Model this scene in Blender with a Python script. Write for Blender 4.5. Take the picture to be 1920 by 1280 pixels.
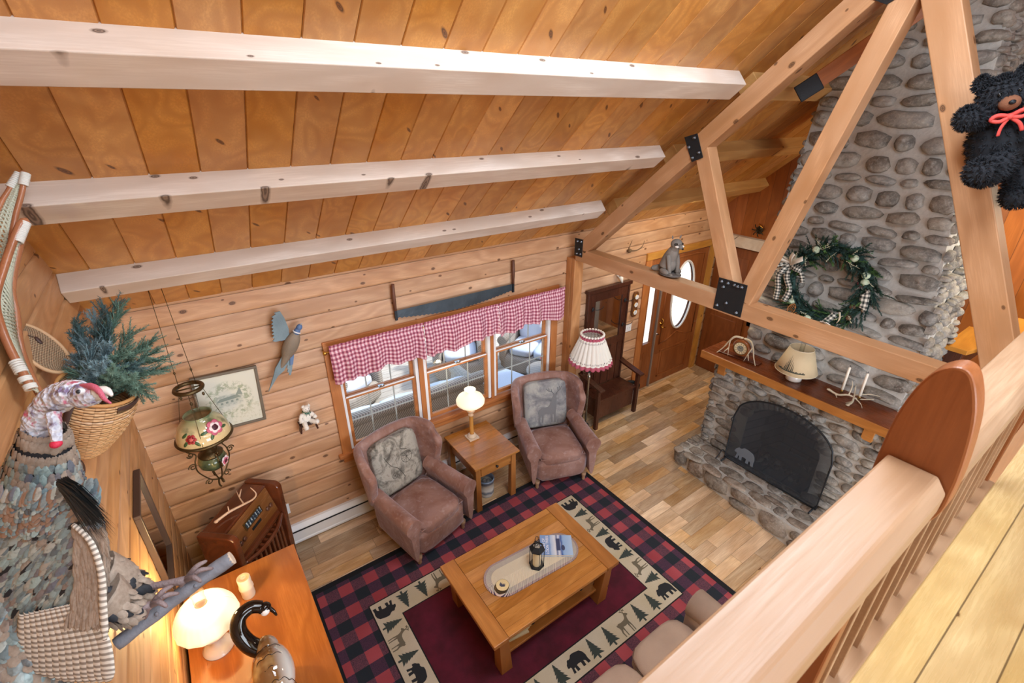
import bpy, math, random
from mathutils import Vector, Matrix, Euler
for _o in list(bpy.data.objects): bpy.data.objects.remove(_o)
SC = bpy.context.scene; COL = SC.collection
PI = math.pi; RNG = random.Random(7)
# ---------------------------------------------------------------- camera, world, lights, exposure
YAW, PITCH, ROLL, FPX = math.radians(35.26), math.radians(25.86), math.radians(0.083), 899.76
_f = Vector((math.sin(YAW)*math.cos(PITCH), math.cos(YAW)*math.cos(PITCH), -math.sin(PITCH)))
_r = Vector((math.cos(YAW), -math.sin(YAW), 0)); _u = _r.cross(_f)
_r, _u = _r*math.cos(ROLL)+_u*math.sin(ROLL), -_r*math.sin(ROLL)+_u*math.cos(ROLL)
CAMP = Vector((0, 0, 4))
cd = bpy.data.cameras.new('camera'); cam = bpy.data.objects.new('camera', cd); COL.objects.link(cam)
cam.matrix_world = Matrix(((_r.x, _u.x, -_f.x, 0), (_r.y, _u.y, -_f.y, 0), (_r.z, _u.z, -_f.z, 4.0), (0, 0, 0, 1)))
cd.sensor_width = 36; cd.sensor_fit = 'HORIZONTAL'; cd.lens = FPX/1920*36
cd.clip_start = 0.02; cd.clip_end = 200
cd.dof.use_dof = True; cd.dof.focus_distance = 3.4; cd.dof.aperture_fstop = 9
SC.camera = cam
SC.view_settings.view_transform = 'Standard'; SC.view_settings.look = 'None'
SC.view_settings.gamma = 1; SC.view_settings.use_curve_mapping = False
SC.view_settings.exposure = 0.55
SC.cycles.max_bounces = 7; SC.cycles.diffuse_bounces = 4; SC.cycles.glossy_bounces = 3
SC.cycles.transparent_max_bounces = 12; SC.cycles.caustics_reflective = False; SC.cycles.caustics_refractive = False
SC.cycles.sample_clamp_indirect = 6
W = bpy.data.worlds.new('sky'); SC.world = W; W.use_nodes = True
_n = W.node_tree.nodes; _l = W.node_tree.links; _n.clear()
_sky = _n.new('ShaderNodeTexSky'); _sky.sky_type = 'NISHITA'; _sky.sun_disc = False
_sky.sun_elevation = math.radians(38); _sky.sun_rotation = math.radians(150); _sky.air_density = 1.6; _sky.dust_density = 4
_bg = _n.new('ShaderNodeBackground'); _bg.inputs['Strength'].default_value = 0.40
_wo = _n.new('ShaderNodeOutputWorld'); _l.new(_sky.outputs[0], _bg.inputs[0]); _l.new(_bg.outputs[0], _wo.inputs[0])

def lamp(name, kind, loc, energy, color=(1, 1, 1), size=1.0, size_y=None, target=None, spread=None):
    ld = bpy.data.lights.new(name, kind); ld.energy = energy; ld.color = color
    if kind == 'AREA':
        ld.size = size
        if size_y: ld.shape = 'RECTANGLE'; ld.size_y = size_y
        if spread: ld.spread = spread
    elif kind == 'POINT': ld.shadow_soft_size = size
    elif kind == 'SUN': ld.angle = size
    o = bpy.data.objects.new(name, ld); COL.objects.link(o); o.location = loc
    if target is not None:
        o.rotation_euler = (Vector(target)-Vector(loc)).to_track_quat('-Z', 'Y').to_euler()
    return o
# added fill lamps without a window or fixture of their own, and the sun on the deck
lamp('loft_rear_fill', 'AREA', (1.6, -3.0, 3.75), 115, (.80, .90, 1), 4.5, 1.4, (2.0, 3.4, 2.9))  # unseen area fill added behind the camera; the rear wall is solid
lamp('lower_rear_fill', 'AREA', (2.4, -3.3, 1.35), 175, (.80, .90, 1), 4.0, 1.6, (2.4, 3.2, 2.2))  # low fill added from the rear to brighten the lower room and ceiling
lamp('loft_overhead_fill', 'AREA', (0.9, -0.9, 5.1), 45, (.84, .92, 1), 1.2, 1.2, (1.6, 2.6, 1.5))  # added overhead fill above the loft, no fixture modelled
lamp('living_room_fill', 'AREA', (2.0, .9, 5.25), 85, (.84, .92, 1), 1.6, 1.0, (2.0, 1.9, 0))  # added from above to lift the floor and rug, fixture not shown
lamp('hall_fill', 'AREA', (5.2, 3.2, 2.95), 14, (1, .86, .62), .7, .7, (5.4, 3.3, 0))  # warm fill added over the hall, no lamp hangs there
lamp('stair_fill', 'AREA', (6.2, 0.2, 3.6), 28, (1, .88, .66), .6, .6, (6.2, 1.5, 2))  # small warm fill added by the stairs, unseen source
lamp('outdoor_sun', 'SUN', (0, 20, 20), 3.0, (1, .97, .92), math.radians(4), None, None).rotation_euler = (math.radians(12), math.radians(38), 0)

# ---------------------------------------------------------------- mesh helper
class M:
    def __init__(s): s.v = []; s.f = []; s.m = []; s.s = []; s.T = Matrix.Identity(4)
    def at(s, loc=(0, 0, 0), rot=(0, 0, 0), sc=None):
        s.T = Matrix.Translation(loc) @ Euler(rot).to_matrix().to_4x4()
        if sc: s.T = s.T @ Matrix.Diagonal((*sc, 1))
        return s
    def frame(s, o, x, y, z):
        s.T = Matrix(((x[0], y[0], z[0], o[0]), (x[1], y[1], z[1], o[1]), (x[2], y[2], z[2], o[2]), (0, 0, 0, 1))); return s
    def add(s, vs, fs, m=0, smooth=False):
        b = len(s.v); s.v += [tuple(s.T @ Vector(p)) for p in vs]
        for f in fs: s.f.append(tuple(b+i for i in f)); s.m.append(m); s.s.append(smooth)
        return b
    def box(s, x0, x1, y0, y1, z0, z1, m=0):
        s.add([(x0, y0, z0), (x1, y0, z0), (x1, y1, z0), (x0, y1, z0), (x0, y0, z1), (x1, y0, z1), (x1, y1, z1), (x0, y1, z1)],
              [(0, 3, 2, 1), (4, 5, 6, 7), (0, 1, 5, 4), (1, 2, 6, 5), (2, 3, 7, 6), (3, 0, 4, 7)], m)
    def taper(s, a, b, z0, z1, m=0, sh=(0, 0)):   # a,b half sizes at z0/z1
        s.add([(-a[0], -a[1], z0), (a[0], -a[1], z0), (a[0], a[1], z0), (-a[0], a[1], z0),
               (sh[0]-b[0], sh[1]-b[1], z1), (sh[0]+b[0], sh[1]-b[1], z1), (sh[0]+b[0], sh[1]+b[1], z1), (sh[0]-b[0], sh[1]+b[1], z1)],
              [(0, 3, 2, 1), (4, 5, 6, 7), (0, 1, 5, 4), (1, 2, 6, 5), (2, 3, 7, 6), (3, 0, 4, 7)], m)
    def prism(s, pts, d0, d1, m=0, plane='xy', smooth=False):
        mp = {'xy': lambda a, b, c: (a, b, c), 'xz': lambda a, b, c: (a, c, b), 'yz': lambda a, b, c: (c, a, b)}[plane]
        n = len(pts); vs = [mp(a, b, d0) for a, b in pts]+[mp(a, b, d1) for a, b in pts]
        s.add(vs, [tuple(range(n-1, -1, -1)), tuple(range(n, 2*n))], m)
        b = len(s.v)-2*n
        for i in range(n):
            j = (i+1) % n; s.f.append((b+i, b+j, b+n+j, b+n+i)); s.m.append(m); s.s.append(smooth)
    def lathe(s, prof, n=24, m=0, caps=True, smooth=True, rib=0, ribn=0, ms=None):
        b0 = len(s.v)
        for r, z in prof:
            for k in range(n):
                a = 2*PI*k/n; q = r*(1+rib*math.cos(ribn*a)) if rib else r
                s.v.append(tuple(s.T @ Vector((q*math.cos(a), q*math.sin(a), z))))
        for i in range(len(prof)-1):
            for k in range(n):
                j = (k+1) % n
                s.f.append((b0+i*n+k, b0+i*n+j, b0+(i+1)*n+j, b0+(i+1)*n+k)); s.m.append(ms[i] if ms else m); s.s.append(smooth)
        if caps:
            if prof[0][0] > 1e-4: s.f.append(tuple(b0+k for k in range(n-1, -1, -1))); s.m.append(ms[0] if ms else m); s.s.append(False)
            if prof[-1][0] > 1e-4: s.f.append(tuple(b0+(len(prof)-1)*n+k for k in range(n))); s.m.append(ms[-1] if ms else m); s.s.append(False)
    def tube(s, pts, r, n=8, m=0, caps=True, closed=False, flat=1.0, up=None):
        pts = [Vector(p) for p in pts]; k = len(pts)
        rs = r if isinstance(r, (list, tuple)) else [r]*k
        b0 = len(s.v); prev = None
        for i, p in enumerate(pts):
            if closed: t = pts[(i+1) % k]-pts[i-1]
            else: t = pts[min(i+1, k-1)]-pts[max(i-1, 0)]
            if t.length < 1e-9: t = Vector((0, 0, 1))
            t.normalize()
            if prev is None:
                a = Vector(up) if up else (Vector((0, 0, 1)) if abs(t.z) < .9 else Vector((1, 0, 0)))
                x = (a-t*a.dot(t)).normalized()
            else: x = (prev-t*prev.dot(t)).normalized()
            prev = x; y = t.cross(x)
            for j in range(n):
                a = 2*PI*j/n
                s.v.append(tuple(s.T @ (p+x*(rs[i]*math.cos(a))+y*(rs[i]*flat*math.sin(a)))))
        for i in range(k if closed else k-1):
            i2 = (i+1) % k
            for j in range(n):
                j2 = (j+1) % n
                s.f.append((b0+i*n+j, b0+i*n+j2, b0+i2*n+j2, b0+i2*n+j)); s.m.append(m); s.s.append(True)
        if caps and not closed:
            s.f.append(tuple(b0+j for j in range(n-1, -1, -1))); s.m.append(m); s.s.append(False)
            s.f.append(tuple(b0+(k-1)*n+j for j in range(n))); s.m.append(m); s.s.append(False)
    def ell(s, c, r, m=0, n=14, k=9, rot=(0, 0, 0), fn=None):
        R = Euler(rot).to_matrix(); b0 = len(s.v)
        for i in range(k+1):
            ph = -PI/2+PI*i/k
            for j in range(n):
                a = 2*PI*j/n; d = Vector((math.cos(ph)*math.cos(a), math.cos(ph)*math.sin(a), math.sin(ph)))
                q = fn(d) if fn else 1
                s.v.append(tuple(s.T @ (Vector(c)+R @ Vector((d.x*r[0]*q, d.y*r[1]*q, d.z*r[2]*q)))))
        for i in range(k):
            for j in range(n):
                j2 = (j+1) % n
                s.f.append((b0+i*n+j, b0+i*n+j2, b0+(i+1)*n+j2, b0+(i+1)*n+j)); s.m.append(m); s.s.append(True)
    def grid(s, fn, nu, nv, m=0, smooth=True, flip=False):
        b0 = len(s.v)
        for j in range(nv+1):
            for i in range(nu+1): s.v.append(tuple(s.T @ Vector(fn(i/nu, j/nv))))
        for j in range(nv):
            for i in range(nu):
                a = b0+j*(nu+1)+i; q = (a, a+1, a+nu+2, a+nu+1)
                s.f.append(q[::-1] if flip else q); s.m.append(m(i, j) if callable(m) else m); s.s.append(smooth)
    def obj(s, name, mats, parent=None, bevel=0, seg=2, sub=0, loc=None, rot=None, solid=0, merge=False, disp=None):
        me = bpy.data.meshes.new(name); me.from_pydata(s.v, [], s.f)
        if not isinstance(mats, (list, tuple)): mats = [mats]
        for k in mats: me.materials.append(k)
        me.polygons.foreach_set('material_index', s.m); me.polygons.foreach_set('use_smooth', s.s)
        me.update()
        o = bpy.data.objects.new(name, me); COL.objects.link(o)
        if parent: o.parent = parent
        if loc: o.location = loc
        if rot: o.rotation_euler = rot
        if merge: w = o.modifiers.new('w', 'WELD'); w.merge_threshold = .0005
        if solid: q = o.modifiers.new('s', 'SOLIDIFY'); q.thickness = solid; q.offset = 0
        if bevel: q = o.modifiers.new('b', 'BEVEL'); q.width = bevel; q.segments = seg; q.limit_method = 'ANGLE'; q.angle_limit = .6; q.harden_normals = False
        if sub: q = o.modifiers.new('u', 'SUBSURF'); q.levels = sub; q.render_levels = sub
        if disp:
            t = bpy.data.textures.new(name, 'CLOUDS'); t.noise_scale = disp[1]; q = o.modifiers.new('d', 'DISPLACE'); q.texture = t; q.strength = disp[0]; q.texture_coords = 'LOCAL'; q.mid_level = .5
        return o
def tag(o, label=None, cat=None, group=None, kind=None):
    if label: o['label'] = label
    if cat: o['category'] = cat
    if group: o['group'] = group
    if kind: o['kind'] = kind
    return o
def thing(name, label, cat, loc=(0, 0, 0), rz=0, group=None, rot=None):
    o = bpy.data.objects.new(name, None); o.empty_display_size = .05; COL.objects.link(o); o.location = loc
    o.rotation_euler = rot if rot else (0, 0, rz)
    return tag(o, label, cat, group)
def struct(o): o['kind'] = 'structure'; return o
def kids(r): return [o for o in bpy.data.objects if o.parent == r]
def dup(root, loc=None, rz=None, label=None, group=None):
    def cp(o, par):
        c = o.copy(); COL.objects.link(c)
        if par: c.parent = par
        for k in kids(o):
            if k != c: cp(k, c)
        return c
    r = cp(root, None)
    if loc is not None: r.location = loc
    if rz is not None: r.rotation_euler = (0, 0, rz)
    if label: r['label'] = label
    if group: r['group'] = group
    return r
def arc(cx, cy, r, a0, a1, n, ry=None):
    return [(cx+r*math.cos(math.radians(a0+(a1-a0)*i/n)), cy+(ry or r)*math.sin(math.radians(a0+(a1-a0)*i/n))) for i in range(n+1)]
def spl(pts, n=6):   # catmull-rom through points
    P = [Vector(p) for p in pts]; out = []
    for i in range(len(P)-1):
        p0 = P[max(i-1, 0)]; p1 = P[i]; p2 = P[i+1]; p3 = P[min(i+2, len(P)-1)]
        for k in range(n):
            t = k/n; out.append(.5*((2*p1)+(p2-p0)*t+(2*p0-5*p1+4*p2-p3)*t*t+(3*p1-p0-3*p2+p3)*t**3))
    out.append(P[-1]); return out
# ---------------------------------------------------------------- materials
def S(h):
    h = h.lstrip('#'); c = [int(h[i:i+2], 16)/255 for i in (0, 2, 4)]
    return tuple(x/12.92 if x <= .04045 else ((x+.055)/1.055)**2.4 for x in c)+(1,)
class N:
    def __init__(s, name):
        s.mt = bpy.data.materials.new(name); s.mt.use_nodes = True; s.t = s.mt.node_tree; s.t.nodes.clear()
        s.out = s.n('ShaderNodeOutputMaterial'); s.bs = s.n('ShaderNodeBsdfPrincipled'); s.l(s.bs, 0, s.out, 0)
    def n(s, k, **kw):
        q = s.t.nodes.new(k)
        for a, b in kw.items(): setattr(q, a, b)
        return q
    def l(s, a, ao, b, bi): s.t.links.new(a.outputs[ao], b.inputs[bi])
    def put(s, x, b, bi):
        if isinstance(x, tuple) and len(x) == 2 and not isinstance(x[0], (int, float)): s.l(x[0], x[1], b, bi)
        else: b.inputs[bi].default_value = x
    def math(s, op, a, b=0.0, c=None, clamp=False):
        q = s.n('ShaderNodeMath', operation=op, use_clamp=clamp); s.put(a, q, 0); s.put(b, q, 1)
        if c is not None: s.put(c, q, 2)
        return (q, 0)
    def comb(s, x, y, z):
        q = s.n('ShaderNodeCombineXYZ'); s.put(x, q, 0); s.put(y, q, 1); s.put(z, q, 2); return (q, 0)
    def xyz(s, gen='Object'):
        tc = s.n('ShaderNodeTexCoord'); q = s.n('ShaderNodeSeparateXYZ'); s.l(tc, gen, q, 0); return (q, 0), (q, 1), (q, 2), (tc, gen)
    def noise(s, vec, scale=5, detail=3, rough=.5, dist=0, dim='3D'):
        q = s.n('ShaderNodeTexNoise'); q.noise_dimensions = dim
        if vec: s.put(vec, q, 'Vector')
        q.inputs['Scale'].default_value = scale; q.inputs['Detail'].default_value = detail; q.inputs['Roughness'].default_value = rough; q.inputs['Distortion'].default_value = dist
        return (q, 0)
    def vor(s, vec, scale=5, feat='F1', rand=1, out='Distance'):
        q = s.n('ShaderNodeTexVoronoi'); q.feature = feat; s.put(vec, q, 'Vector'); q.inputs['Scale'].default_value = scale; q.inputs['Randomness'].default_value = rand
        return (q, out)
    def ramp(s, fac, stops, interp='LINEAR'):
        q = s.n('ShaderNodeValToRGB'); cr = q.color_ramp; cr.interpolation = interp
        while len(cr.elements) < len(stops): cr.elements.new(.5)
        for e, (p, c) in zip(cr.elements, stops): e.position = p; e.color = c if isinstance(c, tuple) else S(c)
        s.put(fac, q, 0); return (q, 0)
    def mix(s, f, a, b, mode='MIX'):
        q = s.n('ShaderNodeMix', data_type='RGBA', blend_type=mode); s.put(f, q, 0); s.put(a, q, 6); s.put(b, q, 7); return (q, 2)
    def mr(s, v, a, b, c=0.0, d=1.0):
        q = s.n('ShaderNodeMapRange'); s.put(v, q, 0)
        for i, k in enumerate((a, b, c, d)): q.inputs[i+1].default_value = k
        return (q, 0)
    def wn(s, x, y=0.0, z=0.0, out='Value'):
        q = s.n('ShaderNodeTexWhiteNoise'); q.noise_dimensions = '3D'; s.put(s.comb(x, y, z), q, 0); return (q, out)
    def bump(s, h, st=.3, d=.01):
        q = s.n('ShaderNodeBump'); q.inputs['Strength'].default_value = st; q.inputs['Distance'].default_value = d; s.put(h, q, 'Height'); s.l(q, 0, s.bs, 'Normal')
    def fin(s, color=None, rough=.5, metal=0.0, **kw):
        if color is not None: s.put(color, s.bs, 'Base Color')
        s.put(rough, s.bs, 'Roughness'); s.put(metal, s.bs, 'Metallic')
        for k, v in kw.items(): s.put(v, s.bs, k)
        return s.mt
def plain(name, h, rough=.5, metal=0.0, bump=0, bscale=200, var=0, **kw):
    q = N(name); x, y, z, v = q.xyz(); c = S(h)
    if var:
        n1 = q.noise(v, 6, 4); c = q.mix(q.mr(n1, .3, .7, 0, var), c, tuple(k*.45 for k in c[:3])+(1,))
    if bump: q.bump(q.noise(v, bscale, 3), bump, .004)
    return q.fin(c, rough, metal, **kw)
def wood(name, light, mid, dark, axis=0, board=None, bax=1, plank=None, knots=.5, rough=.42, grain=1.0, var=.35, seam=0.0, off=0.0, kscale=3.0, coat=0.0, tint=None):
    q = N(name); X = q.xyz(); al = X[axis]; o = [X[i] for i in range(3) if i != axis]
    rnd = (q.n('ShaderNodeValue'), 0); rnd[0].outputs[0].default_value = .37
    ob = q.n('ShaderNodeObjectInfo'); orn = (ob, 'Random')
    if board:
        idx = q.math('FLOOR', q.math('DIVIDE', q.math('ADD', X[bax], off), board)); rnd = q.wn(idx, 3.3, 1.1)
        if plank:
            al2 = q.math('ADD', al, q.math('MULTIPLY', rnd, 9.0)); pi = q.math('FLOOR', q.math('DIVIDE', al2, plank)); rnd = q.wn(idx, pi, 5.5)
    r2 = q.wn(rnd, orn, 7.7); sh = q.math('MULTIPLY', q.math('ADD', rnd, orn), 23.0)
    def vec(ka, kb): 
        p = [None]*3; p[axis] = q.math('ADD', q.math('MULTIPLY', al, ka), sh); j = 0
        for i in range(3):
            if i != axis: p[i] = q.math('ADD', q.math('MULTIPLY', X[i], kb), sh); j += 1
        return q.comb(*p)
    warp = q.noise(vec(.55, 2.2), 1.6, 2, .5, .4)
    ring = q.math('SINE', q.math('MULTIPLY', warp, 46.0*grain)); ring = q.mr(ring, -1, 1, 0, 1)
    fine = q.noise(vec(1.3, 26), 5, 4, .6)
    blot = q.noise(vec(.9, 2.5), 1.8, 3, .5)
    base = q.mix(q.mr(blot, .3, .7), S(mid), S(light))
    base = q.mix(q.math('MULTIPLY', ring, q.mr(fine, .3, .7, .1, .42)), base, S(dark))
    base = q.mix(q.mr(fine, .62, .42, 0, .22), base, S(dark))
    if var:
        hs = q.n('ShaderNodeHueSaturation'); q.put(q.mr(r2, 0, 1, 1-var*.75, 1+var*.35), hs, 'Value'); q.put(q.mr(rnd, 0, 1, 1-var*.25, 1+var*.2), hs, 'Saturation'); q.put(base, hs, 'Color'); base = (hs, 0)
    if knots:
        oo = [X[i] for i in range(3) if i != axis]; kv = q.comb(q.math('ADD', q.math('MULTIPLY', al, .6), sh), q.math('ADD', q.math('ADD', oo[0], oo[1]), sh), 0.0); vd = q.vor(kv, kscale); vd[0].voronoi_dimensions = '2D'; vc = (vd[0], 'Color'); sx = q.n('ShaderNodeSeparateXYZ'); q.put(vc, sx, 0)
        on = q.math('LESS_THAN', (sx, 0), knots); rad = q.mr((sx, 1), 0, 1, .018*kscale/2, .038*kscale/2)
        dn = q.math('ADD', vd, q.math('MULTIPLY', q.noise(vec(9, 9), 3, 2), .03)); kk = q.math('DIVIDE', dn, rad)
        core = q.math('MULTIPLY', q.mr(kk, 1.25, .8, 0, .88), on); halo = q.math('MULTIPLY', q.mr(kk, 3.2, 1.0, 0, .35), on)
        base = q.mix(halo, base, S(mid)); kc = q.mix(q.mr(q.math('SINE', q.math('MULTIPLY', kk, 14.0)), -1, 1, 0, .6), (.045, .02, .012, 1), S(dark))
        base = q.mix(core, base, kc)
    if seam and board:
        fr = q.math('FRACT', q.math('DIVIDE', q.math('ADD', X[bax], off), board)); e = q.math('MINIMUM', fr, q.math('SUBTRACT', 1.0, fr))
        sm = q.mr(e, seam/board*.4, seam/board, 1, 0)
        if plank:
            f2 = q.math('FRACT', q.math('DIVIDE', al2, plank)); e2 = q.math('MINIMUM', f2, q.math('SUBTRACT', 1.0, f2)); sm = q.math('MAXIMUM', sm, q.mr(e2, seam/plank*.4, seam/plank, 1, 0))
        base = q.mix(q.math('MULTIPLY', sm, .75), base, (.05, .022, .01, 1))
    q.bump(fine, .12, .003)
    m = q.fin(base, q.mr(fine, .3, .7, rough-.06, rough+.1))
    if coat: q.bs.inputs['Coat Weight'].default_value = coat; q.bs.inputs['Coat Roughness'].default_value = .15
    return m
PINE_CEIL = wood('pine_ceiling', '#E0A862', '#CC8C45', '#935526', axis=1, board=.215, bax=0, off=.24+2.15, knots=.6, rough=.36, var=.28, kscale=3.8)
LOG_X = wood('log_pine', '#DDB592', '#C99A72', '#935F3A', axis=0, board=.158, bax=2, knots=.7, rough=.5, var=.22, kscale=4.6, seam=.0035)
LOG_Y = wood('log_pine_side', '#DDAF80', '#C89560', '#91592E', axis=1, board=.158, bax=2, knots=.6, rough=.5, var=.22, kscale=4.2, seam=.0045)
BEAM = wood('sanded_beam', '#EBE4DC', '#DFD0C2', '#AE9682', axis=0, knots=.75, rough=.6, var=.12, kscale=5.2, grain=.6)
TRUSS = wood('truss_fir', '#D3A882', '#C18F62', '#946538', axis=0, knots=.6, rough=.5, var=.12, kscale=4.6, grain=.7)
FLOOR = wood('hickory_floor', '#EED3AE', '#D6AC7A', '#94643A', axis=0, board=.125, bax=1, plank=.62, knots=.10, rough=.27, var=.6, seam=.002, grain=1.2, kscale=3.0)
LOFT = wood('loft_pine_floor', '#DFC791', '#CCAE72', '#A67E45', axis=0, board=.129, bax=1, off=.004, knots=.45, rough=.25, var=.15, seam=.003, kscale=3.0)
RAILW = wood('rail_pine', '#B89A7C', '#A07C5C', '#7A5838', axis=0, knots=.35, rough=.4, var=.1, grain=.5, kscale=3.0)
OAK = wood('golden_oak', '#C98A46', '#B07030', '#7C4718', axis=0, knots=.12, rough=.33, var=.15, kscale=4)
OAKY = wood('golden_oak_cross', '#C98A46', '#B07030', '#7C4718', axis=1, knots=.1, rough=.33, var=.15, kscale=4)
OAKZ = wood('golden_oak_upright', '#C08040', '#A5682C', '#75431A', axis=2, knots=.1, rough=.38, var=.15, kscale=4)
OAKP = wood('oak_planks', '#CF9450', '#B87B3C', '#7C4718', axis=0, board=.118, bax=1, knots=.15, rough=.3, var=.25, seam=.0015, kscale=3)
TRIMW = wood('window_pine', '#CF8B50', '#B97038', '#8A4A1E', axis=0, knots=.15, rough=.4, var=.1)
TRIMZ = wood('window_pine_upright', '#CF8B50', '#B97038', '#8A4A1E', axis=2, knots=.15, rough=.4, var=.1)
DOORW = wood('door_wood', '#A9683A', '#8F5026', '#5E2F14', axis=2, knots=.12, rough=.35, var=.1)
DARKW = wood('dark_oak', '#5A3222', '#45241A', '#25110C', axis=2, knots=.05, rough=.3, var=.1)
WALNUT = wood('radio_walnut', '#7A4022', '#5F2C16', '#331509', axis=0, knots=.0, rough=.16, var=.1, grain=.6, coat=.5)
WALNUT2 = wood('radio_veneer', '#8E5F38', '#77491F', '#4A2A12', axis=0, knots=.0, rough=.2, var=.1, coat=.5)
CHERRY = wood('cabinet_top', '#CC7F3A', '#B5682A', '#7E3F18', axis=1, knots=.2, rough=.13, var=.1, kscale=2.5, coat=.3)
MANTELW = wood('mantel_top', '#8A4A26', '#713716', '#42200D', axis=1, knots=.1, rough=.25, var=.1)
MANTELF = wood('mantel_edge', '#C98944', '#B6742F', '#80481A', axis=1, knots=.35, rough=.4, var=.1, kscale=4)
YPINE = wood('stair_pine', '#E0A040', '#CF8A2C', '#9A5F1A', axis=0, knots=.3, rough=.35, var=.15)
WALLB = wood('vertical_boards', '#B9703A', '#A25C2A', '#6F3A17', axis=2, board=.16, bax=1, knots=.45, rough=.45, var=.3, seam=.003, kscale=3)
BLACKM = plain('black_iron', '#2A2E33', .5, .6, .3, 120)
WHITE = plain('white_vinyl', '#E9EAEC', .45)
SILVER = plain('nickel', '#C9C9C9', .25, 1)
BRASS = plain('aged_brass', '#8A6E40', .3, .9)
GOLD = plain('bright_brass', '#D9A850', .22, 1)
# ---------------------------------------------------------------- the room
WY, LX, RX, S85 = 4.167, -.61, 6.87, .85
def ceil_z(y): return 2.711+S85*(WY-y) if y > -.05 else 2.711+S85*(WY+.05)-S85*(-.05-y)
def logprof(z, h=.158):
    t = (z/h) % 1.0; e = min(t, 1-t)*h
    return .014*max(0, 1-e/.007) + .0015*(2*t-1)**2
def logwall(m, fn, a0, a1, z0, z1, h=.158, flip=False):   # fn(a, z, depth) -> point
    zs = []; k = math.floor(z0/h)
    while k*h < z1+.001:
        for q in (0, .003, .010, .03, .074, .118, .138, .145):
            z = k*h+q
            if z0 < z < z1: zs.append(z)
        k += 1
    zs = [z0]+zs+[z1]
    vs = []; fs = []
    for z in zs: vs += [fn(a0, z, logprof(z, h)), fn(a1, z, logprof(z, h))]
    for i in range(len(zs)-1):
        q = (2*i, 2*i+1, 2*i+3, 2*i+2); fs.append(q[::-1] if flip else q)
    m.add(vs, fs, 0, True)
m = M(); m.box(-.9, 7.2, -3.8, 4.5, -.12, 0); struct(m.obj('floor', FLOOR))
OPEN = [(.90, 3.56, .80, 2.06), (5.26, 6.70, 0.0, 2.13)]
m = M(); bk = lambda a, z, d: (a, WY+d, z)
for a0, a1, z0, z1 in ((LX, .90, 0, 2.85), (3.56, 5.26, 0, 2.85), (6.70, RX, 0, 2.85), (.90, 3.56, 0, .80), (.90, 3.56, 2.06, 2.85), (5.26, 6.70, 2.13, 2.85)):
    logwall(m, bk, a0, a1, z0, z1); m.box(a0-.0, a1, WY+.03, WY+.2, z0, z1)
struct(m.obj('wall_back', LOG_X))
m = M(); lf = lambda a, z, d: (LX-d, a, z)
logwall(m, lf, -3.7, WY+.02, 0, 6.3, flip=True); m.box(LX-.2, LX-.03, -3.7, WY+.2, 0, 6.3)
struct(m.obj('wall_left', LOG_Y))
m = M(); m.box(RX, RX+.15, -3.7, WY+.2, 0, 6.3); struct(m.obj('wall_right', WALLB))
m = M(); m.box(LX-.2, RX+.15, -3.75, -3.6, 0, 6.3); struct(m.obj('wall_front', LOG_X))
# roof boards with their V-joints
m = M(); x = -.67; bw = .215
while x < RX+.1:
    for (y0, y1) in ((WY+.1, -.05), (-.05, -3.7)):
        p = [(x, 0.010), (x+.004, 0.0), (x+bw-.006, 0.0), (x+bw, .012)]
        vs = [(a, y0, ceil_z(y0)+d) for a, d in p]+[(a, y1, ceil_z(y1)+d) for a, d in p]
        m.add(vs, [(0, 1, 5, 4), (1, 2, 6, 5), (2, 3, 7, 6)])
    x += bw
for (y0, y1) in ((WY+.3, -.05), (-.05, -3.8)):
    vs = [(a, y, ceil_z(y)+d) for d in (.015, .2) for a, y in ((LX-.3, y0), (RX+.3, y0), (RX+.3, y1), (LX-.3, y1))]
    m.add(vs, [(0, 1, 2, 3), (4, 5, 6, 7), (0, 1, 5, 4), (2, 3, 7, 6), (1, 2, 6, 5), (3, 0, 4, 7)])
struct(m.obj('ceiling', PINE_CEIL))
# loft deck and its edge
m = M(); m.box(LX, 4.0, -3.6, .098, 2.52, 2.6); struct(m.obj('floor_loft', LOFT))
m = M(); m.box(LX, 2.52, .098, .165, 2.40, 2.612); struct(m.obj('trim_1', RAILW, bevel=.004))
m = M(); m.box(LX, 4.0, .02, .16, 2.2, 2.40); m.box(3.74, 3.9, -3.6, .02, 2.2, 2.5); struct(m.obj('trim_2', TRUSS))
# beams -------------------------------------------------
def beam(name, p0, p1, w, h, mat, parent=None, up=(0, 0, 1), bevel=.006, ext0=0, ext1=0, cut=None):
    p0, p1 = Vector(p0), Vector(p1); d = (p1-p0); L = d.length; d.normalize(); up = Vector(up)
    y = up.cross(d).normalized(); z = d.cross(y)
    m = M(); n = 6
    for i in range(n): pass
    m.box(-ext0, L+ext1, -w/2, w/2, -h/2, h/2)
    o = m.obj(name, mat, parent, bevel=bevel)
    B_ = Matrix(((d.x, y.x, z.x, p0.x), (d.y, y.y, z.y, p0.y), (d.z, y.z, z.z, p0.z), (0, 0, 0, 1)))
    o.matrix_basis = Matrix.Translation(-Vector(parent.location)) @ B_ if parent else B_
    return o
nrm = Vector((0, -S85, -1)).normalized()       # into the room, square to the roof
def purlin(x0, x1, y, label, dy=.13):
    z = ceil_z(y); m = M(); L = x1-x0; U = (-.762*.155, .648*.155); D = (-.648*.12, -.762*.12); E_ = (.648*.012, .762*.012)
    m.prism([E_, D, (D[0]-U[0], D[1]-U[1]), (E_[0]-U[0], E_[1]-U[1])], 0, L, plane='yz')
    o = m.obj('ceiling_beam', BEAM if x0 < 3 else YB, bevel=.005, loc=(x0, y, z))
    tag(o, label, 'beam', None); return o
YB = wood('beam_beyond_truss', '#E2B878', '#CE9A58', '#8F5E2C', axis=0, knots=.5, rough=.5, var=.1, kscale=3.2, grain=.6)
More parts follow.
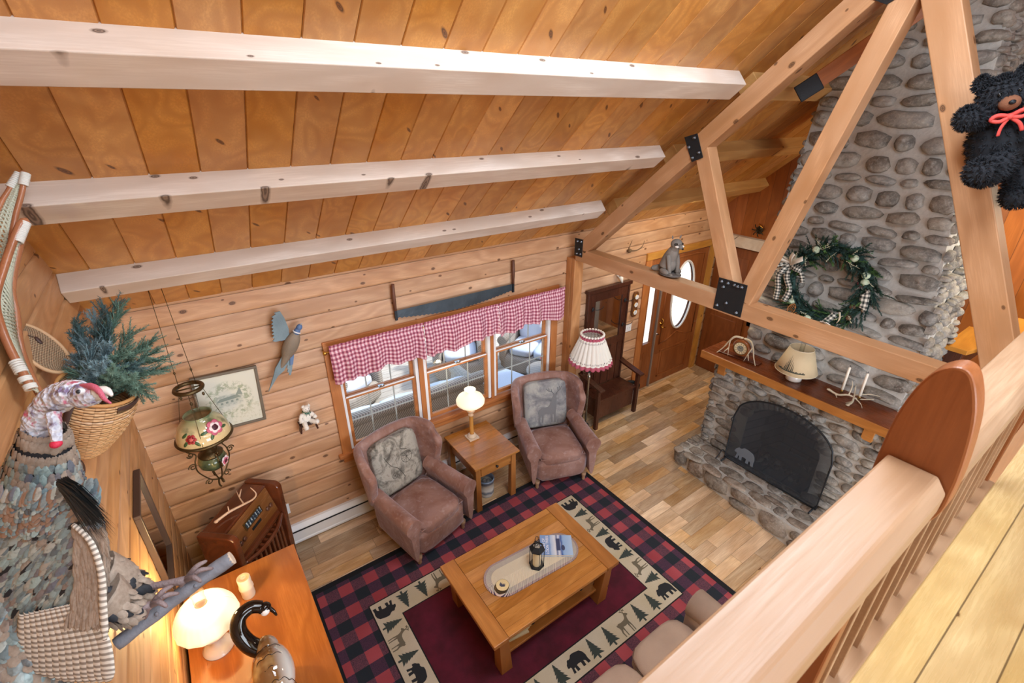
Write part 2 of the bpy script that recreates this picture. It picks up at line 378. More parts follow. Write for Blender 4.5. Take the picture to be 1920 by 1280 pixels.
purlin(LX, 3.72, 2.351, 'pale sanded roof beam, highest of the three across the sloping ceiling')
purlin(LX, 3.72, 2.990, 'pale sanded roof beam, middle one of the three across the sloping ceiling')
purlin(LX, 3.72, 3.655, 'pale sanded roof beam, lowest of the three, just above the log wall')
purlin(3.90, 5.2, 2.351, 'short greyish roof beam running from the timber truss into the chimney')
purlin(3.90, RX, 2.990, 'yellowish roof beam beyond the truss, upper one over the entrance')
purlin(3.90, RX, 3.655, 'yellowish roof beam beyond the truss, lower one over the front door')
# truss -------------------------------------------------
TX = 3.74; TW = .14
tr = thing('roof_truss', 'heavy pine timber truss with black bolted plates crossing the room', 'truss', (TX, 2.0, 2.5))
def tb(name, a, b, h, label=None, w=TW, dx=0, e0=0, e1=0):
    o = beam(name, (TX+TW/2+dx, a[0], a[1]), (TX+TW/2+dx, b[0], b[1]), w, h, TRUSS, tr, (0, 0, 1), ext0=e0, ext1=e1)
    if label: o['label'] = label
    return o
tb('top_chord', (3.93, 2.57), (1.0, 5.18), .145)
tb('tie_beam', (4.02, 2.49), (0.17, 2.45), .145)
tb('web', (2.10, 2.60), (2.60, 3.72), .125, dx=.002, w=TW-.01)
tb('web', (1.96, 2.55), (1.40, 4.66), .135, dx=-.002, w=TW-.01)
tb('web', (1.28, 4.62), (.30, 2.50), .165, dx=0, w=TW-.006, e0=.05)
def plate(pts, bolts, rot=0):
    m = M(); m.prism([(y-2.0, z-2.5) for y, z in pts], -.007, -.001, plane='yz')
    o = m.obj('gusset_plate', BLACKM, tr, bevel=.001)
    for by, bz in bolts:
        b = M(); b.at((-.007, by-2.0, bz-2.5), (0, -PI/2, 0)); b.lathe([(.016, 0), (.016, .004), (.011, .006), (.011, .012), (.006, .017)], 10); b.obj('bolt', BOLT, o)
BOLT = plain('bolt_steel', '#6A6F76', .35, .9)
plate([(2.20, 2.70), (1.94, 2.70), (1.94, 2.415), (2.20, 2.415)], [(2.17, 2.672), (2.11, 2.672), (2.05, 2.672), (2.02, 2.668), (1.985, 2.672), (2.145, 2.63), (2.17, 2.455), (2.09, 2.50), (1.985, 2.445)])
plate([(2.76, 3.785), (2.64, 3.82), (2.55, 3.64), (2.65, 3.595)], [(2.66, 3.785), (2.70, 3.71), (2.595, 3.675), (2.65, 3.63)])
plate([(4.035, 2.675), (3.905, 2.68), (3.905, 2.475), (4.03, 2.475)], [(3.93, 2.65), (3.99, 2.645), (3.96, 2.56), (3.93, 2.51), (3.99, 2.505)])
plate([(1.66, 4.62), (1.50, 4.55), (1.30, 4.66), (1.20, 4.85), (1.45, 4.9)], [(1.50, 4.62), (1.42, 4.68), (1.35, 4.75)])
# short diagonal tail behind the truss with its iron shoe, by the chimney
k = thing('timber_strut', 'short dark diagonal timber with a black iron shoe between truss and chimney', 'strut', (4.6, 2.1, 4.25))
beam('strut', (4.35, 2.18, 4.12), (4.7, 1.5, 4.75), .10, .12, wood('strut_fir', '#B9713A', '#9A5726', '#6B3814', axis=0, knots=.4, rough=.5, var=.1), k)
beam('shoe', (4.34, 2.20, 4.10), (4.40, 2.08, 4.20), .11, .13, BLACKM, k)
m = M(); m.box(0, TW, 0, .06, 0, 2.42); m.box(0, TW, .064, .147, 0, 2.42)
o = m.obj('timber_post', wood('post_fir', '#CF9A68', '#B87A44', '#7E4A22', axis=2, knots=.5, rough=.5, var=.1), bevel=.005, loc=(TX, 4.02, 0)); tag(o, 'square timber post against the log wall under the truss end', 'post')
# ---------------------------------------------------------------- windows
GL = N('window_glass'); _g = GL.n('ShaderNodeBsdfGlossy'); _g.inputs['Roughness'].default_value = .02; _t = GL.n('ShaderNodeBsdfTransparent'); _t.inputs[0].default_value = (.97, .98, .98, 1)
_x = GL.n('ShaderNodeMixShader'); _fr = GL.n('ShaderNodeLayerWeight'); GL.put(GL.math('ADD', GL.math('MULTIPLY', GL.math('POWER', (_fr, 'Facing'), 5.0), .7), .03), _x, 0); GL.l(_t, 0, _x, 1); GL.l(_g, 0, _x, 2); GL.l(_x, 0, GL.out, 0); GLASS = GL.mt
UN = [(.945, 1.725), (1.815, 2.625), (2.700, 3.515)]
Z0, ZM, Z1 = .87, 1.44, 2.02
for k, (a, b) in enumerate(UN):
    r = thing('window_%d' % (k+1), None, None, (a, WY, Z0)); r['kind'] = 'structure'; w = b-a
    m = M()
    for x0, x1 in ((-.016, .018), (w-.018, w+.016)): m.box(x0, x1, -.0, .10, -.01, Z1-Z0)
    m.obj('jamb_liner', WHITE, r, bevel=.002)
    for nm, zz0, zz1, yy in (('lower_sash', 0, ZM-Z0+.02, .035), ('upper_sash', ZM-Z0-.02, Z1-Z0, .075)):
        m = M(); t = .034; m.box(.018, .018+t, yy-.018, yy+.018, zz0, zz1); m.box(w-.018-t, w-.018, yy-.018, yy+.018, zz0, zz1)
        m.box(.018+t, w-.018-t, yy-.018, yy+.018, zz0, zz0+t+.012); m.box(.018+t, w-.018-t, yy-.018, yy+.018, zz1-t, zz1)
        s = m.obj(nm, TRIMW, r, bevel=.003)
        m = M(); m.box(.03, w-.03, yy-.003, yy+.003, zz0+.01, zz1-.01); m.obj('pane', GLASS, s)
        m = M()
        for i in (1, 2): m.box(w*i/3-.007, w*i/3+.007, yy+.004, yy+.010, zz0+t, zz1-t)
        m.box(.04, w-.04, yy+.0045, yy+.0095, (zz0+zz1)/2-.007, (zz0+zz1)/2+.007); m.obj('muntins', plain('muntin_grey', '#B9BCB8', .5), s)
        if yy < .05:
            m = M(); m.box(w/2-.03, w/2+.03, yy-.03, yy+.01, zz1, zz1+.012); m.tube([(w/2-.02, yy-.02, zz1+.016), (w/2+.03, yy-.03, zz1+.018)], .006); m.obj('latch', SILVER, s)
            m = M(); m.box(.03, w-.03, yy-.0195, yy-.018, zz1-.012, zz1+.004); m.box(.02, w-.02, yy+.018, yy+.05, zz1-.03, zz1-.01); m.obj('rail_strip', WHITE, s)
def trim(k, x0, x1, z0, z1, d=.022, mat=None, y=WY):
    m = M(); m.box(x0, x1, y-d, y+.002, z0, z1); return struct(m.obj('trim_%d' % k, mat or TRIMZ, bevel=.003))
trim(3, .84, .935, .80, 2.06); trim(4, 3.53, 3.625, .80, 2.06)
for k, (a, b) in enumerate(((1.742, 1.798), (2.642, 2.683))):
    m = M(); m.box(a, b, WY-.012, WY+.11, .84, 2.04); struct(m.obj('trim_%d' % (5+k), TRIMZ, bevel=.003))
m = M(); m.box(.80, 3.67, WY-.05, WY+.12, .815, .852); m.box(.84, 3.63, WY-.02, WY, .74, .815); struct(m.obj('trim_7', TRIMW, bevel=.004))
m = M(); m.box(.84, 3.63, WY-.02, WY+.12, 2.035, 2.10); struct(m.obj('trim_8', TRIMW, bevel=.003))
m = M(); m.box(.90, .93, WY, WY+.12, .84, 2.04); m.box(3.53, 3.56, WY, WY+.12, .84, 2.04); struct(m.obj('trim_9', TRIMZ))
# ---------------------------------------------------------------- front door and sidelight
trim(10, 5.19, 5.31, 0, 2.13, .02); trim(11, 6.655, 6.77, 0, 2.2, .03, wood('door_casing', '#DDA452', '#C98C3A', '#8E5A22', axis=2, knots=.3, rough=.4, var=.1)); 
m = M(); m.box(5.19, 6.77, WY-.03, WY+.002, 2.13, 2.23); struct(m.obj('trim_12', wood('door_header', '#DDA452', '#C98C3A', '#8E5A22', axis=0, knots=.3, rough=.4, var=.1), bevel=.003))
# sidelight
r = thing('window_4', None, None, (5.31, WY, 0)); r['kind'] = 'structure'
m = M(); m.box(0, .045, -.005, .05, 0, 2.13); m.box(.225, .27, -.005, .05, 0, 2.13); m.box(.045, .225, -.005, .05, 0, .79); m.box(.045, .225, -.005, .05, 1.98, 2.13)
m.box(.08, .20, -.012, -.005, .14, .66); m.obj('window_frame', DOORW, r, bevel=.004)
m = M(); m.box(.04, .23, .02, .026, .78, 1.99); m.obj('pane', GLASS, r)
m = M(); m.box(5.585, 5.612, WY-.03, WY+.03, 0, 2.13); struct(m.obj('trim_13', plain('astragal_grey', '#8C8078', .4), bevel=.003))
d = thing('door_1', None, None, (5.635, WY-.005, .01)); d['kind'] = 'structure'
W_, H_ = 1.01, 2.10; cx, cz, ra, rb = .505, 1.42, .245, .53
m = M(); n = 40
ov = [(cx+ra*math.cos(2*PI*i/n), cz+rb*math.sin(2*PI*i/n)) for i in range(n)]
def sq(i):
    a = 2*PI*i/n; c, s_ = math.cos(a), math.sin(a); t = min((cx-.0)/abs(c) if abs(c) > 1e-6 else 9, (H_-cz if s_ > 0 else cz-.86)/abs(s_) if abs(s_) > 1e-6 else 9); return (cx+c*t, cz+s_*t)
for yy in (0, .045):
    vs = [(a, yy, b) for a, b in ov]+[(sq(i)[0], yy, sq(i)[1]) for i in range(n)]
    m.add(vs, [((i, (i+1) % n, n+(i+1) % n, n+i)[::-1 if yy else 1]) for i in range(n)])
m.box(0, W_, 0, .045, 0, .86)
for (a, b) in ((0, .86), ): pass
m.box(0, .02, .002, .043, .86, H_); m.box(W_-.02, W_, .002, .043, .86, H_); m.box(0, W_, .002, .043, H_-.02, H_)
m.obj('door_leaf', DOORW, d)
m = M(); m.tube([(a, -.004, b) for a, b in [(cx+ra*1.03*math.cos(2*PI*i/40), cz+rb*1.02*math.sin(2*PI*i/40)) for i in range(40)]], .016, 8, closed=True); m.obj('oval_molding', WHITE, d)
m = M(); m.prism(ov, .018, .024, plane='xz'); m.obj('oval_pane', GLASS, d)
m = M()
def panel(x0, x1, z0, z1, arch=0):
    fr = .022
    m.box(x0, x1, -.008, .001, z0, z0+fr); m.box(x0, x0+fr, -.008, .001, z0, z1); m.box(x1-fr, x1, -.008, .001, z0, z1); m.box(x0, x1, -.008, .001, z1-fr, z1)
    m.taper(((x1-x0)/2-.05, .001), ((x1-x0)/2-.05, .001), z0+.05, z1-.05)
m2 = m
panel(.15, .86, .10, .58); 
m.v = m.v; m.obj('lower_panel', DOORW, d, bevel=.003)
m = M(); m.at((cx, -.003, 0)); m.box(-.30, .30, -.006, .004, .15, .53); m.obj('raised_field', DOORW, d, bevel=.006)
m = M(); fr = .02
m.tube([(.10, -.003, .70), (.10, -.003, 2.02), (.30, -.003, 2.05), (.71, -.003, 2.05), (.91, -.003, 2.02), (.91, -.003, .70), (.75, -.003, .72), (.505, -.003, .82), (.26, -.003, .72)], .011, 6, closed=True); m.obj('arch_molding', DOORW, d)
m = M(); m.at((.075, -.003, 1.03)); m.lathe([(0.0, -.0)], 4, caps=False)
m.at((.075, 0, 1.06), (PI/2, 0, 0)); m.lathe([(.028, 0), (.028, .008), (.012, .01), (.012, .03)], 14); m.at(); m.tube(spl([(.075, -.012, 1.14), (.07, -.045, 1.12), (.072, -.05, 1.06), (.075, -.012, 1.0)], 5), .008); m.tube([(.075, -.03, 1.0), (.15, -.04, .985)], [.010, .008])
m.obj('handle', GOLD, d)
# ---------------------------------------------------------------- paneled closet with louvers on the end wall
d = thing('door_2', None, None, (RX-.03, 2.9, 0)); d['kind'] = 'structure'
m = M(); m.box(0, .03, 0, .10, 0, 2.14); m.box(0, .03, .44, .54, 0, 2.14); m.box(0, .03, 0, .54, 2.0, 2.14); m.box(0, .03, 0, .54, 0, .14); m.box(0, .03, 0, .54, 1.0, 1.1)
m.obj('door_frame', DOORW, d, bevel=.003)
m = M()
for i in range(52):
    z = .15+i*.036
    if .97 < z < 1.1: continue
    m.at((.012, .27, z+.012), (0, .7, 0)); m.box(-.018, .018, -.17, .17, -.003, .003)
m.obj('louvers', DOORW, d)
m = M(); m.box(RX-.035, RX+.0, 3.50, 4.15, 0, 2.14); m.box(RX-.045, RX-.03, 3.60, 4.05, .2, 1.0); m.box(RX-.045, RX-.03, 3.60, 4.05, 1.1, 2.0); struct(m.obj('trim_14', wood('closet_panel', '#9A5A30', '#7E4522', '#512810', axis=2, knots=.1, rough=.35, var=.1), bevel=.006))
m = M(); m.box(RX-.10, RX, 2.6, 4.16, 2.16, 2.32); struct(m.obj('trim_15', BEAM, bevel=.004))
m = M(); m.box(.0, 3.67, WY-.012, WY, 0, .05); 
# winder stair behind the chimney
for i, (x0, x1, y0, y1, z) in enumerate(((5.75, 6.5, .68, .98, 1.98), (5.75, 6.5, .99, 1.35, 1.78), (5.75, 6.5, .30, .67, 2.18))):
    m = M(); m.prism([(x0, y0+.12), (x1-.25, y0), (x1, y0+.1), (x1, y1), (x0, y1)], z-.045, z); 
    m.prism([(x0+.03, y0+.15), (x1-.05, y0+.13), (x1-.05, y1-.03), (x0+.03, y1-.03)], z-.24, z-.045, 1); m.box(x0+.03, x0+.07, y0+.15, y1-.03, 0, z-.24, 1)
    o = m.obj('stair_tread', [YPINE, DARKW], bevel=.004); tag(o, ('yellow pine stair tread just right of the chimney foot', 'yellow pine stair tread, lowest one behind the chimney', 'yellow pine stair tread, highest one behind the railing')[i], 'stair', 'winder stair treads')
# ---------------------------------------------------------------- railing of the loft
for (x0, x1, lab) in ((-.5, .855, 'worn pine handrail section nearest the camera, cut off at the rounded post'), (.905, 2.495, 'worn pine handrail section beyond the rounded post')):
    m = M(); m.prism([(.155, 3.5), (.155, 3.44), (.072, 3.44), (.072, 3.478), (.088, 3.5)], x0, x1, plane='yz'); m.v = [(a-x0, b, c) for a, b, c in m.v]
    o = m.obj('handrail', RAILW, bevel=.004, loc=(x0, 0, 0)); tag(o, lab, 'railing', 'loft handrail sections')
NEW = wood('newel_board', '#A5683C', '#8C5129', '#66351A', axis=2, knots=.0, rough=.4, var=.05, grain=.5)
def newel(x, lab, wide=True):
    pts = [(.168, 2.60), (.168, 3.50), (.166, 3.56), (.158, 3.615), (.146, 3.65), (.130, 3.668), (.115, 3.672), (.102, 3.662), (.088, 3.63), (.078, 3.59), (.070, 3.53), (.067, 3.48), (.070, 3.43), (.098, 3.36), (.115, 3.30), (.118, 2.60)]
    top_ = [(p.x, p.y) for p in spl([(a, b, 0) for a, b in pts[1:-1]], 5)]; pts = [pts[0]]+top_+[pts[-1]]
    m = M(); m.prism(pts, 0, .044, plane='yz'); o = m.obj('newel_post', [NEW], bevel=.004, loc=(x, 0, 0)); return tag(o, lab, 'post', 'rounded board posts of the loft railing')
newel(.858, 'wide brown board post with rounded top in the loft railing'); newel(2.50, 'second brown board post far along the loft railing')
for i, x in enumerate((.62, 1.02, 1.16, 1.30, 1.44, 1.58, 1.72, 1.86, 2.0, 2.14, 2.28, 2.42)):
    m = M(); top = 3.30 if i else 3.30
    m.prism([(.125, 2.60), (.168, 2.60), (.168, 3.42), (.160, 3.438), (.134, 3.438), (.125, 3.42)], 0, .022, plane='yz')
    o = m.obj('baluster', RAILW, bevel=.002, loc=(x, 0, 0)); tag(o, 'pale pine slat baluster under the loft handrail', 'baluster', 'slat balusters under the loft handrail')
# ---------------------------------------------------------------- stone fireplace
def stonemat(name, cols, bumps=.5):
    q = N(name); x, y, z, v = q.xyz(); g = q.n('ShaderNodeNewGeometry'); ri = (g, 'Random Per Island')
    c = q.ramp(ri, [(i/(len(cols)-1), k) for i, k in enumerate(cols)])
    n1 = q.noise(v, 9, 5, .65, .3); n2 = q.noise(v, 60, 3, .6)
    c = q.mix(q.mr(n1, .38, .68, 0, .55), c, S('#B4ADA2')); c = q.mix(q.mr(n1, .5, .28, 0, .5), c, S('#4A4038'))
    c = q.mix(q.mr(n2, .5, .8, 0, .4), c, S('#D5D0C8'))
    q.bump(q.math('ADD', q.math('MULTIPLY', n1, 1.5), n2), bumps, .008); return q.fin(c, .72)
STONE = stonemat('field_stone', ['#55544F', '#828280', '#625D56', '#96928A', '#6F6D6A', '#7A6C5C', '#8E8E8C', '#5C564F'])
STONED = stonemat('hearth_stone', ['#5F564C', '#7A6F62', '#55504B', '#84705E', '#6D6A66', '#7D6B5A', '#4E4A48'])
q = N('mortar'); x, y, z, v = q.xyz(); n1 = q.noise(v, 30, 4, .6); q.bump(n1, .6, .01); MORTAR = q.fin(q.mix(n1, S('#A3A29E'), S('#CBCAC5')), .85)
def stone(m, c, U, V, Nn, a, b, d, rnd, mi=0, n=12, flat=False):
    U, V, Nn = Vector(U), Vector(V), Vector(Nn); th = rnd.uniform(-.12, .12); jit = [rnd.uniform(.88, 1.08) for _ in range(n)]
    pw = 2.6; cu, su = math.cos(th), math.sin(th); b0 = len(m.v); rings = ((1.0, -.25), (.97, .15), (.86, .62), (.6, .9), (.3, 1.0)) if not flat else ((1.0, -.3), (.99, .4), (.93, .9), (.6, 1.0), (.3, 1.0))
    for rr, hh in rings:
        for k in range(n):
            t = 2*PI*k/n; co, si = math.cos(t), math.sin(t); q = 1/((abs(co)**pw+abs(si)**pw)**(1/pw))*jit[k]
            uu, vv = co*q*a*rr, si*q*b*rr; uu, vv = uu*cu-vv*su, uu*su+vv*cu
            m.v.append(tuple(Vector(c)+U*uu+V*vv+Nn*(d*hh*(1+(0 if flat else .12*math.sin(k*1.7+jit[0]*9))))))
    R_ = len(rings)
    for i in range(R_-1):
        for k in range(n):
            j = (k+1) % n; m.f.append((b0+i*n+k, b0+i*n+j, b0+(i+1)*n+j, b0+(i+1)*n+k)); m.m.append(mi); m.s.append(True)
    m.v.append(tuple(Vector(c)+Nn*d*1.01)); cc = len(m.v)-1
    for k in range(n): m.f.append((b0+(R_-1)*n+k, b0+(R_-1)*n+(k+1) % n, cc)); m.m.append(mi); m.s.append(True)
def pack(m, O, U, V, Nn, u_range, v0, v1, rh, sw, d, seed, mi=0, hole=None, flat=False, gap=.014):
    rnd = random.Random(seed); v = v0; O, U_, V_ = Vector(O), Vector(U), Vector(V)
    while v < v1-.03:
        h = rnd.uniform(*rh); h = min(h, v1-v+.02); ua, ub = u_range((v+h/2)); u = ua-rnd.uniform(0, .06)
        while u < ub-.03:
            w = rnd.uniform(*sw)*(h/rh[1])**.35
            if ub-(u+w) < .09: w = ub-u+rnd.uniform(0, .015)
            two = h > rh[1]*.8 and gap < .02 and rnd.random() < .25
            for (vc, hh) in (((v+h*.26, h*.48), (v+h*.76, h*.48)) if two else ((v+h/2, h),)):
                uc = u+w/2; vc2 = vc+rnd.uniform(-.012, .012)
                if hole and hole(uc, vc2, w/2, hh/2): continue
                stone(m, O+U_*uc+V_*vc2, U, V, Nn, max(w/2-gap/2, .02), max(hh/2-gap/2+.002, .015), d*rnd.uniform(.6, 1.25), rnd, mi, flat=flat)
            u += w
        v += h
fp = thing('stone_fireplace', 'tall grey fieldstone fireplace and chimney with an arched firebox', 'fireplace', (5.1, 1.75, 0))
FX, FY = 5.1, 1.75
L_ = lambda x, y, z: (x-FX, y-FY, z)
# chimney breast
def cy0(z): return .98+.16*max(0, z-2.2)/1.05 if z < 3.25 else 1.14+.09*(z-3.25)
def cy1(z): return 2.52-.10*max(0, z-2.6)/1.0
m = M()
zs = [1.40, 2.2, 3.25, 4.8, 6.3]
for za, zb in zip(zs[:-1], zs[1:]):
    vs = []
    for z in (za, zb): vs += [L_(5.1, cy0(z), z), L_(5.1, cy1(z), z), L_(5.85, cy1(z), z), L_(5.85, cy0(z), z)]
    m.add(vs, [(0, 1, 5, 4), (1, 2, 6, 5), (2, 3, 7, 6), (3, 0, 4, 7)], 1)
pack(m, L_(5.1, 0, 0), (0, 1, 0), (0, 0, 1), (-1, 0, 0), lambda z: (cy0(z)+.0, cy1(z)+.01), 1.50, 6.0, (.085, .175), (.15, .46), .07, 11, gap=.030)
pack(m, (0, cy0(2.2)-FY-.005, 0), (1, 0, 0), (0, 0, 1), (0, -1, 0), lambda z: (0.0, .76), 1.40, 2.25, (.08, .14), (.12, .26), .045, 12)
for k, z in enumerate([2.25+.25*i for i in range(14)]):
    pack(m, (0, cy0(z+.12)-FY-.002, 0), (1, 0, 0), (0, 0, 1), (0, -1, 0), lambda zz: (0.0, .76), z, z+.24, (.08, .13), (.10, .24), .045, 40+k)
    pack(m, (0, cy1(z+.12)-FY-.01, 0), (1, 0, 0), (0, 0, 1), (0, 1, 0), lambda zz: (0.0, .76), z, z+.24, (.08, .13), (.12, .28), .045, 80+k)
m.obj('chimney', [STONE, MORTAR], fp)
# lower surround with arched opening
A0, A1, ZS, ZT = 1.36, 2.16, .80, 1.12      # opening y-range, spring and crown heights
def arch(y): t = (y-(A0+A1)/2)/((A1-A0)/2); return ZS+(ZT-ZS)*math.sqrt(max(0, 1-t*t))
m = M(); SX = 4.80
ya, yb = .90, 2.64
def ring(x): 
    pin = [(A0, .27)]+[(A1+(A0-A1)*i/20, 0) for i in range(0)]
    return pin
n = 24; ins = [(A0, .26)]+[(A0+(A1-A0)*i/n, arch(A0+(A1-A0)*i/n)) for i in range(n+1)]+[(A1, .26)]
outp = []
for (y, z) in ins:
    outp.append((ya if y <= A0 else (yb if y >= A1 else ya+(yb-ya)*(y-A0)/(A1-A0)), z if (y <= A0 or y >= A1) and z < .3 else 1.44))
outp[1] = (ya, 1.44); outp[-2] = (yb, 1.44)
for i in range(len(ins)-1):
    vs = [L_(SX, *ins[i]), L_(SX, *ins[i+1]), L_(SX, *outp[i+1]), L_(SX, *outp[i])]
    m.add(vs, [(0, 1, 2, 3)], 1)
m.box(SX-FX+.01, 5.9-FX, ya-FY, A0-FY-.0, 0, 1.42, 1); m.box(SX-FX+.01, 5.9-FX, A1-FY, yb-FY, 0, 1.42, 1); m.box(SX-FX+.01, 5.9-FX, A0-FY, A1-FY, ZT+.02, 1.42, 1)
def hole(u, v, a, b):
    return (A0-.03 < u < A1+.03) and v-b*.6 < arch(min(max(u, A0), A1))+.055
pack(m, L_(SX, 0, 0), (0, 1, 0), (0, 0, 1), (-1, 0, 0), lambda z: (ya-.01, yb+.02), .27, 1.42, (.07, .125), (.13, .34), .045, 5, hole=hole)
rnd = random.Random(9)
for i in range(15):     # arch stones
    y = A0+(A1-A0)*(i+.5)/15; z = arch(y); t = (y-(A0+A1)/2)/((A1-A0)/2); ang = math.atan2(1, -t*.55-.0) if 0 else t*.7
    stone(m, Vector(L_(SX-.0, y+math.sin(ang)*.03, z+.045)), (0, math.cos(ang), -math.sin(ang)), (0, math.sin(ang), math.cos(ang)), (-1, 0, 0), .030, .06, .05, rnd)
pack(m, (SX-FX, yb-FY, 0), (1, 0, 0), (0, 0, 1), (0, 1, 0), lambda z: (0, .9), .02, 1.42, (.07, .12), (.12, .22), .04, 6)
pack(m, (SX-FX, ya-FY, 0), (1, 0, 0), (0, 0, 1), (0, -1, 0), lambda z: (0, .9), .02, 1.42, (.07, .12), (.12, .22), .04, 7)
m.obj('surround', [STONE, MORTAR], fp)
# firebox
q = N('soot_brick'); x, y, z, v = q.xyz(); br = q.n('ShaderNodeTexBrick'); q.l(q.n('ShaderNodeTexCoord'), 'Object', br, 0); q.put(q.comb(y, z, x), br, 0); br.inputs['Scale'].default_value = 1; br.inputs['Brick Width'].default_value = .22; br.inputs['Row Height'].default_value = .11; br.inputs['Mortar Size'].default_value = .008
br.inputs['Color1'].default_value = S('#5A5A5E'); br.inputs['Color2'].default_value = S('#7C7C82'); br.inputs['Mortar'].default_value = S('#2E2E32')
SOOT = q.fin(q.mix(q.mr(q.noise(v, 6, 4), .4, .7, 0, .5), (br, 0), S('#2A2A2E')), .9)
m = M(); vs = []
bx = 5.45-FX; f0 = SX+.02-FX
m.add([(f0, A0-FY, .27), (f0, A1-FY, .27), (bx, 2.0-FY, .27), (bx, 1.5-FY, .27), (f0, A0-FY, 1.3), (f0, A1-FY, 1.3), (bx, 2.0-FY, 1.3), (bx, 1.5-FY, 1.3)], [(0, 1, 2, 3), (3, 2, 6, 7), (1, 2, 6, 5), (0, 3, 7, 4), (4, 5, 6, 7)])
m.obj('firebox', SOOT, fp)
# hearth slab, stones on edge and top
m = M(); hf = lambda y: 4.27+(.14)*(y-1.2)/1.5      # front edge
HY0, HY1, HZ = .85, 2.74, .265
m.prism([(hf(HY0)-FX+.03, HY0-FY+.02), (4.9-FX, HY0-FY+.02), (4.9-FX, HY1-FY-.02), (hf(HY1)-FX+.03, HY1-FY-.02)], 0, HZ-.02, 1, 'xy')
rnd = random.Random(21)
y = HY0
while y < HY1-.03:
    w = rnd.uniform(.16, .36); w = min(w, HY1-y+.02); z = 0.0
    for hh in ((.12, .13) if rnd.random() < .6 else (.25,)):
        stone(m, (hf(y+w/2)-FX+.035, y+w/2-FY, z+hh/2), (0, 1, 0), (0, 0, 1), (-1, 0, 0), w/2-.006, hh/2-.004, .04, rnd); z += hh
    y += w
x = 4.42
while x < 4.85:
    w = rnd.uniform(.13, .2); stone(m, (x+w/2-FX, HY1-FY-.03, .13), (1, 0, 0), (0, 0, 1), (0, 1, 0), w/2-.006, .125, .04, rnd); x += w
pack(m, (0, 0, HZ-.018), (0, 1, 0), (1, 0, 0), (0, 0, 1), lambda u: (HY0-FY, HY1-FY-.01), hf(1.7)-FX+.02, 4.80-FX, (.12, .17), (.16, .34), .016, 31, flat=True, gap=.012)
m.obj('hearth', [STONED, MORTAR], fp)
m = M(); rnd = random.Random(3)
for i in range(70):
    s_ = rnd.uniform(.012, .05); m.ell((rnd.uniform(4.92, 5.3)-FX, rnd.uniform(1.5, 2.0)-FY, .275+s_*.3), (s_, s_*.8, s_*.55), rnd.randint(0, 2), 7, 5, (rnd.random(), rnd.random(), rnd.random()*6), fn=lambda d: 1+.25*math.sin(d.x*7+d.y*5))
for a, b, r_ in (((5.05, 1.45, .34), (5.15, 2.0, .36), .045), ((5.2, 1.55, .40), (5.0, 1.95, .45), .038)): m.tube([L_(*a), L_((a[0]+b[0])/2, (a[1]+b[1])/2, (a[2]+b[2])/2+.01), L_(*b)], [r_, r_*1.1, r_*.85], 9, 0)
m.obj('burnt_logs', [plain('char', '#26221F', .9, bump=.5, bscale=40), plain('ash', '#8E8C8A', .95), plain('ember_grey', '#55504E', .9)], fp)
for yy in (1.52, 1.98):
    m = M(); m.tube([L_(4.93, yy, .30), L_(5.25, yy, .30)], .012); m.tube(spl([L_(4.93, yy, .28), L_(4.90, yy, .40), L_(4.92, yy, .52), L_(4.90, yy, .56)], 4), .011); m.obj('andiron', BLACKM, fp)
# mantel shelf
ms = thing('mantel_shelf', 'long brown mantel shelf on wooden brackets across the stone fireplace', 'shelf', (4.9, 1.85, 1.40))
m = M(); m.box(-.195, .24, -.955, .955, 0, .07); m.obj('shelf_board', MANTELW, ms, bevel=.003)
m = M(); m.box(-.21, -.195, -.955, .955, -.018, .07); m.obj('front_edge', MANTELF, ms, bevel=.003)
for yy in (.70, -.80):
    m = M(); m.box(-.15, -.02, yy-.045, yy+.045, -.16, -.001); m.obj('bracket', MANTELF, ms, bevel=.004)
# arched fire screen
fs = thing('fire_screen', 'black arched mesh fire screen with a bear cut-out standing on the hearth', 'fire screen', (4.70, 1.735, .265))
hw, hs, ht = .52, .60, .96
def top(t): return hs+(ht-hs)*math.sqrt(max(0, 1-(t/hw)**2))**.9
out = [(0, -hw, .015)]+[(0, -hw+2*hw*i/30, top(-hw+2*hw*i/30)) for i in range(31)]+[(0, hw, .015)]
m = M(); m.tube(out, .009, 8, closed=True); m.obj('frame', BLACKM, fs)
MESHM = N('screen_mesh'); _tt = MESHM.n('ShaderNodeBsdfTransparent'); _mm = MESHM.n('ShaderNodeMixShader'); X = MESHM.xyz()
gy = MESHM.math('FRACT', MESHM.math('MULTIPLY', X[1], 260)); gz = MESHM.math('FRACT', MESHM.math('MULTIPLY', X[2], 260))
g = MESHM.math('MINIMUM', gy, gz); MESHM.put(MESHM.math('LESS_THAN', g, .27), _mm, 0); MESHM.l(_tt, 0, _mm, 1); MESHM.l(MESHM.bs, 0, _mm, 2); MESHM.l(_mm, 0, MESHM.out, 0); MESHM.fin(S('#3E454E'), .45, .3); MESHM = MESHM.mt
m = M(); m.prism([(b, c) for a, b, c in out], -.001, .001, plane='yz'); m.obj('mesh_panel', MESHM, fs)
BEARP = [(-.50, -.02), (-.47, .10), (-.40, .17), (-.36, .24), (-.29, .27), (-.27, .24), (-.18, .26), (-.08, .36), (.05, .37), (.2, .34), (.36, .30), (.46, .18), (.50, .02), (.48, -.14), (.50, -.33), (.36, -.33), (.34, -.18), (.26, -.12), (.24, -.33), (.11, -.33), (.12, -.12), (.0, -.10), (-.10, -.12), (-.08, -.33), (-.22, -.33), (-.22, -.14), (-.28, -.16), (-.30, -.33), (-.42, -.33), (-.36, -.08), (-.40, -.04), (-.46, -.05)]
m = M(); m.prism([(.30-a*.24, .17+b*.26) for a, b in BEARP][::-1], -.006, -.002, plane='yz'); m.obj('bear_silhouette', plain('bear_plate', '#7C8794', .5, .4), fs)
m = M()
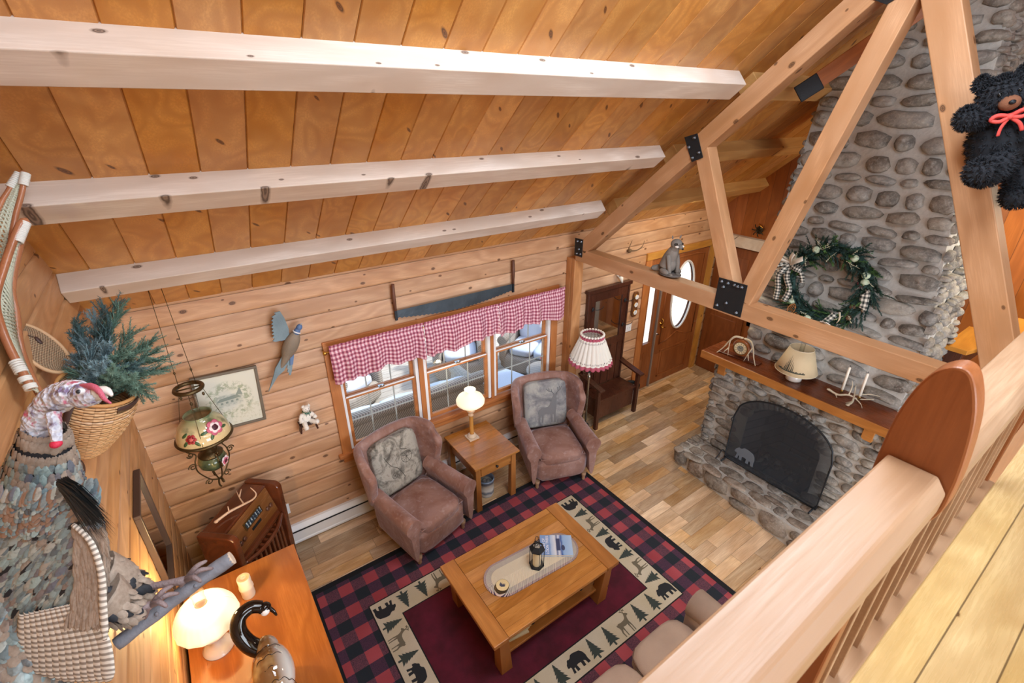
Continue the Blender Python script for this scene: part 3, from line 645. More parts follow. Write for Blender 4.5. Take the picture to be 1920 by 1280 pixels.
for yy in (-hw+.02, hw-.02): m = M(); m.tube([(-.10, yy, .006), (0, yy, .02), (.06, yy, .006)], .009); m.obj('foot', BLACKM, fs)
m = M(); m.tube(spl([(-.01, hw, .08), (-.05, hw+.02, .12), (-.08, hw+.03, .06), (-.12, hw+.04, .01)], 5), .006); m.obj('hook', BLACKM, fs)
m = M(); m.tube(spl([(-.012, hw-.005, .52), (-.03, hw+.01, .55), (-.012, hw-.002, .60)], 5), .005); m.obj('handle', BLACKM, fs); m = M(); m.tube(spl([(-.012, -hw+.005, .52), (-.03, -hw-.01, .55), (-.012, -hw+.002, .60)], 5), .005); m.obj('handle', BLACKM, fs)
# ---------------------------------------------------------------- outside: deck, railing, wicker set, pale ground
def sfn(p):   # superellipsoid radius for M.ell
    return lambda d: 1/((abs(d.x)**p+abs(d.y)**p+abs(d.z)**p)**(1/p))
def sbox(m, c, h, p=5, mi=0, rot=(0, 0, 0), n=28, k=14): m.ell(c, h, mi, n, k, rot, fn=sfn(p))
DECK = wood('deck_boards', '#C9C4BC', '#AFA89E', '#857C72', axis=0, board=.14, bax=1, knots=.05, rough=.7, var=.15, seam=.005)
m = M(); m.box(-4, 12, WY+.2, 8.1, -.32, -.2); tag(m.obj('deck', DECK), kind='structure')
m = M(); m.box(-40, 50, 8.1, 70, -1.2, -1.0); q = N('pale_ground'); x, y, z, v = q.xyz(); tag(m.obj('ground', q.fin(q.mix(q.mr(q.noise(v, .8, 5), .4, .7), S('#D9D9CF'), S('#B9BA9E')), .9)), kind='structure')
m = M(); m.box(-.9, 7.1, WY+.21, WY+.215, -1, -.2)
DR = plain('deck_rail_wood', '#9C8A7A', .8, var=.3)
r = thing('deck_railing', 'weathered deck railing with upright balusters seen through the windows', 'railing', (3, 8.0, -.2))
m = M(); m.box(-5, 7, -.05, .05, .92, .96); m.box(-5, 7, -.02, .02, .12, .20); m.obj('rail', DR, r)
for i in range(40):
    x = -2.6+i*.2
    m = M(); m.box(x-.045, x+.045, -.02, .02, .2, .92); m.obj('baluster', DR, r)
for x in (-2.9, -.5, 1.5, 3.6): m = M(); m.box(x-.07, x+.07, -.07, .07, 0, 1.05); m.obj('post', DR, r)
q = N('wicker'); x, y, z, v = q.xyz(); ck = q.n('ShaderNodeTexWave'); ck.bands_direction = 'DIAGONAL'; q.put(v, ck, 0); ck.inputs['Scale'].default_value = 18
WICK = q.fin(q.mix((ck, 'Fac'), S('#77706A'), S('#BDB4AA')), .7)
BLUEC = plain('pale_blue_cushion', '#C3CCDC', .85, bump=.2, bscale=60)
def wicker(name, label, loc, rz, w, d, h, nc, grp='wicker seats on the deck'):
    r = thing(name, label, 'outdoor seat', loc, rz, grp)
    m = M(); sbox(m, (0, 0, .22), (w/2, d/2, .17), 8); m.obj('seat_base', WICK, r)
    for s in (-1, 1): m = M(); sbox(m, (s*(w/2-.07), -.0, .42), (.08, d/2, .24), 5); m.tube([(s*(w/2-.07), -d/2, .64), (s*(w/2-.07), d/2, .66)], .085, 10); m.obj('armrest', WICK, r)
    m = M(); sbox(m, (0, d/2-.07, .5), (w/2, .09, .34), 5); m.tube([(-w/2, d/2-.06, .84), (w/2, d/2-.06, .84)], .09, 10); m.obj('backrest', WICK, r)
    cw = (w-.32)/nc
    for i in range(nc): m = M(); sbox(m, (-w/2+.16+cw*(i+.5), -.06, .45), (cw/2, d/2-.08, .075), 5); m.obj('seat_cushion', BLUEC, r)
    for i in range(nc): m = M(); sbox(m, (-w/2+.16+cw*(i+.5), d/2-.22, .66), (cw/2*.95, .08, .2), 4, rot=(-.2, 0, .05)); m.obj('back_cushion', BLUEC, r)
    return r
wicker('wicker_sofa', 'grey wicker deck sofa with pale blue cushions under the left window', (2.0, 5.35, -.2), PI, 2.1, .85, .8, 3)
wicker('wicker_chair', 'grey wicker chair with curved arms at far left of the deck', (1.55, 6.7, -.2), .5, .9, .85, .8, 1)
wicker('wicker_armchair', 'grey wicker deck chair seen through the middle window beyond the sofa', (3.55, 6.6, -.2), -.5, .9, .85, .8, 1)
wicker('wicker_loveseat', 'grey wicker loveseat with two blue cushions behind the right window', (4.75, 5.9, -.2), -1.0, 1.2, .85, .8, 2)
r = thing('wicker_ottoman', 'low grey wicker ottoman on the deck outside the right window', 'ottoman', (3.55, 5.2, -.2), .3); m = M(); sbox(m, (0, 0, .2), (.36, .32, .2), 7); m.obj('body', WICK, r); m = M(); sbox(m, (0, 0, .44), (.34, .3, .06), 5); m.obj('cushion', BLUEC, r)
r = thing('flower_vase', 'glass vase of pink flowers on the deck table outside the window', 'vase', (4.25, 5.1, .3)); m = M(); m.lathe([(.04, 0), (.05, .06), (.035, .14), (.045, .17)], 14); m.obj('vase', WHITE, r)
m = M(); rnd = random.Random(4)
for i in range(16): m.ell((rnd.uniform(-.08, .08), rnd.uniform(-.08, .08), .22+rnd.uniform(-.03, .07)), (.035, .035, .03), 0, 7, 5)
m.obj('flowers', plain('pink_petals', '#E07A86', .7), r)
r = thing('deck_table', 'small round wicker table on the deck holding the pink flowers', 'table', (4.25, 5.1, -.2)); m = M(); m.lathe([(.3, .46), (.3, .5)], 20); m.obj('tabletop', WICK, r); m = M(); m.lathe([(.2, 0), (.08, .1), (.08, .4), (.2, .46)], 14); m.obj('pedestal', WICK, r)
# ---------------------------------------------------------------- area rug
BEAR = BEARP
TREE = [(0, .52), (.07, .36), (.04, .37), (.13, .22), (.08, .24), (.18, .08), (.11, .10), (.24, -.07), (.15, -.05), (.29, -.22), (.18, -.20), (.33, -.38), (.05, -.33), (.05, -.5), (-.05, -.5), (-.05, -.33), (-.33, -.38), (-.18, -.20), (-.29, -.22), (-.15, -.05), (-.24, -.07), (-.11, .10), (-.18, .08), (-.08, .24), (-.13, .22), (-.04, .37), (-.07, .36)]
DEER = [(-.47, .25), (-.40, .32), (-.34, .345), (-.33, .40), (-.29, .35), (-.25, .26), (-.19, .17), (-.10, .12), (.08, .105), (.24, .13), (.31, .09), (.345, .12), (.36, .04), (.32, -.04), (.31, -.14), (.36, -.27), (.345, -.48), (.30, -.48), (.295, -.28), (.22, -.15), (.19, -.25), (.20, -.48), (.155, -.48), (.145, -.26), (.12, -.09), (-.02, -.11), (-.11, -.09), (-.12, -.26), (-.11, -.48), (-.155, -.48), (-.17, -.24), (-.195, -.09), (-.23, -.24), (-.22, -.48), (-.265, -.48), (-.28, -.22), (-.27, .0), (-.31, .12), (-.36, .20), (-.43, .205)]
ANT = [[(-.31, .37), (-.35, .45), (-.45, .50)], [(-.35, .45), (-.36, .54)], [(-.38, .47), (-.44, .43)], [(-.30, .37), (-.25, .46), (-.30, .54)], [(-.26, .44), (-.18, .48)]]
RW, RD = 1.61, 1.21
q = N('plaid_rug'); x, y, z, v = q.xyz(); ax, ay = q.math('ABSOLUTE', x), q.math('ABSOLUTE', y)
def inside(a, b): return q.math('MULTIPLY', q.math('LESS_THAN', ax, a), q.math('LESS_THAN', ay, b))
ck = .118
fx = q.math('LESS_THAN', q.math('FRACT', q.math('DIVIDE', q.math('ADD', ax, .045), 2*ck)), .5); fy = q.math('LESS_THAN', q.math('FRACT', q.math('DIVIDE', q.math('ADD', ay, .07), 2*ck)), .5)
fz = q.noise(v, 260, 2, .7); big = q.noise(v, 2.2, 2)
red, dk = q.mix(q.mr(big, .35, .7), S('#B5525C'), S('#9C3C46')), S('#1F2833')
midn = q.mix(q.mr(fz, .42, .58), S('#3E2C3C'), S('#7E4A5A')); midp = q.mix(q.mr(fz, .42, .58), S('#37293F'), S('#5A364E'))
pl = q.mix(fy, q.mix(fx, red, midn), q.mix(fx, midp, dk))
cream = q.mix(q.mr(q.noise(v, 3, 2), .3, .7), S('#D8D0BC'), S('#C9BD9F')); maroon = q.mix(q.mr(q.noise(v, 4, 3, .6), .35, .7), S('#4A0D20'), S('#6A1530'))
c = q.mix(inside(RW-.055, RD-.055), S('#12161C'), pl); c = q.mix(inside(1.204, .772), c, S('#14161A')); c = q.mix(inside(1.193, .761), c, cream); c = q.mix(inside(.979, .542), c, S('#14161A')); c = q.mix(inside(.969, .532), c, maroon)
c = q.mix(q.math('MULTIPLY', fz, .25), c, (0, 0, 0, 1)); q.bump(fz, .5, .004); RUGM = q.fin(c, .95)
RCX, RCY = 1.785, 2.268
m = M(); m.box(-RW, RW, -RD, RD, 0, .006)
def fig(kind, cx_, cy_, up, s, mi, mirror=1):
    U = Vector((up[1], -up[0], 0))*mirror; V = Vector((up[0], up[1], 0)); P = {'b': BEAR, 't': TREE, 'd': DEER}[kind]
    pts = [Vector((cx_, cy_, 0))+U*(a*s)+V*(b*s) for a, b in P]
    m.add([(p.x, p.y, .0070) for p in pts], [tuple(range(len(pts)))[::mirror]], mi)
    if kind == 'd':
        for st in ANT:
            for a, b in zip(st[:-1], st[1:]):
                A = Vector((cx_, cy_, 0))+U*(a[0]*s)+V*(a[1]*s); B = Vector((cx_, cy_, 0))+U*(b[0]*s)+V*(b[1]*s); t = (B-A).normalized(); w_ = Vector((-t.y, t.x, 0))*.0035
                m.add([(k_.x, k_.y, .0071) for k_ in (A-w_, B-w_, B+w_, A+w_)], [(0, 1, 2, 3)], mi)
bx_, by_ = 1.088, .652
colm = {'b': 1, 't': 2, 'd': 3}; sz = {'b': .19, 't': .185, 'd': .20}
for seq, f_, up in (("bttdttbttdttb", lambda t: (-bx_+2*bx_*t, by_), (0, -1)), ("bttdttbttdttb", lambda t: (-bx_+2*bx_*t, -by_), (0, 1))):
    for i, k_ in enumerate(seq): a, b = f_(i/(len(seq)-1)); fig(k_, a, b, up, sz[k_], colm[k_], -1 if i % 2 else 1)
for seq, f_, up in (("tdtbtdt", lambda t: (bx_, by_-.16-(2*by_-.32)*t), (-1, 0)), ("tdtbtdt", lambda t: (-bx_, by_-.16-(2*by_-.32)*t), (1, 0))):
    for i, k_ in enumerate(seq): a, b = f_(i/(len(seq)-1)); fig(k_, a, b, up, sz[k_]*.95, colm[k_], 1)
o = m.obj('area_rug', [RUGM, plain('rug_bear', '#23262B', .95), plain('rug_tree', '#38423F', .95), plain('rug_deer', '#6C6656', .95)], loc=(RCX, RCY, .001))
tag(o, 'red and black plaid rug bordered with bears, deer and fir trees', 'rug')
# ---------------------------------------------------------------- coffee table
t = thing('coffee_table', 'golden oak coffee table with two drawers and lower shelf on the plaid rug', 'table', (1.80, 2.27, .007))
m = M(); m.box(-.515, .515, -.42, .42, .425, .457); m.obj('tabletop', OAKP, t, bevel=.004)
m = M(); m.box(-.65, -.517, -.425, .425, .42, .459); m.obj('breadboard_end', OAKY, t, bevel=.005); m = M(); m.box(.517, .65, -.425, .425, .42, .459); m.obj('breadboard_end', OAKY, t, bevel=.005)
for sx in (-1, 1):
    for sy in (-1, 1):
        m = M(); m.at((sx*.515, sy*.345, 0)); m.taper((.052, .052), (.042, .042), 0, .42, 0, (sx*.035, sy*.02)); m.obj('leg', OAKZ, t, bevel=.004)
m = M(); m.box(-.50, .50, .33, .35, .30, .42); m.box(-.50, .50, -.35, -.335, .395, .42); m.box(-.50, .50, -.35, -.335, .29, .305); m.box(-.02, .02, -.35, -.335, .305, .395); m.box(-.53, -.51, -.33, .33, .30, .42); m.box(.51, .53, -.33, .33, .30, .42); m.obj('apron', OAK, t)
for s in (-1, 1):
    m = M(); m.box(s*.255-.225, s*.255+.225, -.358, -.337, .308, .392); d = m.obj('drawer', OAK, t, bevel=.003)
    m = M(); m.at((s*.255, -.358, .35), (PI/2, 0, 0)); m.lathe([(.006, 0), (.006, .012), (.014, .016), (.015, .022), (.008, .028), (0, .029)], 12, caps=False); m.obj('knob', BLACKM, d)
m = M(); m.box(-.52, .52, -.35, .33, .12, .145); m.obj('lower_shelf', OAK, t, bevel=.003)
m = M()
for s in (-1, 1): m.box(s*.525-.012, s*.525+.012, -.33, .33, .145, .175)
mats = [plain(n_, c_, .55) for n_, c_ in (('mag_cream', '#E4DCC0'), ('mag_red', '#A8443A'), ('mag_green', '#5A6A5A'), ('mag_tan', '#C9A56A'))]
for i in range(6):
    m = M(); m.box(-.13, .13, -.10, .10, 0, .016); m.box(-.129, .131, -.101, .099, .002, .014, 1)
    o = m.obj('magazine', [mats[i % 4], mats[0]], loc=(1.80-.36+.01*(i % 3), 2.27-.20+.01*(i % 2), .1525+.0165*i), rot=(0, 0, .08*i-.15)); tag(o, 'magazine in the pile on the lower shelf of the coffee table', 'magazine', 'magazines on the coffee table shelf')
# braided runner
q = N('braided_jute'); x, y, z, v = q.xyz(); L2 = .455-.165
dx = q.math('MAXIMUM', q.math('SUBTRACT', q.math('ABSOLUTE', x), L2-.0), 0.0); rr = q.math('SQRT', q.math('ADD', q.math('MULTIPLY', dx, dx), q.math('MULTIPLY', y, y)))
br_ = q.math('SINE', q.math('ADD', q.math('MULTIPLY', q.math('ADD', x, y), 520.0), q.math('MULTIPLY', rr, 900.0)))
core = q.mix(q.mr(q.math('SINE', q.math('MULTIPLY', rr, 900.0)), -1, 1), S('#CFC3A8'), S('#E6DCC6')); spk = q.mix(q.mr(br_, -.2, .2), S('#8F8A86'), S('#D8CFC0'))
edge = q.mix(q.mr(br_, -.1, .1), S('#4A3A58'), S('#D9C2B8')); c = q.mix(q.math('GREATER_THAN', rr, .105), core, spk); c = q.mix(q.math('GREATER_THAN', rr, .150), c, edge)
q.bump(br_, .5, .003); JUTE = q.fin(c, .9)
m = M(); pts = [(L2+.168*math.cos(a), .168*math.sin(a)) for a in [(-90+180*i/20)*PI/180 for i in range(21)]]+[(-L2+.168*math.cos(a), .168*math.sin(a)) for a in [(90+180*i/20)*PI/180 for i in range(21)]]
m.prism(pts, 0, .008); o = m.obj('table_runner', JUTE, loc=(1.82, 2.262, .4665), rot=(0, 0, -.06)); tag(o, 'oval braided runner with red and blue edge on the coffee table', 'table runner')
# lantern
ln = thing('lantern', 'black metal hexagonal lantern holding a cream candle on the runner', 'lantern', (1.835, 2.225, .475), .2)
hx = lambda r_, z, o=0: [(r_*math.cos(PI/3*i+o), r_*math.sin(PI/3*i+o), z) for i in range(6)]
m = M(); m.lathe([(.066, 0), (.066, .012)], 6, smooth=False); a, b = hx(.062, .012), hx(.062, .19)
for i in range(6): m.tube([a[i], b[i]], .0035, 4)
for h_ in (a, b): m.tube(h_, .004, 4, closed=True)
m.obj('cage', BLACKM, ln)
m = M(); m.lathe([(.068, .19), (.068, .2), (.038, .232), (.038, .24)], 6, smooth=False, caps=False); m.tube([(.03*math.cos(PI*i/6), 0, .262+.03*math.sin(PI*i/6)) for i in range(12)], .003, 5, closed=True)
for i in range(4): a_ = PI/2*i; m.tube([(.034*math.cos(a_), .034*math.sin(a_), .236), (.03*math.cos(a_), .03*math.sin(a_), .262), (.0, 0, .272)], .003, 5)
m.tube([(-.012, 0, .275), (-.02, .01, .31), (.0, .015, .325), (.02, .01, .31), (.012, 0, .275)], .0028, 5); m.obj('roof', BLACKM, ln)
m = M(); 
for i in range(6):
    a_, b_ = hx(.060, .014)[i], hx(.060, .014)[(i+1) % 6]; m.add([a_, b_, (b_[0], b_[1], .188), (a_[0], a_[1], .188)], [(0, 1, 2, 3)])
m.obj('glass_panes', GLASS, ln)
m = M(); m.lathe([(.034, .012), (.034, .15), (.028, .155), (.0, .148)], 20, caps=False); m.tube([(0, 0, .148), (0, 0, .16)], .0015, 4); m.obj('candle', plain('cream_wax', '#EFE3BE', .5), ln)
# book and coasters
bk_ = thing('book', 'blue picture book with a loon cover lying on the runner', 'book', (2.095, 2.275, .475), -.62)
q = N('loon_cover'); x, y, z, v = q.xyz(); n1 = q.noise(v, 14, 3)
yy = q.math('ADD', x, q.math('MULTIPLY', n1, .02))
c = q.ramp(q.mr(yy, -.14, .14), [(0, '#7FA0D0'), (.33, '#7E9CCB'), (.36, '#A9BEDC'), (.5, '#D9DEE6'), (.56, '#5C6E9A'), (.62, '#D4DCEA'), (.7, '#3F5FA0'), (.76, '#8FB0DA'), (1, '#A8C4E4')]); COVER = q.fin(c, .25)
m = M(); m.box(-.14, .14, -.105, .105, 0, .018); m.obj('pages', plain('paper', '#EDEAE0', .8), bk_); m = M(); m.box(-.143, .143, -.108, .108, .018, .0205); m.box(-.143, .143, -.108, .108, -.0, .002); cv = m.obj('cover', COVER, bk_)
def text(s_, size, name, mat, parent, loc, rot, ext=.0004):
    fc = bpy.data.curves.new(name, 'FONT'); fc.body = s_; fc.size = size; fc.extrude = ext; fc.align_x = 'CENTER'; fc.align_y = 'CENTER'; fc.space_line = .95
    t_ = bpy.data.objects.new(name, fc); COL.objects.link(t_); me = bpy.data.meshes.new_from_object(t_.evaluated_get(bpy.context.evaluated_depsgraph_get())); bpy.data.objects.remove(t_)
    me.materials.clear(); me.materials.append(mat); o = bpy.data.objects.new(name, me); COL.objects.link(o); o.parent = parent; o.location = loc; o.rotation_euler = rot; return o
text('LAND OF\nLOON TREES', .034, 'title', plain('title_white', '#F2F4F8', .5), cv, (-.095, 0, .0211), (0, 0, PI/2))
m = M(); m.box(.0, .035, -.06, .07, .0206, .0212); m.ell((.06, -.03, .0206), (.016, .03, .0008), 0, 10, 4); m.obj('cover_art', plain('ink_navy', '#3A4668', .4), cv)
BARK = plain('birch_bark_edge', '#4A3E2A', .9); SLICE = plain('wood_slice', '#E2CF9E', .6, var=.3)
for i in range(3):
    c_ = thing('coaster', ('bark-edged wood slice coaster, lowest of the stack on the runner', 'bark-edged wood slice coaster in the middle of the stack', 'bark-edged wood slice coaster with a painted loon, top of the stack')[i], 'coaster', (1.462+.004*i, 2.215-.003*i, .4752+.0125*i), i*1.1, 'coasters stacked on the runner')
    m = M(); m.lathe([(.055, 0), (.057, .006), (.055, .012)], 20, rib=.02, ribn=5); m.obj('bark_rim', BARK, c_); m = M(); m.lathe([(.053, .0005), (.053, .0124)], 20, rib=.02, ribn=5); s_ = m.obj('slice', SLICE, c_)
    if i == 2:
        m = M(); m.prism([(x*.05, y*.05) for x, y in BEAR], .0124, .0128); m.obj('painted_figure', plain('paint_dark', '#3A3F55', .6), c_)
# ---------------------------------------------------------------- side table
t = thing('side_table', 'oak side table with one drawer between the two wing chairs', 'table', (2.215, 3.735, .007))
OAKPY = wood('oak_planks_side', '#CB8C4C', '#B47638', '#7C4718', axis=0, board=.13, bax=1, knots=.15, rough=.25, var=.25, seam=.0015, kscale=3)
m = M(); m.box(-.285, .285, -.35, .335, .61, .635); m.obj('tabletop', OAKPY, t, bevel=.004)
for sx in (-1, 1):
    for sy in (-1, 1):
        m = M(); m.at((sx*.225, sy*.285, 0)); m.taper((.033, .033), (.028, .028), 0, .61, 0, (sx*.005, -sy*.0)); m.obj('leg', OAKZ, t, bevel=.003)
m = M(); m.box(-.205, .205, -.30, -.285, .455, .61); m.box(-.24, -.22, -.27, .27, .455, .61); m.box(.22, .24, -.27, .27, .455, .61); m.box(-.2, .2, .28, .3, .455, .61); m.obj('apron', OAK, t)
m = M(); m.box(-.19, .19, -.312, -.298, .475, .592); d = m.obj('drawer', OAK, t, bevel=.003)
m = M(); m.at((0, -.312, .535), (PI/2, 0, 0)); m.lathe([(.006, 0), (.006, .012), (.015, .018), (.014, .026), (0, .03)], 12, caps=False); m.obj('knob', BLACKM, d)
cr = thing('stoneware_crock', 'white and blue painted stoneware crock on the floor under the side table', 'crock', (2.20, 3.62, 0))
q = N('blue_crock'); x, y, z, v = q.xyz(); CR = q.fin(q.ramp(q.math('ADD', q.mr(z, 0, .22), q.math('MULTIPLY', q.noise(v, 14, 3), .25)), [(0, '#7C93AE'), (.3, '#DDE1E2'), (.45, '#6C7F93'), (.6, '#E4E6E2'), (.9, '#D8D8D0'), (1, '#7C8FA8')]), .25)
m = M(); m.lathe([(.075, 0), (.085, .02), (.09, .12), (.088, .21), (.095, .215), (.095, .235), (.082, .235), (.078, .2), (.075, .05), (0, .04)], 24, caps=False); m.obj('pot', CR, cr)
m = M()
for i in range(4): m.ell((.03*math.cos(i*1.7), .03*math.sin(i*1.7), .17), (.035, .03, .03), 0, 8, 5)
m.obj('contents', plain('grey_pebbles', '#8A8D90', .6), cr)
# ---------------------------------------------------------------- wing chairs
q = N('suede'); x, y, z, v = q.xyz(); n1 = q.noise(v, 3.2, 4, .6, .6); n2 = q.noise(v, 22, 4)
c = q.mix(q.mr(n1, .35, .65), S('#7E5444'), S('#A07E74')); c = q.mix(q.mr(n2, .55, .75, 0, .4), c, S('#BBA8A8')); q.bump(q.noise(v, 7, 3, .6, 1.2), .35, .03)
SUEDE = q.fin(c, .72); q.bs.inputs['Sheen Weight'].default_value = .6; q.bs.inputs['Sheen Roughness'].default_value = .4; q.bs.inputs['Sheen Tint'].default_value = S('#D8D0DC')
def tapestry(name, cols, sc):
    q = N(name); x, y, z, v = q.xyz(); n1 = q.noise(v, sc, 5, .65, 1.2); n2 = q.noise(v, sc*5, 4, .7)
    c = q.ramp(q.math('ADD', q.math('MULTIPLY', n1, .75), q.math('MULTIPLY', n2, .25)), [(.36, cols[0]), (.47, cols[1]), (.55, cols[2]), (.64, cols[3])]); q.bump(n2, .2, .003); return q.fin(c, .85)
TAPA = tapestry('toile_tapestry', ['#57534C', '#8C887E', '#B0ABA0', '#A7A297'], 7)
TAPB = tapestry('deer_tapestry', ['#6A6B70', '#8B8C8E', '#A6A6A2', '#B0B0AC'], 3)
CUFF = plain('turned_foot', '#A8876A', .5)
def wingchair(label, loc, rz, kind):
    t = thing('wing_chair', label, 'armchair', loc, rz)
    m = M(); sbox(m, (0, -.02, .25), (.325, .37, .145), 9); m.obj('seat_base', SUEDE, t)
    m = M(); sbox(m, (0, -.10, .40), (.272, .30, .075), 5); cu = m.obj('seat_cushion', SUEDE, t)
    m = M(); m.tube([(-.262, -.38, .432), (-.262, .17, .432), (.262, .17, .432), (.262, -.38, .432)], .006, 6, closed=True); m.obj('piping', SUEDE, cu)
    for s in (-1, 1):
        m = M()
        def arm(u, v_, s=s):      # u around section, v along depth
            a = -PI*.5+u*2*PI; y_ = -.40+v_*.62; fl = 1+.10*(1-v_)**2; ro = .078*fl
            cx_ = s*(.338+.015*(1-v_)); cz_ = .545+.03*(v_-.3)**2-.03*(1-v_)*0
            # D-shaped section: roll on top, straight panel below
            ca, sa = math.cos(a), math.sin(a)
            if sa > -.3: return (cx_+s*ro*ca*1.0, y_, cz_+ro*sa)
            t_ = (-.3-sa)/.7; return (cx_+s*(ro*ca*.55+.0), y_, cz_-ro*.3-t_*(.40))
        m.grid(arm, 28, 12); nn = 29
        for row, fl in ((0, False), (12, True)):
            idx = [row*nn+i for i in range(28)]; m.f.append(tuple(idx if (s > 0) ^ fl else idx[::-1])); m.m.append(0); m.s.append(False)
        m.obj('armrest', SUEDE, t, bevel=.012, seg=3)
    def shell(u, v_):
        a = (u-.5)*2; top = 1.06-.02*a*a*2; 
        if abs(a) < .56: x_ = a/.56*.325; y_ = .33-.02*(a/.56)**2; zt = 1.08-.03*(a/.56)**2
        else:
            b = (abs(a)-.56)/.44; ang = b*1.0; x_ = math.copysign(.325+.07*math.sin(min(1, b*1.6)*PI/2), a); y_ = .31-.36*b**.9; zt = 1.05-.11*b**2.5
        z0 = .30 if abs(a) < .56 else .30+.30*min(1, (abs(a)-.56)/.2)
        if abs(a) > .56: z0 = .30+.29*min(1, ((abs(a)-.56)/.44)**.5*1.1)
        z_ = z0+(zt-z0)*v_; lean = .13*max(0, (z_-.4)/.6)
        if abs(a) > .56 and b > .55: y_ += (b-.55)*.35*(1-v_)**1.5+(b-.55)*.22*max(0, v_-.75)*4
        return (x_*(1+.05*v_), y_+lean, z_)
    m = M(); m.grid(shell, 26, 10); m.obj('back', SUEDE, t, solid=.085, sub=1)
    m = M(); O = Vector((0, .262, .45)); zz = Vector((0, .20, .98)).normalized(); yy_ = Vector((0, .98, -.20)).normalized()
    m.frame(O, (1, 0, 0), yy_, zz); sbox(m, (0, 0, .275), (.272, .06, .295), 8); pn = m.obj('tapestry_panel', TAPB if kind else TAPA, t); pn['label'] = 'grey woven deer panel' if kind else 'grey woven floral panel'
    m = M(); m.frame(O, (1, 0, 0), yy_, zz)
    if kind:
        D = [(a*.36+.06, b*.40+.235) for a, b in [(.10, .38), (.05, .30), (.02, .22), (-.04, .08), (-.12, .02), (-.30, 0), (-.42, -.04), (-.46, -.14), (-.44, -.3), (-.46, -.5), (-.42, -.5), (-.39, -.3), (-.33, -.22), (-.34, -.48), (-.30, -.48), (-.27, -.22), (-.1, -.2), (-.02, -.24), (0, -.5), (.04, -.5), (.05, -.24), (.1, -.25), (.11, -.52), (.15, -.52), (.16, -.2), (.2, 0), (.2, .16), (.22, .26), (.2, .34), (.26, .42), (.2, .40), (.15, .42), (.1, .40), (.03, .43)]]
        m.prism(D, -.063, -.056, plane='xz')
        for st in ([(.12, .41), (.04, .50), (-.06, .52), (-.14, .60)], [(.04, .50), (.02, .60)], [(-.04, .52), (-.05, .62)], [(.19, .41), (.28, .50), (.36, .54), (.40, .64)], [(.28, .50), (.26, .62)], [(.34, .53), (.33, .64)]):
            m.tube([(a*.36+.06, -.060, b*.40+.235) for a, b in st], .0045, 5)
        m.obj('woven_deer', plain('deer_thread', '#77787B', .85), pn)
    else:
        for (cx_, cz_, r_) in ((.10, .30, .065), (-.08, .17, .03)):
            for i in range(9): a = PI*i/8*1.6; m.tube([(cx_, -.061, cz_), (cx_+r_*math.cos(a), -.060, cz_+r_*math.sin(a))], .002, 4)
            m.tube([(cx_+r_*math.cos(PI*i/10*2), -.060, cz_+r_*math.sin(PI*i/10*2)) for i in range(10)], .003, 4, closed=True)
        m.tube(spl([(.03, -.061, .1), (-.02, -.061, .22), (-.1, -.061, .3), (-.15, -.061, .42)], 5), .003, 4); m.tube(spl([(.12, -.061, .38), (.05, -.061, .42), (.08, -.061, .48)], 5), .004, 4)
        m.obj('woven_fan', plain('toile_thread', '#5F5B53', .85), pn)
    for sx in (-1, 1):
        for yy in (-.33, .30):
            m = M(); m.at((sx*.29, yy, 0)); m.lathe([(.016, 0), (.022, .015), (.018, .04), (.028, .07), (.032, .11)], 14); m.obj('foot', CUFF, t)
    return t
wingchair('brown suede wing chair with floral tapestry back, left of the side table', (1.36, 3.58, .007), math.radians(14), 0)
wingchair('brown suede wing chair with deer tapestry back, right of the side table', (3.115, 3.56, .007), math.radians(-20), 1)
# ---------------------------------------------------------------- sofa (top of it shows below the railing)
SOFA = plain('sofa_chenille', '#B8A495', .9, bump=.5, bscale=150, var=.25); SOFA2 = plain('sofa_piping', '#6E5346', .8)
t = thing('sofa', 'beige upholstered sofa with piped cushions partly hidden below the handrail', 'sofa', (1.60, .80, 0))
m = M(); sbox(m, (0, -.05, .22), (1.05, .42, .18), 9); m.obj('base', SOFA, t)
m = M(); sbox(m, (0, -.40, .52), (1.0, .14, .34), 6); m.obj('backrest', SOFA, t)
for s in (-1, 1): m = M(); sbox(m, (s*.985, -.02, .40), (.12, .44, .22), 5); m.tube([(s*.985, -.42, .58), (s*.985, .40, .56)], .115, 14); m.obj('armrest', SOFA, t)
for i in range(3):
    m = M(); sbox(m, (-.60+.565*i+.03, .10, .44), (.28, .36, .085), 5, n=32); c_ = m.obj('seat_cushion', SOFA, t)
    m = M(); x0 = -.57+.565*i
    pts = [(x0+.272*a_, .10+.352*b_, .475) for a_, b_ in [(math.copysign(abs(math.cos(a))**.35, math.cos(a)), math.copysign(abs(math.sin(a))**.35, math.sin(a))) for a in [2*PI*k/40 for k in range(40)]]]
    m.tube(pts, .006, 6, closed=True); m.obj('piping', SOFA2, c_)
    m = M(); sbox(m, (-.60+.565*i+.03, -.23, .66), (.28, .10, .22), 4, rot=(.15, 0, 0)); m.obj('back_cushion', SOFA, t)
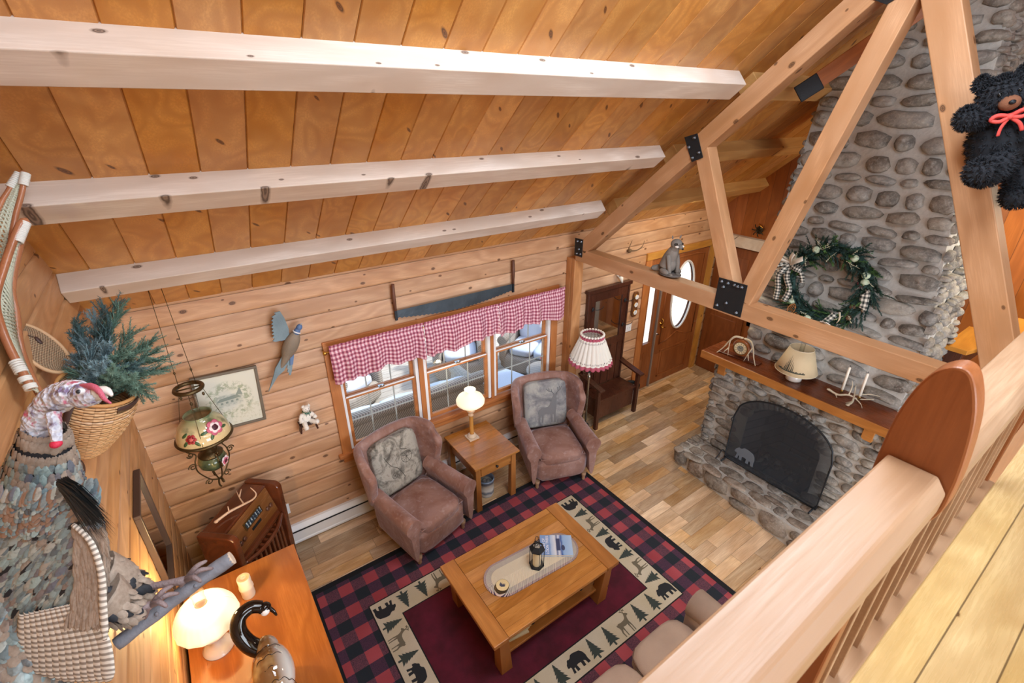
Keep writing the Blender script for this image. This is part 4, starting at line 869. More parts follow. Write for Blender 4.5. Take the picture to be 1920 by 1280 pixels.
# ---------------------------------------------------------------- things on and by the window wall
BONE = plain('antler_bone', '#D9CDB4', .55, var=.5, bump=.3, bscale=60); BONEW = plain('white_bone', '#EFEBE0', .6)
m = M(); m.prism([(0, .03), (0, .235), (-.03, .235), (-.062, .20), (-.066, .175), (-.058, .17), (-.058, .06), (-.066, .05), (-.066, .03)], 0, 3.45, plane='yz')
hz_ = thing('baseboard_heater', 'long white baseboard heater under the windows', 'heater', (.20, WY, 0)); m.obj('housing', WHITE, hz_, bevel=.002)
m = M(); m.box(.02, 3.43, -.0665, -.058, .172, .188); m.obj('slot', BLACKM, hz_); m = M(); m.box(-.012, 0, -.07, 0, .02, .24); m.obj('end_cap', WHITE, hz_, bevel=.003)
o_ = thing('wall_outlet', 'white wall outlet plate low on the log wall beside the radio', 'outlet', (.215, WY, .45)); m = M(); m.box(-.04, .04, -.008, 0, -.06, .06); m.obj('plate', WHITE, o_, bevel=.002)
m = M(); m.box(-.016, .016, -.011, -.008, -.045, -.012); m.box(-.016, .016, -.011, -.008, .012, .045); m.obj('sockets', plain('socket_grey', '#C9C9C9', .5), o_)
# valance
q = N('red_gingham'); x, y, z, v = q.xyz('UV')
def ging(q, x, z, per, a, b, c):
    f1 = q.math('LESS_THAN', q.math('FRACT', q.math('DIVIDE', x, per)), .5); f2 = q.math('LESS_THAN', q.math('FRACT', q.math('DIVIDE', z, per)), .5)
    return q.mix(q.math('MULTIPLY', q.math('ADD', f1, f2), .5), S(a), S(c)) if b is None else q.mix(q.math('MULTIPLY', f1, f2), q.mix(q.math('MAXIMUM', f1, f2), S(a), S(b)), S(c))
GING = q.fin(ging(q, x, y, .044, '#E2C3CA', '#BF7A8A', '#843A52'), .85); q.bs.inputs['Transmission Weight'].default_value = 0
def cloth(o, fn, nu, nv):     # UV layer in metres of fabric
    uv = o.data.uv_layers.new(name='UVMap'); 
    for p in o.data.polygons:
        for li, vi in zip(p.loop_indices, p.vertices): i, j = vi % (nu+1), vi//(nu+1); uv.data[li].uv = fn(i/nu, j/nv)
def valance(x0, x1, lab, seed):
    r = thing('window_valance', lab, 'curtain', (x0, 4.10, 2.045), group=None); w = x1-x0; rr = random.Random(seed); ph = [rr.uniform(0, 6) for _ in range(4)]
    def f(u, v_):
        z_ = .05-.37*v_-.012*math.sin(u*w*20+ph[3])*v_-.02*math.sin(u*w*7+ph[0])*v_; x_ = u*w
        k = .35+.65*min(1, v_*1.6); fold = math.sin(x_*44+ph[0]+1.6*math.sin(x_*8+ph[1]))*.55+math.sin(x_*23+ph[2])*.45
        fine_ = math.sin(x_*110+ph[1])*.5
        y_ = -.012-.030*k*(fold+1)*(.4+.6*v_)-.006*fine_*(1-v_) - (.018 if v_ < .12 or .2 < v_ < .3 else .006 if v_ < .2 else .015)
        return (x_, y_, z_)
    nu, nv = 230, 16; m = M(); m.grid(f, nu, nv); o = m.obj('gathered_cloth', GING, r)
    cloth(o, lambda u, v_: (u*w*1.25+.004*math.sin(v_*9), v_*.40), nu, nv)
    return r
valance(.875, 1.795, 'red gingham valance over the left window', 1); valance(1.805, 2.69, 'red gingham valance over the middle window', 2); valance(2.695, 3.655, 'red gingham valance over the right window', 3)
rd = thing('curtain_rod', 'thin brass curtain rod holding the gingham valances', 'curtain rod', (.85, 4.10, 2.03)); m = M(); m.tube([(-.015, .06, 0), (-.015, .0, 0), (.0, -.012, 0), (2.81, -.012, 0), (2.825, .0, 0), (2.825, .06, 0)], .006); m.obj('rod', GOLD, rd); m = M(); m.ell((-.012, -.0, -.01), (.02, .02, .02), 0, 10, 6); m.obj('finial', GOLD, rd)
# two-man saw
sw = thing('crosscut_saw', 'old two-man crosscut saw with dark steel blade above the windows', 'saw', (1.54, 4.13, 2.2))
m = M(); n = 60; topl = [(1.40*i/20, .055+.0*i) for i in range(21)]; bot = []
for i in range(n, -1, -1):
    t = i/n; zb = -.010-.065*math.sin(PI*t)-.0; bot.append((1.40*t, zb-(.010 if i % 2 else 0)))
m.prism(topl+bot, -.002, .001, plane='xz'); m.obj('blade', plain('saw_steel', '#4E5860', .45, .7, .4, 30, var=.6), sw)
for x_ in (.01, 1.39):
    m = M(); m.tube([(x_, -.005, .06), (x_+.003*(1 if x_ > 1 else -1), -.006, .20), (x_, -.005, .325)], [.014, .018, .016], 10); m.obj('handle', plain('saw_handle', '#6A4230', .55, var=.4), sw)
    m = M(); m.box(x_-.012, x_+.012, -.014, .004, -.04, .075); m.lathe([(0, 0)], 3, caps=False); m.obj('bracket', BLACKM, sw)
# framed stitchery
fr = thing('framed_picture', 'framed pale needlework picture of a cottage on the log wall', 'picture', (.035, 4.155, 1.80), rot=(0, .055, 0))
m = M(); a, b, t_ = .24, .265, .022
for (x0, x1, z0, z1) in ((-a, a, b-t_, b), (-a, a, -b, -b+t_), (-a, -a+t_, -b+t_, b-t_), (a-t_, a, -b+t_, b-t_)): m.box(x0, x1, -.022, .004, z0, z1)
m.obj('frame', plain('grey_brown_frame', '#6C6152', .45, bump=.3), fr, bevel=.004)
q = N('needlework'); x, y, z, v = q.xyz(); r_ = q.math('SQRT', q.math('ADD', q.math('MULTIPLY', x, x), q.math('MULTIPLY', z, z))); n1 = q.noise(v, 26, 4, .7); n2 = q.noise(v, 60, 2)
wr = q.math('MULTIPLY', q.mr(q.math('ABSOLUTE', q.math('SUBTRACT', r_, .135)), .05, .02), q.mr(n1, .48, .56))
c = q.mix(q.math('MULTIPLY', wr, .8), S('#D8D6C6'), S('#96A081')); hs = q.math('MULTIPLY', q.mr(q.math('ABSOLUTE', q.math('ADD', z, .0)), .06, .045), q.mr(q.math('ABSOLUTE', x), .11, .09))
c = q.mix(q.math('MULTIPLY', hs, q.mr(n1, .4, .6, .1, .6)), c, S('#7F8C84')); c = q.mix(q.math('MULTIPLY', q.math('LESS_THAN', z, -.07), q.mr(n2, .5, .6, 0, .35)), c, S('#B7B493'))
m = M(); m.box(-a+t_, a-t_, -.008, -.004, -b+t_, b-t_); ca = m.obj('needlework', q.fin(c, .8), fr)
m = M(); m.prism([(-.085, -.045), (.07, -.03), (.07, .01), (-.085, -.005)], -.0095, -.008, plane='xz'); m.prism([(-.10, -.005), (.085, .01), (.06, .04), (-.07, .025)], -.0095, -.008, 1, plane='xz')
for i in range(4): m.box(-.07+i*.038, -.052+i*.038, -.0102, -.0095, -.03+i*.004, -.012+i*.004, 1)
m.prism([(.05, .04), (.085, .10), (.10, .03)], -.0095, -.008, 1, plane='xz'); m.obj('stitched_cottage', [plain('stitch_wall', '#C2C3B4', .85), plain('stitch_roof', '#8E978C', .85)], ca)
# small bear ornament on its shelf
tb_ = thing('wall_shelf', 'tiny brown bench shelf on the log wall under the white bear ornament', 'shelf', (.575, 4.10, 1.37))
m = M(); m.box(-.075, .075, -.045, .062, 0, .012); m.at((-.065, .0, 0), (0, .12, 0)); m.box(-.008, .008, -.03, .03, -.075, 0); m.at((.065, .0, 0), (0, -.12, 0)); m.box(-.008, .008, -.03, .03, -.075, 0); m.obj('bench', DARKW, tb_, bevel=.002)
def teddy(name, label, loc, rot, sc, fur, muzz, bowm, pose, tufts=0, tl=.012, cat='teddy bear', nose=None):
    t = thing(name, label, cat, loc, rot=rot); m = M(); rr = random.Random(5)
    m.at(sc=(sc,)*3)
    parts_ = [((0, 0, .0), (.17, .14, .22))]+[((0, -.01, .30), (.125, .12, .115))]
    m.ell(*parts_[0], 0, 18, 12); m.ell(*parts_[1], 0, 18, 12)
    for s in (-1, 1): m.ell((s*.10, .0, .40), (.045, .025, .045), 0, 10, 8)
    for k_, pts in pose.items():
        m.tube(spl(pts, 4), [.062+.006*math.sin(i) for i in range((len(pts)-1)*4+1)] if 'arm' in k_ else [.078]*((len(pts)-1)*4+1), 12)
        m.ell(pts[-1], (.07, .07, .07) if 'arm' in k_ else (.085, .085, .08), 0, 12, 8)
    body = m.obj('body', fur, t, sub=1)
    if tufts:
        f = M(); src = [(Vector(m.v[i])) for i in range(len(m.v))]; n_ = len(src)
        polys = m.f
        for k in range(tufts):
            p = polys[rr.randrange(len(polys))]; vs = [src[i] for i in p]; w_ = [rr.random() for _ in vs]; s_ = sum(w_); pos = sum((a*b for a, b in zip(vs, w_)), Vector())/s_
            nn_ = (vs[1]-vs[0]).cross(vs[-1]-vs[0])
            if nn_.length < 1e-9: continue
            nn_.normalize(); d_ = (nn_+Vector((rr.uniform(-.7, .7), rr.uniform(-.7, .7), rr.uniform(-.9, .3)))).normalized(); sd = nn_.cross(d_)
            if sd.length < 1e-6: continue
            sd = sd.normalized()*tl*.16
            f.add([tuple(pos-sd), tuple(pos+sd), tuple(pos+d_*tl)], [(0, 1, 2)])
        tag(f.obj('fur', fur, body), kind='stuff')
    m = M(); m.at(sc=(sc,)*3); m.ell((0, -.125, .275), (.055, .05, .045), 0, 12, 8); mz = m.obj('muzzle', muzz, t)
    m = M(); m.at(sc=(sc,)*3); m.ell((0, -.175, .29), (.018, .012, .014), 0, 8, 6); m.obj('nose', nose or BLACKM, mz)
    for s in (-1, 1): m = M(); m.at(sc=(sc,)*3); m.ell((s*.045, -.115, .335), (.012, .008, .013), 0, 8, 6); m.obj('eye', plain('glass_eye', '#111111', .05), t)
    if bowm:
        m = M(); m.at(sc=(sc,)*3)
        for s in (-1, 1): m.tube(spl([(0, -.145, .20), (s*.06, -.16, .225), (s*.09, -.16, .205), (s*.05, -.165, .185), (0, -.15, .198)], 4), .012, 6); m.tube(spl([(0, -.15, .195), (s*.04, -.17, .15), (s*.055, -.175, .10)], 4), .012, 6, flat=.5)
        m.ell((0, -.155, .198), (.02, .015, .018), 0, 8, 6); m.tube([(.115*math.cos(a_), -.02+.125*math.sin(a_), .205) for a_ in [PI*i/12*2 for i in range(12)]], .012, 6, closed=True); m.obj('bow', bowm, t)
    return t
POSE_SIT = {'larm': [(-.13, -.02, .12), (-.22, -.08, .04), (-.22, -.14, -.06)], 'rarm': [(.13, -.02, .12), (.22, -.08, .04), (.24, -.14, .0)], 'lleg': [(-.10, -.05, -.15), (-.13, -.22, -.18), (-.12, -.30, -.26)], 'rleg': [(.10, -.05, -.15), (.18, -.22, -.14), (.24, -.3, -.12)]}
WF = plain('white_plush', '#EFEAE2', .95, bump=.8, bscale=120)
teddy('bear_ornament', 'small white plush bear with green bow sitting on the tiny wall shelf', (.575, 4.10, 1.445), (0, .15, .15), .27, WF, WF, plain('green_bow', '#2F6A5A', .7), POSE_SIT, 900, .010)
# carved pheasant
ph = thing('carved_pheasant', 'grey-blue flying pheasant wall mount between picture and saw', 'bird mount', (.56, 4.10, 2.16), rot=(0, .55, 0))
PHB = plain('pheasant_brown', '#8D7E6C', .7, var=.6, bump=.5, bscale=90); PHG = plain('pheasant_grey', '#7E929A', .7, var=.6, bump=.6, bscale=80); PHBL = plain('pheasant_blue', '#55719A', .5, var=.4)
m = M(); m.ell((0, -.02, .03), (.062, .055, .135), 0, 20, 14); m.tube(spl([(0, -.02, -.05), (0, -.02, -.12), (0, -.01, -.2)], 4), [.045-.004*i for i in range(9)], 12); m.obj('body', PHB, ph)
m = M(); m.tube([(0, -.02, .13), (.0, -.03, .19)], [.032, .022], 10); m.ell((.003, -.03, .205), (.025, .024, .03), 0, 12, 8); h_ = m.obj('head', PHBL, ph); m = M(); m.tube([(.0, -.035, .225), (.005, -.045, .25)], [.008, .002], 6); m.obj('beak', plain('beak_grey', '#9AA0A4', .4), h_)
m = M(); m.lathe([(0, 0)], 3, caps=False); m.tube([(.029*math.cos(a), -.024+.029*math.sin(a), .158) for a in [2*PI*i/12 for i in range(12)]], .006, 6, closed=True); m.obj('neck_ring', WHITE, ph)
m = M(); m.prism([(-.03, -.06), (.035, -.06), (.03, -.20), (.0, -.26), (-.02, -.42), (-.035, -.26), (-.045, -.2)], -.03, -.018, plane='xz'); m.obj('tail', PHG, ph)
def wing(name, O, X_, Z_, L, Wd, nf):
    m = M(); X_, Z_ = Vector(X_).normalized(), Vector(Z_).normalized(); Y_ = Z_.cross(X_)
    m.frame(O, X_, Y_, Z_)
    pts = [(0, 0), (L*.35, Wd*.16), (L*.75, Wd*.12), (L, 0)]
    for i in range(nf): t = 1-i/nf; pts += [(L*(t), -Wd*(.35+.65*(1-t)**.5)-.0), (L*(t-.5/nf), -Wd*(.28+.6*(1-t)**.5))]
    m.prism(pts, 0, .010, plane='xz'); m.prism([(0, .01), (L*.5, Wd*.15), (L*.55, -Wd*.3), (0, -Wd*.5)], -.012, 0, 1, plane='xz'); m.obj(name, [PHG, PHBL], ph)
wing('wing', (-.03, -.01, .08), (-.60, 0, .80), (.80, .0, .60), .26, .13, 9)
wing('wing', (.04, -.02, -.03), (.25, -.15, -.95), (.95, 0, .25), .20, .05, 6)
# hanging oil lamp
hl = thing('hanging_oil_lamp', 'brass hanging oil lamp with rose-painted glass shade on long chains', 'hanging lamp', (-.20, 3.90, 0))
HB = plain('antique_brass', '#5A4A30', .4, .8, .4, 90)
def chain(m, a, b, r=.0022):
    m.tube([a, b], r, 5)
m = M(); m.lathe([(0, 2.96), (.03, 2.965), (.075, 2.985), (.082, 3.0), (.05, 2.99)], 20, caps=False); m.tube([(0, 0, 2.955), (0, 0, 2.935)], .008, 6); m.obj('canopy', BLACKM, hl)
m = M(); 
for s in (-1, 1): chain(m, (s*.035, 0, 2.97), (s*.055, .01, 2.14)); m.ell((s*.052, .01, 2.26), (.008, .008, .012), 0, 8, 5)
for i in range(3): a_ = 2*PI*i/3+.4; chain(m, (.085*math.cos(a_), .085*math.sin(a_), 2.10), (.19*math.cos(a_), .19*math.sin(a_), 1.70)); m.ell((.085*math.cos(a_), .085*math.sin(a_), 2.03), (.01, .01, .016), 0, 8, 5)
m.obj('chains', HB, hl)
m = M(); m.tube([(.09*math.cos(a), .09*math.sin(a), 2.12) for a in [2*PI*i/28 for i in range(28)]], .016, 8, closed=True); m.tube([(-.09, 0, 2.12), (.09, 0, 2.12)], .006, 6); m.obj('smoke_crown', HB, hl)
q = N('painted_shade'); x, y, z, v = q.xyz(); g = q.ramp(q.mr(z, 1.68, 1.92), [(0, '#D9C08E'), (.55, '#DCC99A'), (.85, '#8E9670'), (1, '#47604A')]); n1 = q.noise(v, 9, 3)
c = q.mix(q.mr(n1, .52, .7, 0, .8), g, S('#3F5A40')); c = q.mix(q.mr(q.noise(v, 5, 2), .35, .25, 0, .7), c, S('#E8CDB0')); SHADEP = q.fin(c, .12); q.bs.inputs['Coat Weight'].default_value = .5
prof = [(.185, 1.68), (.19, 1.70), (.178, 1.76), (.15, 1.82), (.115, 1.855), (.098, 1.87), (.094, 1.885), (.10, 1.895)]
m = M(); m.lathe(prof+[(.092, 1.893), (.088, 1.872), (.108, 1.848), (.145, 1.812), (.172, 1.755), (.18, 1.70)], 40, caps=False); sh_ = m.obj('shade', SHADEP, hl)
m = M(); m.tube([(.19*math.cos(a), .19*math.sin(a), 1.69) for a in [2*PI*i/48 for i in range(48)]], .013, 8, closed=True); m.obj('shade_ring', HB, hl)
def rose(name, ang, zc, r_, mats, par, cz=0, prof=prof):
    for (ra, za), (rb, zb) in zip(prof[:-1], prof[1:]):
        if za <= zc <= zb: R_ = ra+(rb-ra)*(zc-za)/(zb-za); tilt = math.atan2(ra-rb, zb-za)
    ca, sa = math.cos(ang), math.sin(ang); O = Vector((R_*ca, R_*sa, zc)); Nn = Vector((ca*math.cos(tilt), sa*math.cos(tilt), math.sin(tilt))); T = Vector((-sa, ca, 0)); B_ = Nn.cross(T)
    m = M(); m.frame(O, T, B_, Nn)
    for k in range(3):
        for i in range(6-k): a_ = 2*PI*i/(6-k)+k*.5; d_ = r_*(.62-.25*k); m.ell((d_*math.cos(a_), d_*math.sin(a_), .001+.003*k), (r_*(.42-.06*k), r_*(.42-.06*k), .005), k % len(mats), 10, 5)
    m.ell((0, 0, .012), (r_*.16, r_*.16, .003), len(mats)-1, 8, 5)
    m.obj(name, mats, par)
PK = [plain('rose_pink', '#C9647E', .3), plain('rose_white', '#F1DDE0', .3), plain('rose_core', '#4A1828', .4)]; RD = [plain('rose_red', '#B23A3E', .3), plain('rose_deep', '#8A2028', .3), plain('rose_mid', '#D06A60', .3)]
rose('pink_rose', -1.0, 1.81, .062, PK, sh_); rose('red_rose', -2.05, 1.775, .038, RD, sh_)
for a_, z_ in ((-2.35, 1.80), (-2.3, 1.74), (-1.85, 1.74), (-1.5, 1.80), (-1.25, 1.76), (-.6, 1.78)):
    m = M(); 
    for (ra, za), (rb, zb) in zip(prof[:-1], prof[1:]):
        if za <= z_ <= zb: R_ = ra+(rb-ra)*(z_-za)/(zb-za); tilt = math.atan2(ra-rb, zb-za)
    m.frame((R_*math.cos(a_), R_*math.sin(a_), z_), (-math.sin(a_), math.cos(a_), 0), (-math.cos(a_)*math.sin(tilt), -math.sin(a_)*math.sin(tilt), math.cos(tilt)), (math.cos(a_)*math.cos(tilt), math.sin(a_)*math.cos(tilt), math.sin(tilt)))
    m.ell((0, 0, .001), (.012, .028, .003), 0, 10, 4, (0, 0, a_*3)); m.obj('painted_leaf', plain('leaf_green', '#3F5F3A', .3), sh_)
CG = N('clear_glass'); _g = CG.n('ShaderNodeBsdfGlossy'); _g.inputs['Roughness'].default_value = .03; _t = CG.n('ShaderNodeBsdfTransparent'); _t.inputs[0].default_value = (.93, .95, .95, 1); _x = CG.n('ShaderNodeMixShader'); _lw = CG.n('ShaderNodeLayerWeight'); _lw.inputs[0].default_value = .35; CG.l(_lw, 'Facing', _x, 0); CG.l(_t, 0, _x, 1); CG.l(_g, 0, _x, 2); CG.l(_x, 0, CG.out, 0); CGLASS = CG.mt
m = M(); m.lathe([(.028, 1.58), (.034, 1.66), (.026, 1.80), (.026, 2.04)], 20, caps=False); m.obj('glass_chimney', CGLASS, hl)
q = N('painted_font'); x, y, z, v = q.xyz(); q.put(q.ramp(q.mr(q.noise(v, 7, 3), .35, .65), [(0, '#2C3D30'), (.5, '#5C6546'), (1, '#B9A86C')]), q.bs, 0); FONTM = q.fin(None, .12)
fp_ = [(.02, 1.36), (.06, 1.38), (.10, 1.42), (.105, 1.46), (.09, 1.50), (.075, 1.515)]
m = M(); m.lathe(fp_, 30); ft = m.obj('font', FONTM, hl); m = M(); m.lathe([(.085, 1.505), (.09, 1.52), (.06, 1.545), (.035, 1.56), (.03, 1.60)], 24); m.obj('burner', HB, hl)
rose('font_rose', -.7, 1.45, .045, [PK[1], PK[0], PK[2]], ft, prof=fp_)
def scroll(c, r0, turns, ax, s=1, n=22, z=0):
    return [(c[0]+ax[0]*(r0*(1-i/n*.75))*math.cos(s*turns*2*PI*i/n), c[1]+ax[1]*(r0*(1-i/n*.75))*math.cos(s*turns*2*PI*i/n), c[2]+(r0*(1-i/n*.75))*math.sin(s*turns*2*PI*i/n)) for i in range(n+1)]
for k in range(4):
    a_ = k*PI/2+.35; ax = (math.cos(a_), math.sin(a_)); m = M()
    m.tube(spl([(ax[0]*.18, ax[1]*.18, 1.69), (ax[0]*.15, ax[1]*.15, 1.62), (ax[0]*.10, ax[1]*.10, 1.56), (ax[0]*.12, ax[1]*.12, 1.50), (ax[0]*.125, ax[1]*.125, 1.42), (ax[0]*.09, ax[1]*.09, 1.34), (ax[0]*.05, ax[1]*.05, 1.28), (ax[0]*.0, ax[1]*.0, 1.25)], 5), .0055, 6)
    m.tube(scroll((ax[0]*.145, ax[1]*.145, 1.47), .03, 1.4, ax), .005, 6); m.tube(scroll((ax[0]*.135, ax[1]*.135, 1.58), .024, -1.4, ax), .005, 6); m.tube(scroll((ax[0]*.07, ax[1]*.07, 1.27), .028, 1.3, ax), .005, 6)
    m.obj('scroll_arm', HB, hl)
m = M(); m.tube(spl([(0, 0, 1.26), (-.01, 0, 1.20), (0, 0, 1.17)], 4), .007, 6); m.obj('finial', HB, hl)
# mirror on the left wall
mi = thing('wall_mirror', 'dark framed mirror hanging on the left log wall', 'mirror', (LX+.002, 3.20, 1.51))
m = M(); a, b, t_ = .25, .35, .022
for (y0, y1, z0, z1) in ((-a, a, b-t_, b), (-a, a, -b, -b+t_), (-a, -a+t_, -b+t_, b-t_), (a-t_, a, -b+t_, b-t_)): m.box(0, .035, y0, y1, z0, z1)
m.obj('frame', plain('dark_frame', '#4A3A34', .35), mi, bevel=.003)
m = M(); m.box(.012, .018, -a+t_, a-t_, -b+t_, b-t_); m.obj('mirror_glass', plain('silver_glass', '#EDEFF0', .02, 1), mi)
# ---------------------------------------------------------------- radio console in the corner with a shed antler on top
rc = thing('radio_console', 'old walnut floor radio with slanted dial standing in the left corner', 'radio', (-.125, 3.765, 0), math.radians(48.5))
m = M(); prof_ = [(.14, 0), (.14, 1.0), (-.045, 1.0), (-.055, .995), (-.125, .735), (-.125, .70), (-.14, .70), (-.14, .66), (-.12, .64), (-.12, 0)]
m.prism(prof_, -.275, .275, plane='yz'); m.obj('cabinet', WALNUT, rc, bevel=.004)
for s in (-1, 1):
    m = M(); pp = [(.14, 0), (.14, 1.015), (-.07, 1.015)]+[(-.085+.06*math.cos(a_)-.03, .955+.06*math.sin(a_)) for a_ in [PI/2*(1+i/6*.95) for i in range(7)]]+[(-.165, .60), (-.15, .1), (-.165, 0)]
    m.prism(pp, s*.275 if s > 0 else -.335, .335 if s > 0 else -.275, plane='yz'); m.obj('side_pillar', WALNUT, rc, bevel=.012, seg=3)
O = Vector((0, -.0565, .99)); zz = Vector((0, -.07, -.26)).normalized(); yy_ = Vector((0, -.26, .07)).normalized()
m = M(); m.frame(O, (1, 0, 0), yy_, -zz); m.box(-.262, .262, -.0, .008, -.255, -.005); pn = m.obj('front_panel', WALNUT2, rc, bevel=.002)
m = M(); m.frame(O, (1, 0, 0), yy_, -zz); m.box(-.115, .115, .008, .016, -.135, -.065); m.obj('dial_bezel', BRASS, pn, bevel=.002)
q = N('dial_face'); x, y, z, v = q.xyz(); w1 = q.math('SINE', q.math('MULTIPLY', x, 210.0)); m = M(); m.frame(O, (1, 0, 0), yy_, -zz); m.box(-.102, .102, .0155, .018, -.124, -.076)
m.obj('dial', q.fin(q.mix(q.math('MULTIPLY', q.mr(w1, .2, .5), q.mr(q.noise(v, 60, 2), .45, .55)), S('#26333F'), S('#A9B7BE')), .2), pn)
m = M(); m.frame(O, (1, 0, 0), yy_, -zz); m.box(-.06, .06, .008, .013, -.185, -.165); m.obj('push_buttons', BLACKM, pn)
for s in (-.21, -.165, .165, .21):
    m = M(); p = O+Vector((s, 0, 0))-(-zz)*.165*1.0; p = O+Vector((s, 0, 0))+zz*.165; m.frame(p, (1, 0, 0), (-zz), yy_); m.lathe([(.019, .006), (.019, .018), (.014, .026)], 14); m.obj('knob', plain('brown_knob', '#5C3A2A', .3), rc)
m = M(); m.tube(spl([(-.275, -.145, .68), (-.1, -.195, .665), (.1, -.195, .665), (.275, -.145, .68)], 6), .018, 10); m.obj('front_bar', WALNUT, rc)
for i in range(9): m = M(); x_ = -.22+.055*i; m.box(x_-.013, x_+.013, -.145-.025*(1-(x_/.275)**2), -.12, .10, .655); m.obj('grille_slat', WALNUT, rc, bevel=.004)
m = M(); m.box(-.27, .27, -.135, -.12, .02, .10); m.obj('plinth', WALNUT, rc)
def antler(m, pts, r0, tines, n=7):
    P = spl(pts, 5); k = len(P); m.tube(P, [r0*(1-.75*(i/k)**1.3) for i in range(k)], n)
    m.ell(tuple(P[0]), (r0*1.5, r0*1.5, r0*.8), 0, 10, 6)
    for t in tines: Q = spl(t, 4); m.tube(Q, [r0*.62*(1-.8*i/len(Q)) for i in range(len(Q))], 6)
m = M(); antler(m, [(-.16, 0, .012), (-.05, .01, .018), (.06, -.02, .03), (.13, -.05, .05), (.16, -.05, .085), (.15, .0, .13)], .012, [[(.06, -.02, .03), (.07, .06, .05), (.09, .14, .07)], [(.075, .07, .05), (.12, .11, .08)], [(-.05, .01, .02), (-.04, .03, .06)]])
tag(m.obj('shed_antler', plain('shed_bone', '#DDB99C', .5, var=.3), loc=(-.15, 3.73, 1.012), rot=(0, 0, .35)), 'branched deer antler lying on top of the radio', 'antler')
# ---------------------------------------------------------------- low cabinet on the left with lamp, birch candle, goose
cb = thing('wooden_cabinet', 'orange cherry cabinet with smooth top against the left log wall', 'cabinet', (-.215, 2.20, 0))
m = M(); m.box(-.375, .375, -1.10, 1.02, .872, .90); m.obj('cabinet_top', CHERRY, cb, bevel=.004)
m = M(); m.box(-.36, .34, -1.08, 1.0, .05, .872); m.obj('body', wood('cherry_body', '#A85F28', '#8E4A1C', '#5E2A0D', axis=2, knots=.1, rough=.3), cb)
for i in range(3): m = M(); y0 = -1.06+.69*i; m.box(.34, .36, y0, y0+.66, .08, .84); d = m.obj('door', wood('cherry_door', '#A85F28', '#8E4A1C', '#5E2A0D', axis=2, knots=.1, rough=.3) if i == 0 else bpy.data.materials['cherry_door'], cb, bevel=.004); m = M(); m.at((.36, y0+.08, .5), (0, PI/2, 0)); m.lathe([(.006, 0), (.014, .02), (0, .026)], 10, caps=False); m.obj('knob', BRASS, d)
q = N('milk_glass'); MILK = q.fin(S('#F4F0EA'), .15); q.bs.inputs['Subsurface Weight'].default_value = .0; q.bs.inputs['Coat Weight'].default_value = .4
def glow(name, h, e, base='#F6EBD2', rough=.4):
    q = N(name); m_ = q.fin(S(base), rough); q.bs.inputs['Emission Color'].default_value = S(h); q.bs.inputs['Emission Strength'].default_value = e; return m_
ml = thing('milk_glass_lamp', 'white milk glass table lamp, lit, with scalloped dome shade on the cabinet', 'table lamp', (-.425, 2.64, .9))
m = M(); m.lathe([(.088, 0), (.09, .012), (.078, .022), (.075, .03), (.05, .036), (.03, .05), (.022, .08), (.026, .11), (.045, .13), (.085, .15), (.10, .175), (.098, .20), (.06, .225), (.03, .235)], 36); m.obj('base', MILK, ml)
m = M(); m.at((.072, -.062, .185), (PI/2, 0, PI/4)); m.lathe([(.012, 0), (.015, .006), (.0, .01)], 12, caps=False); m.obj('key', GOLD, ml)
def domes(u, v_):
    a_ = 2*PI*u; r_ = .035+(.172-.035)*math.sin(v_*PI/2*1.0); z_ = .42-.15*(v_**1.9); sc_ = 1+.03*v_**6*abs(math.cos(7*a_)); rib_ = 1+.006*math.cos(28*a_)*v_; return (r_*sc_*rib_*math.cos(a_), r_*sc_*rib_*math.sin(a_), z_)
m = M(); m.grid(domes, 112, 14); m.obj('shade', glow('lit_shade_warm', '#FFDFB0', .5, '#FFF3DC'), ml, solid=.004)
m = M(); m.lathe([(.03, .40), (.036, .45), (.032, .48), (.04, .52), (.043, .54)], 20, caps=False); m.obj('glass_chimney', CGLASS, ml)
lamp('milk_lamp_bulb', 'POINT', (-.425, 2.64, 1.135), 6, (1, .70, .32), .05); lamp('milk_lamp_upper_bulb', 'POINT', (-.425, 2.64, 1.47), 9, (1, .74, .32), .03)
# birch candle
bc = thing('birch_candle', 'stubby birch-bark pillar candle standing on the cabinet behind the lamp', 'candle', (-.205, 2.93, .9))
q = N('birch_bark'); x, y, z, v = q.xyz(); n1 = q.noise(q.comb(q.math('MULTIPLY', x, .5), q.math('MULTIPLY', y, .5), q.math('MULTIPLY', z, 4)), 12, 4, .6); BIR = q.fin(q.mix(q.mr(n1, .62, .7), q.mix(q.noise(v, 5), S('#EBDCC8'), S('#D9C2A2')), S('#5A4A3C')), .7); q.bump(n1, .5, .005)
m = M(); m.lathe([(.040, 0), (.043, .01), (.042, .075), (.047, .085), (.046, .10), (.042, .11), (.043, .175), (.041, .18)], 24); m.obj('bark', BIR, bc); m = M(); m.lathe([(.038, .1805), (.018, .1812), (.016, .176), (0, .175)], 20, caps=False); m.tube([(0, 0, .175), (.004, 0, .19)], .0015, 4); m.obj('wax', plain('tan_wax', '#E9C398', .45), bc)
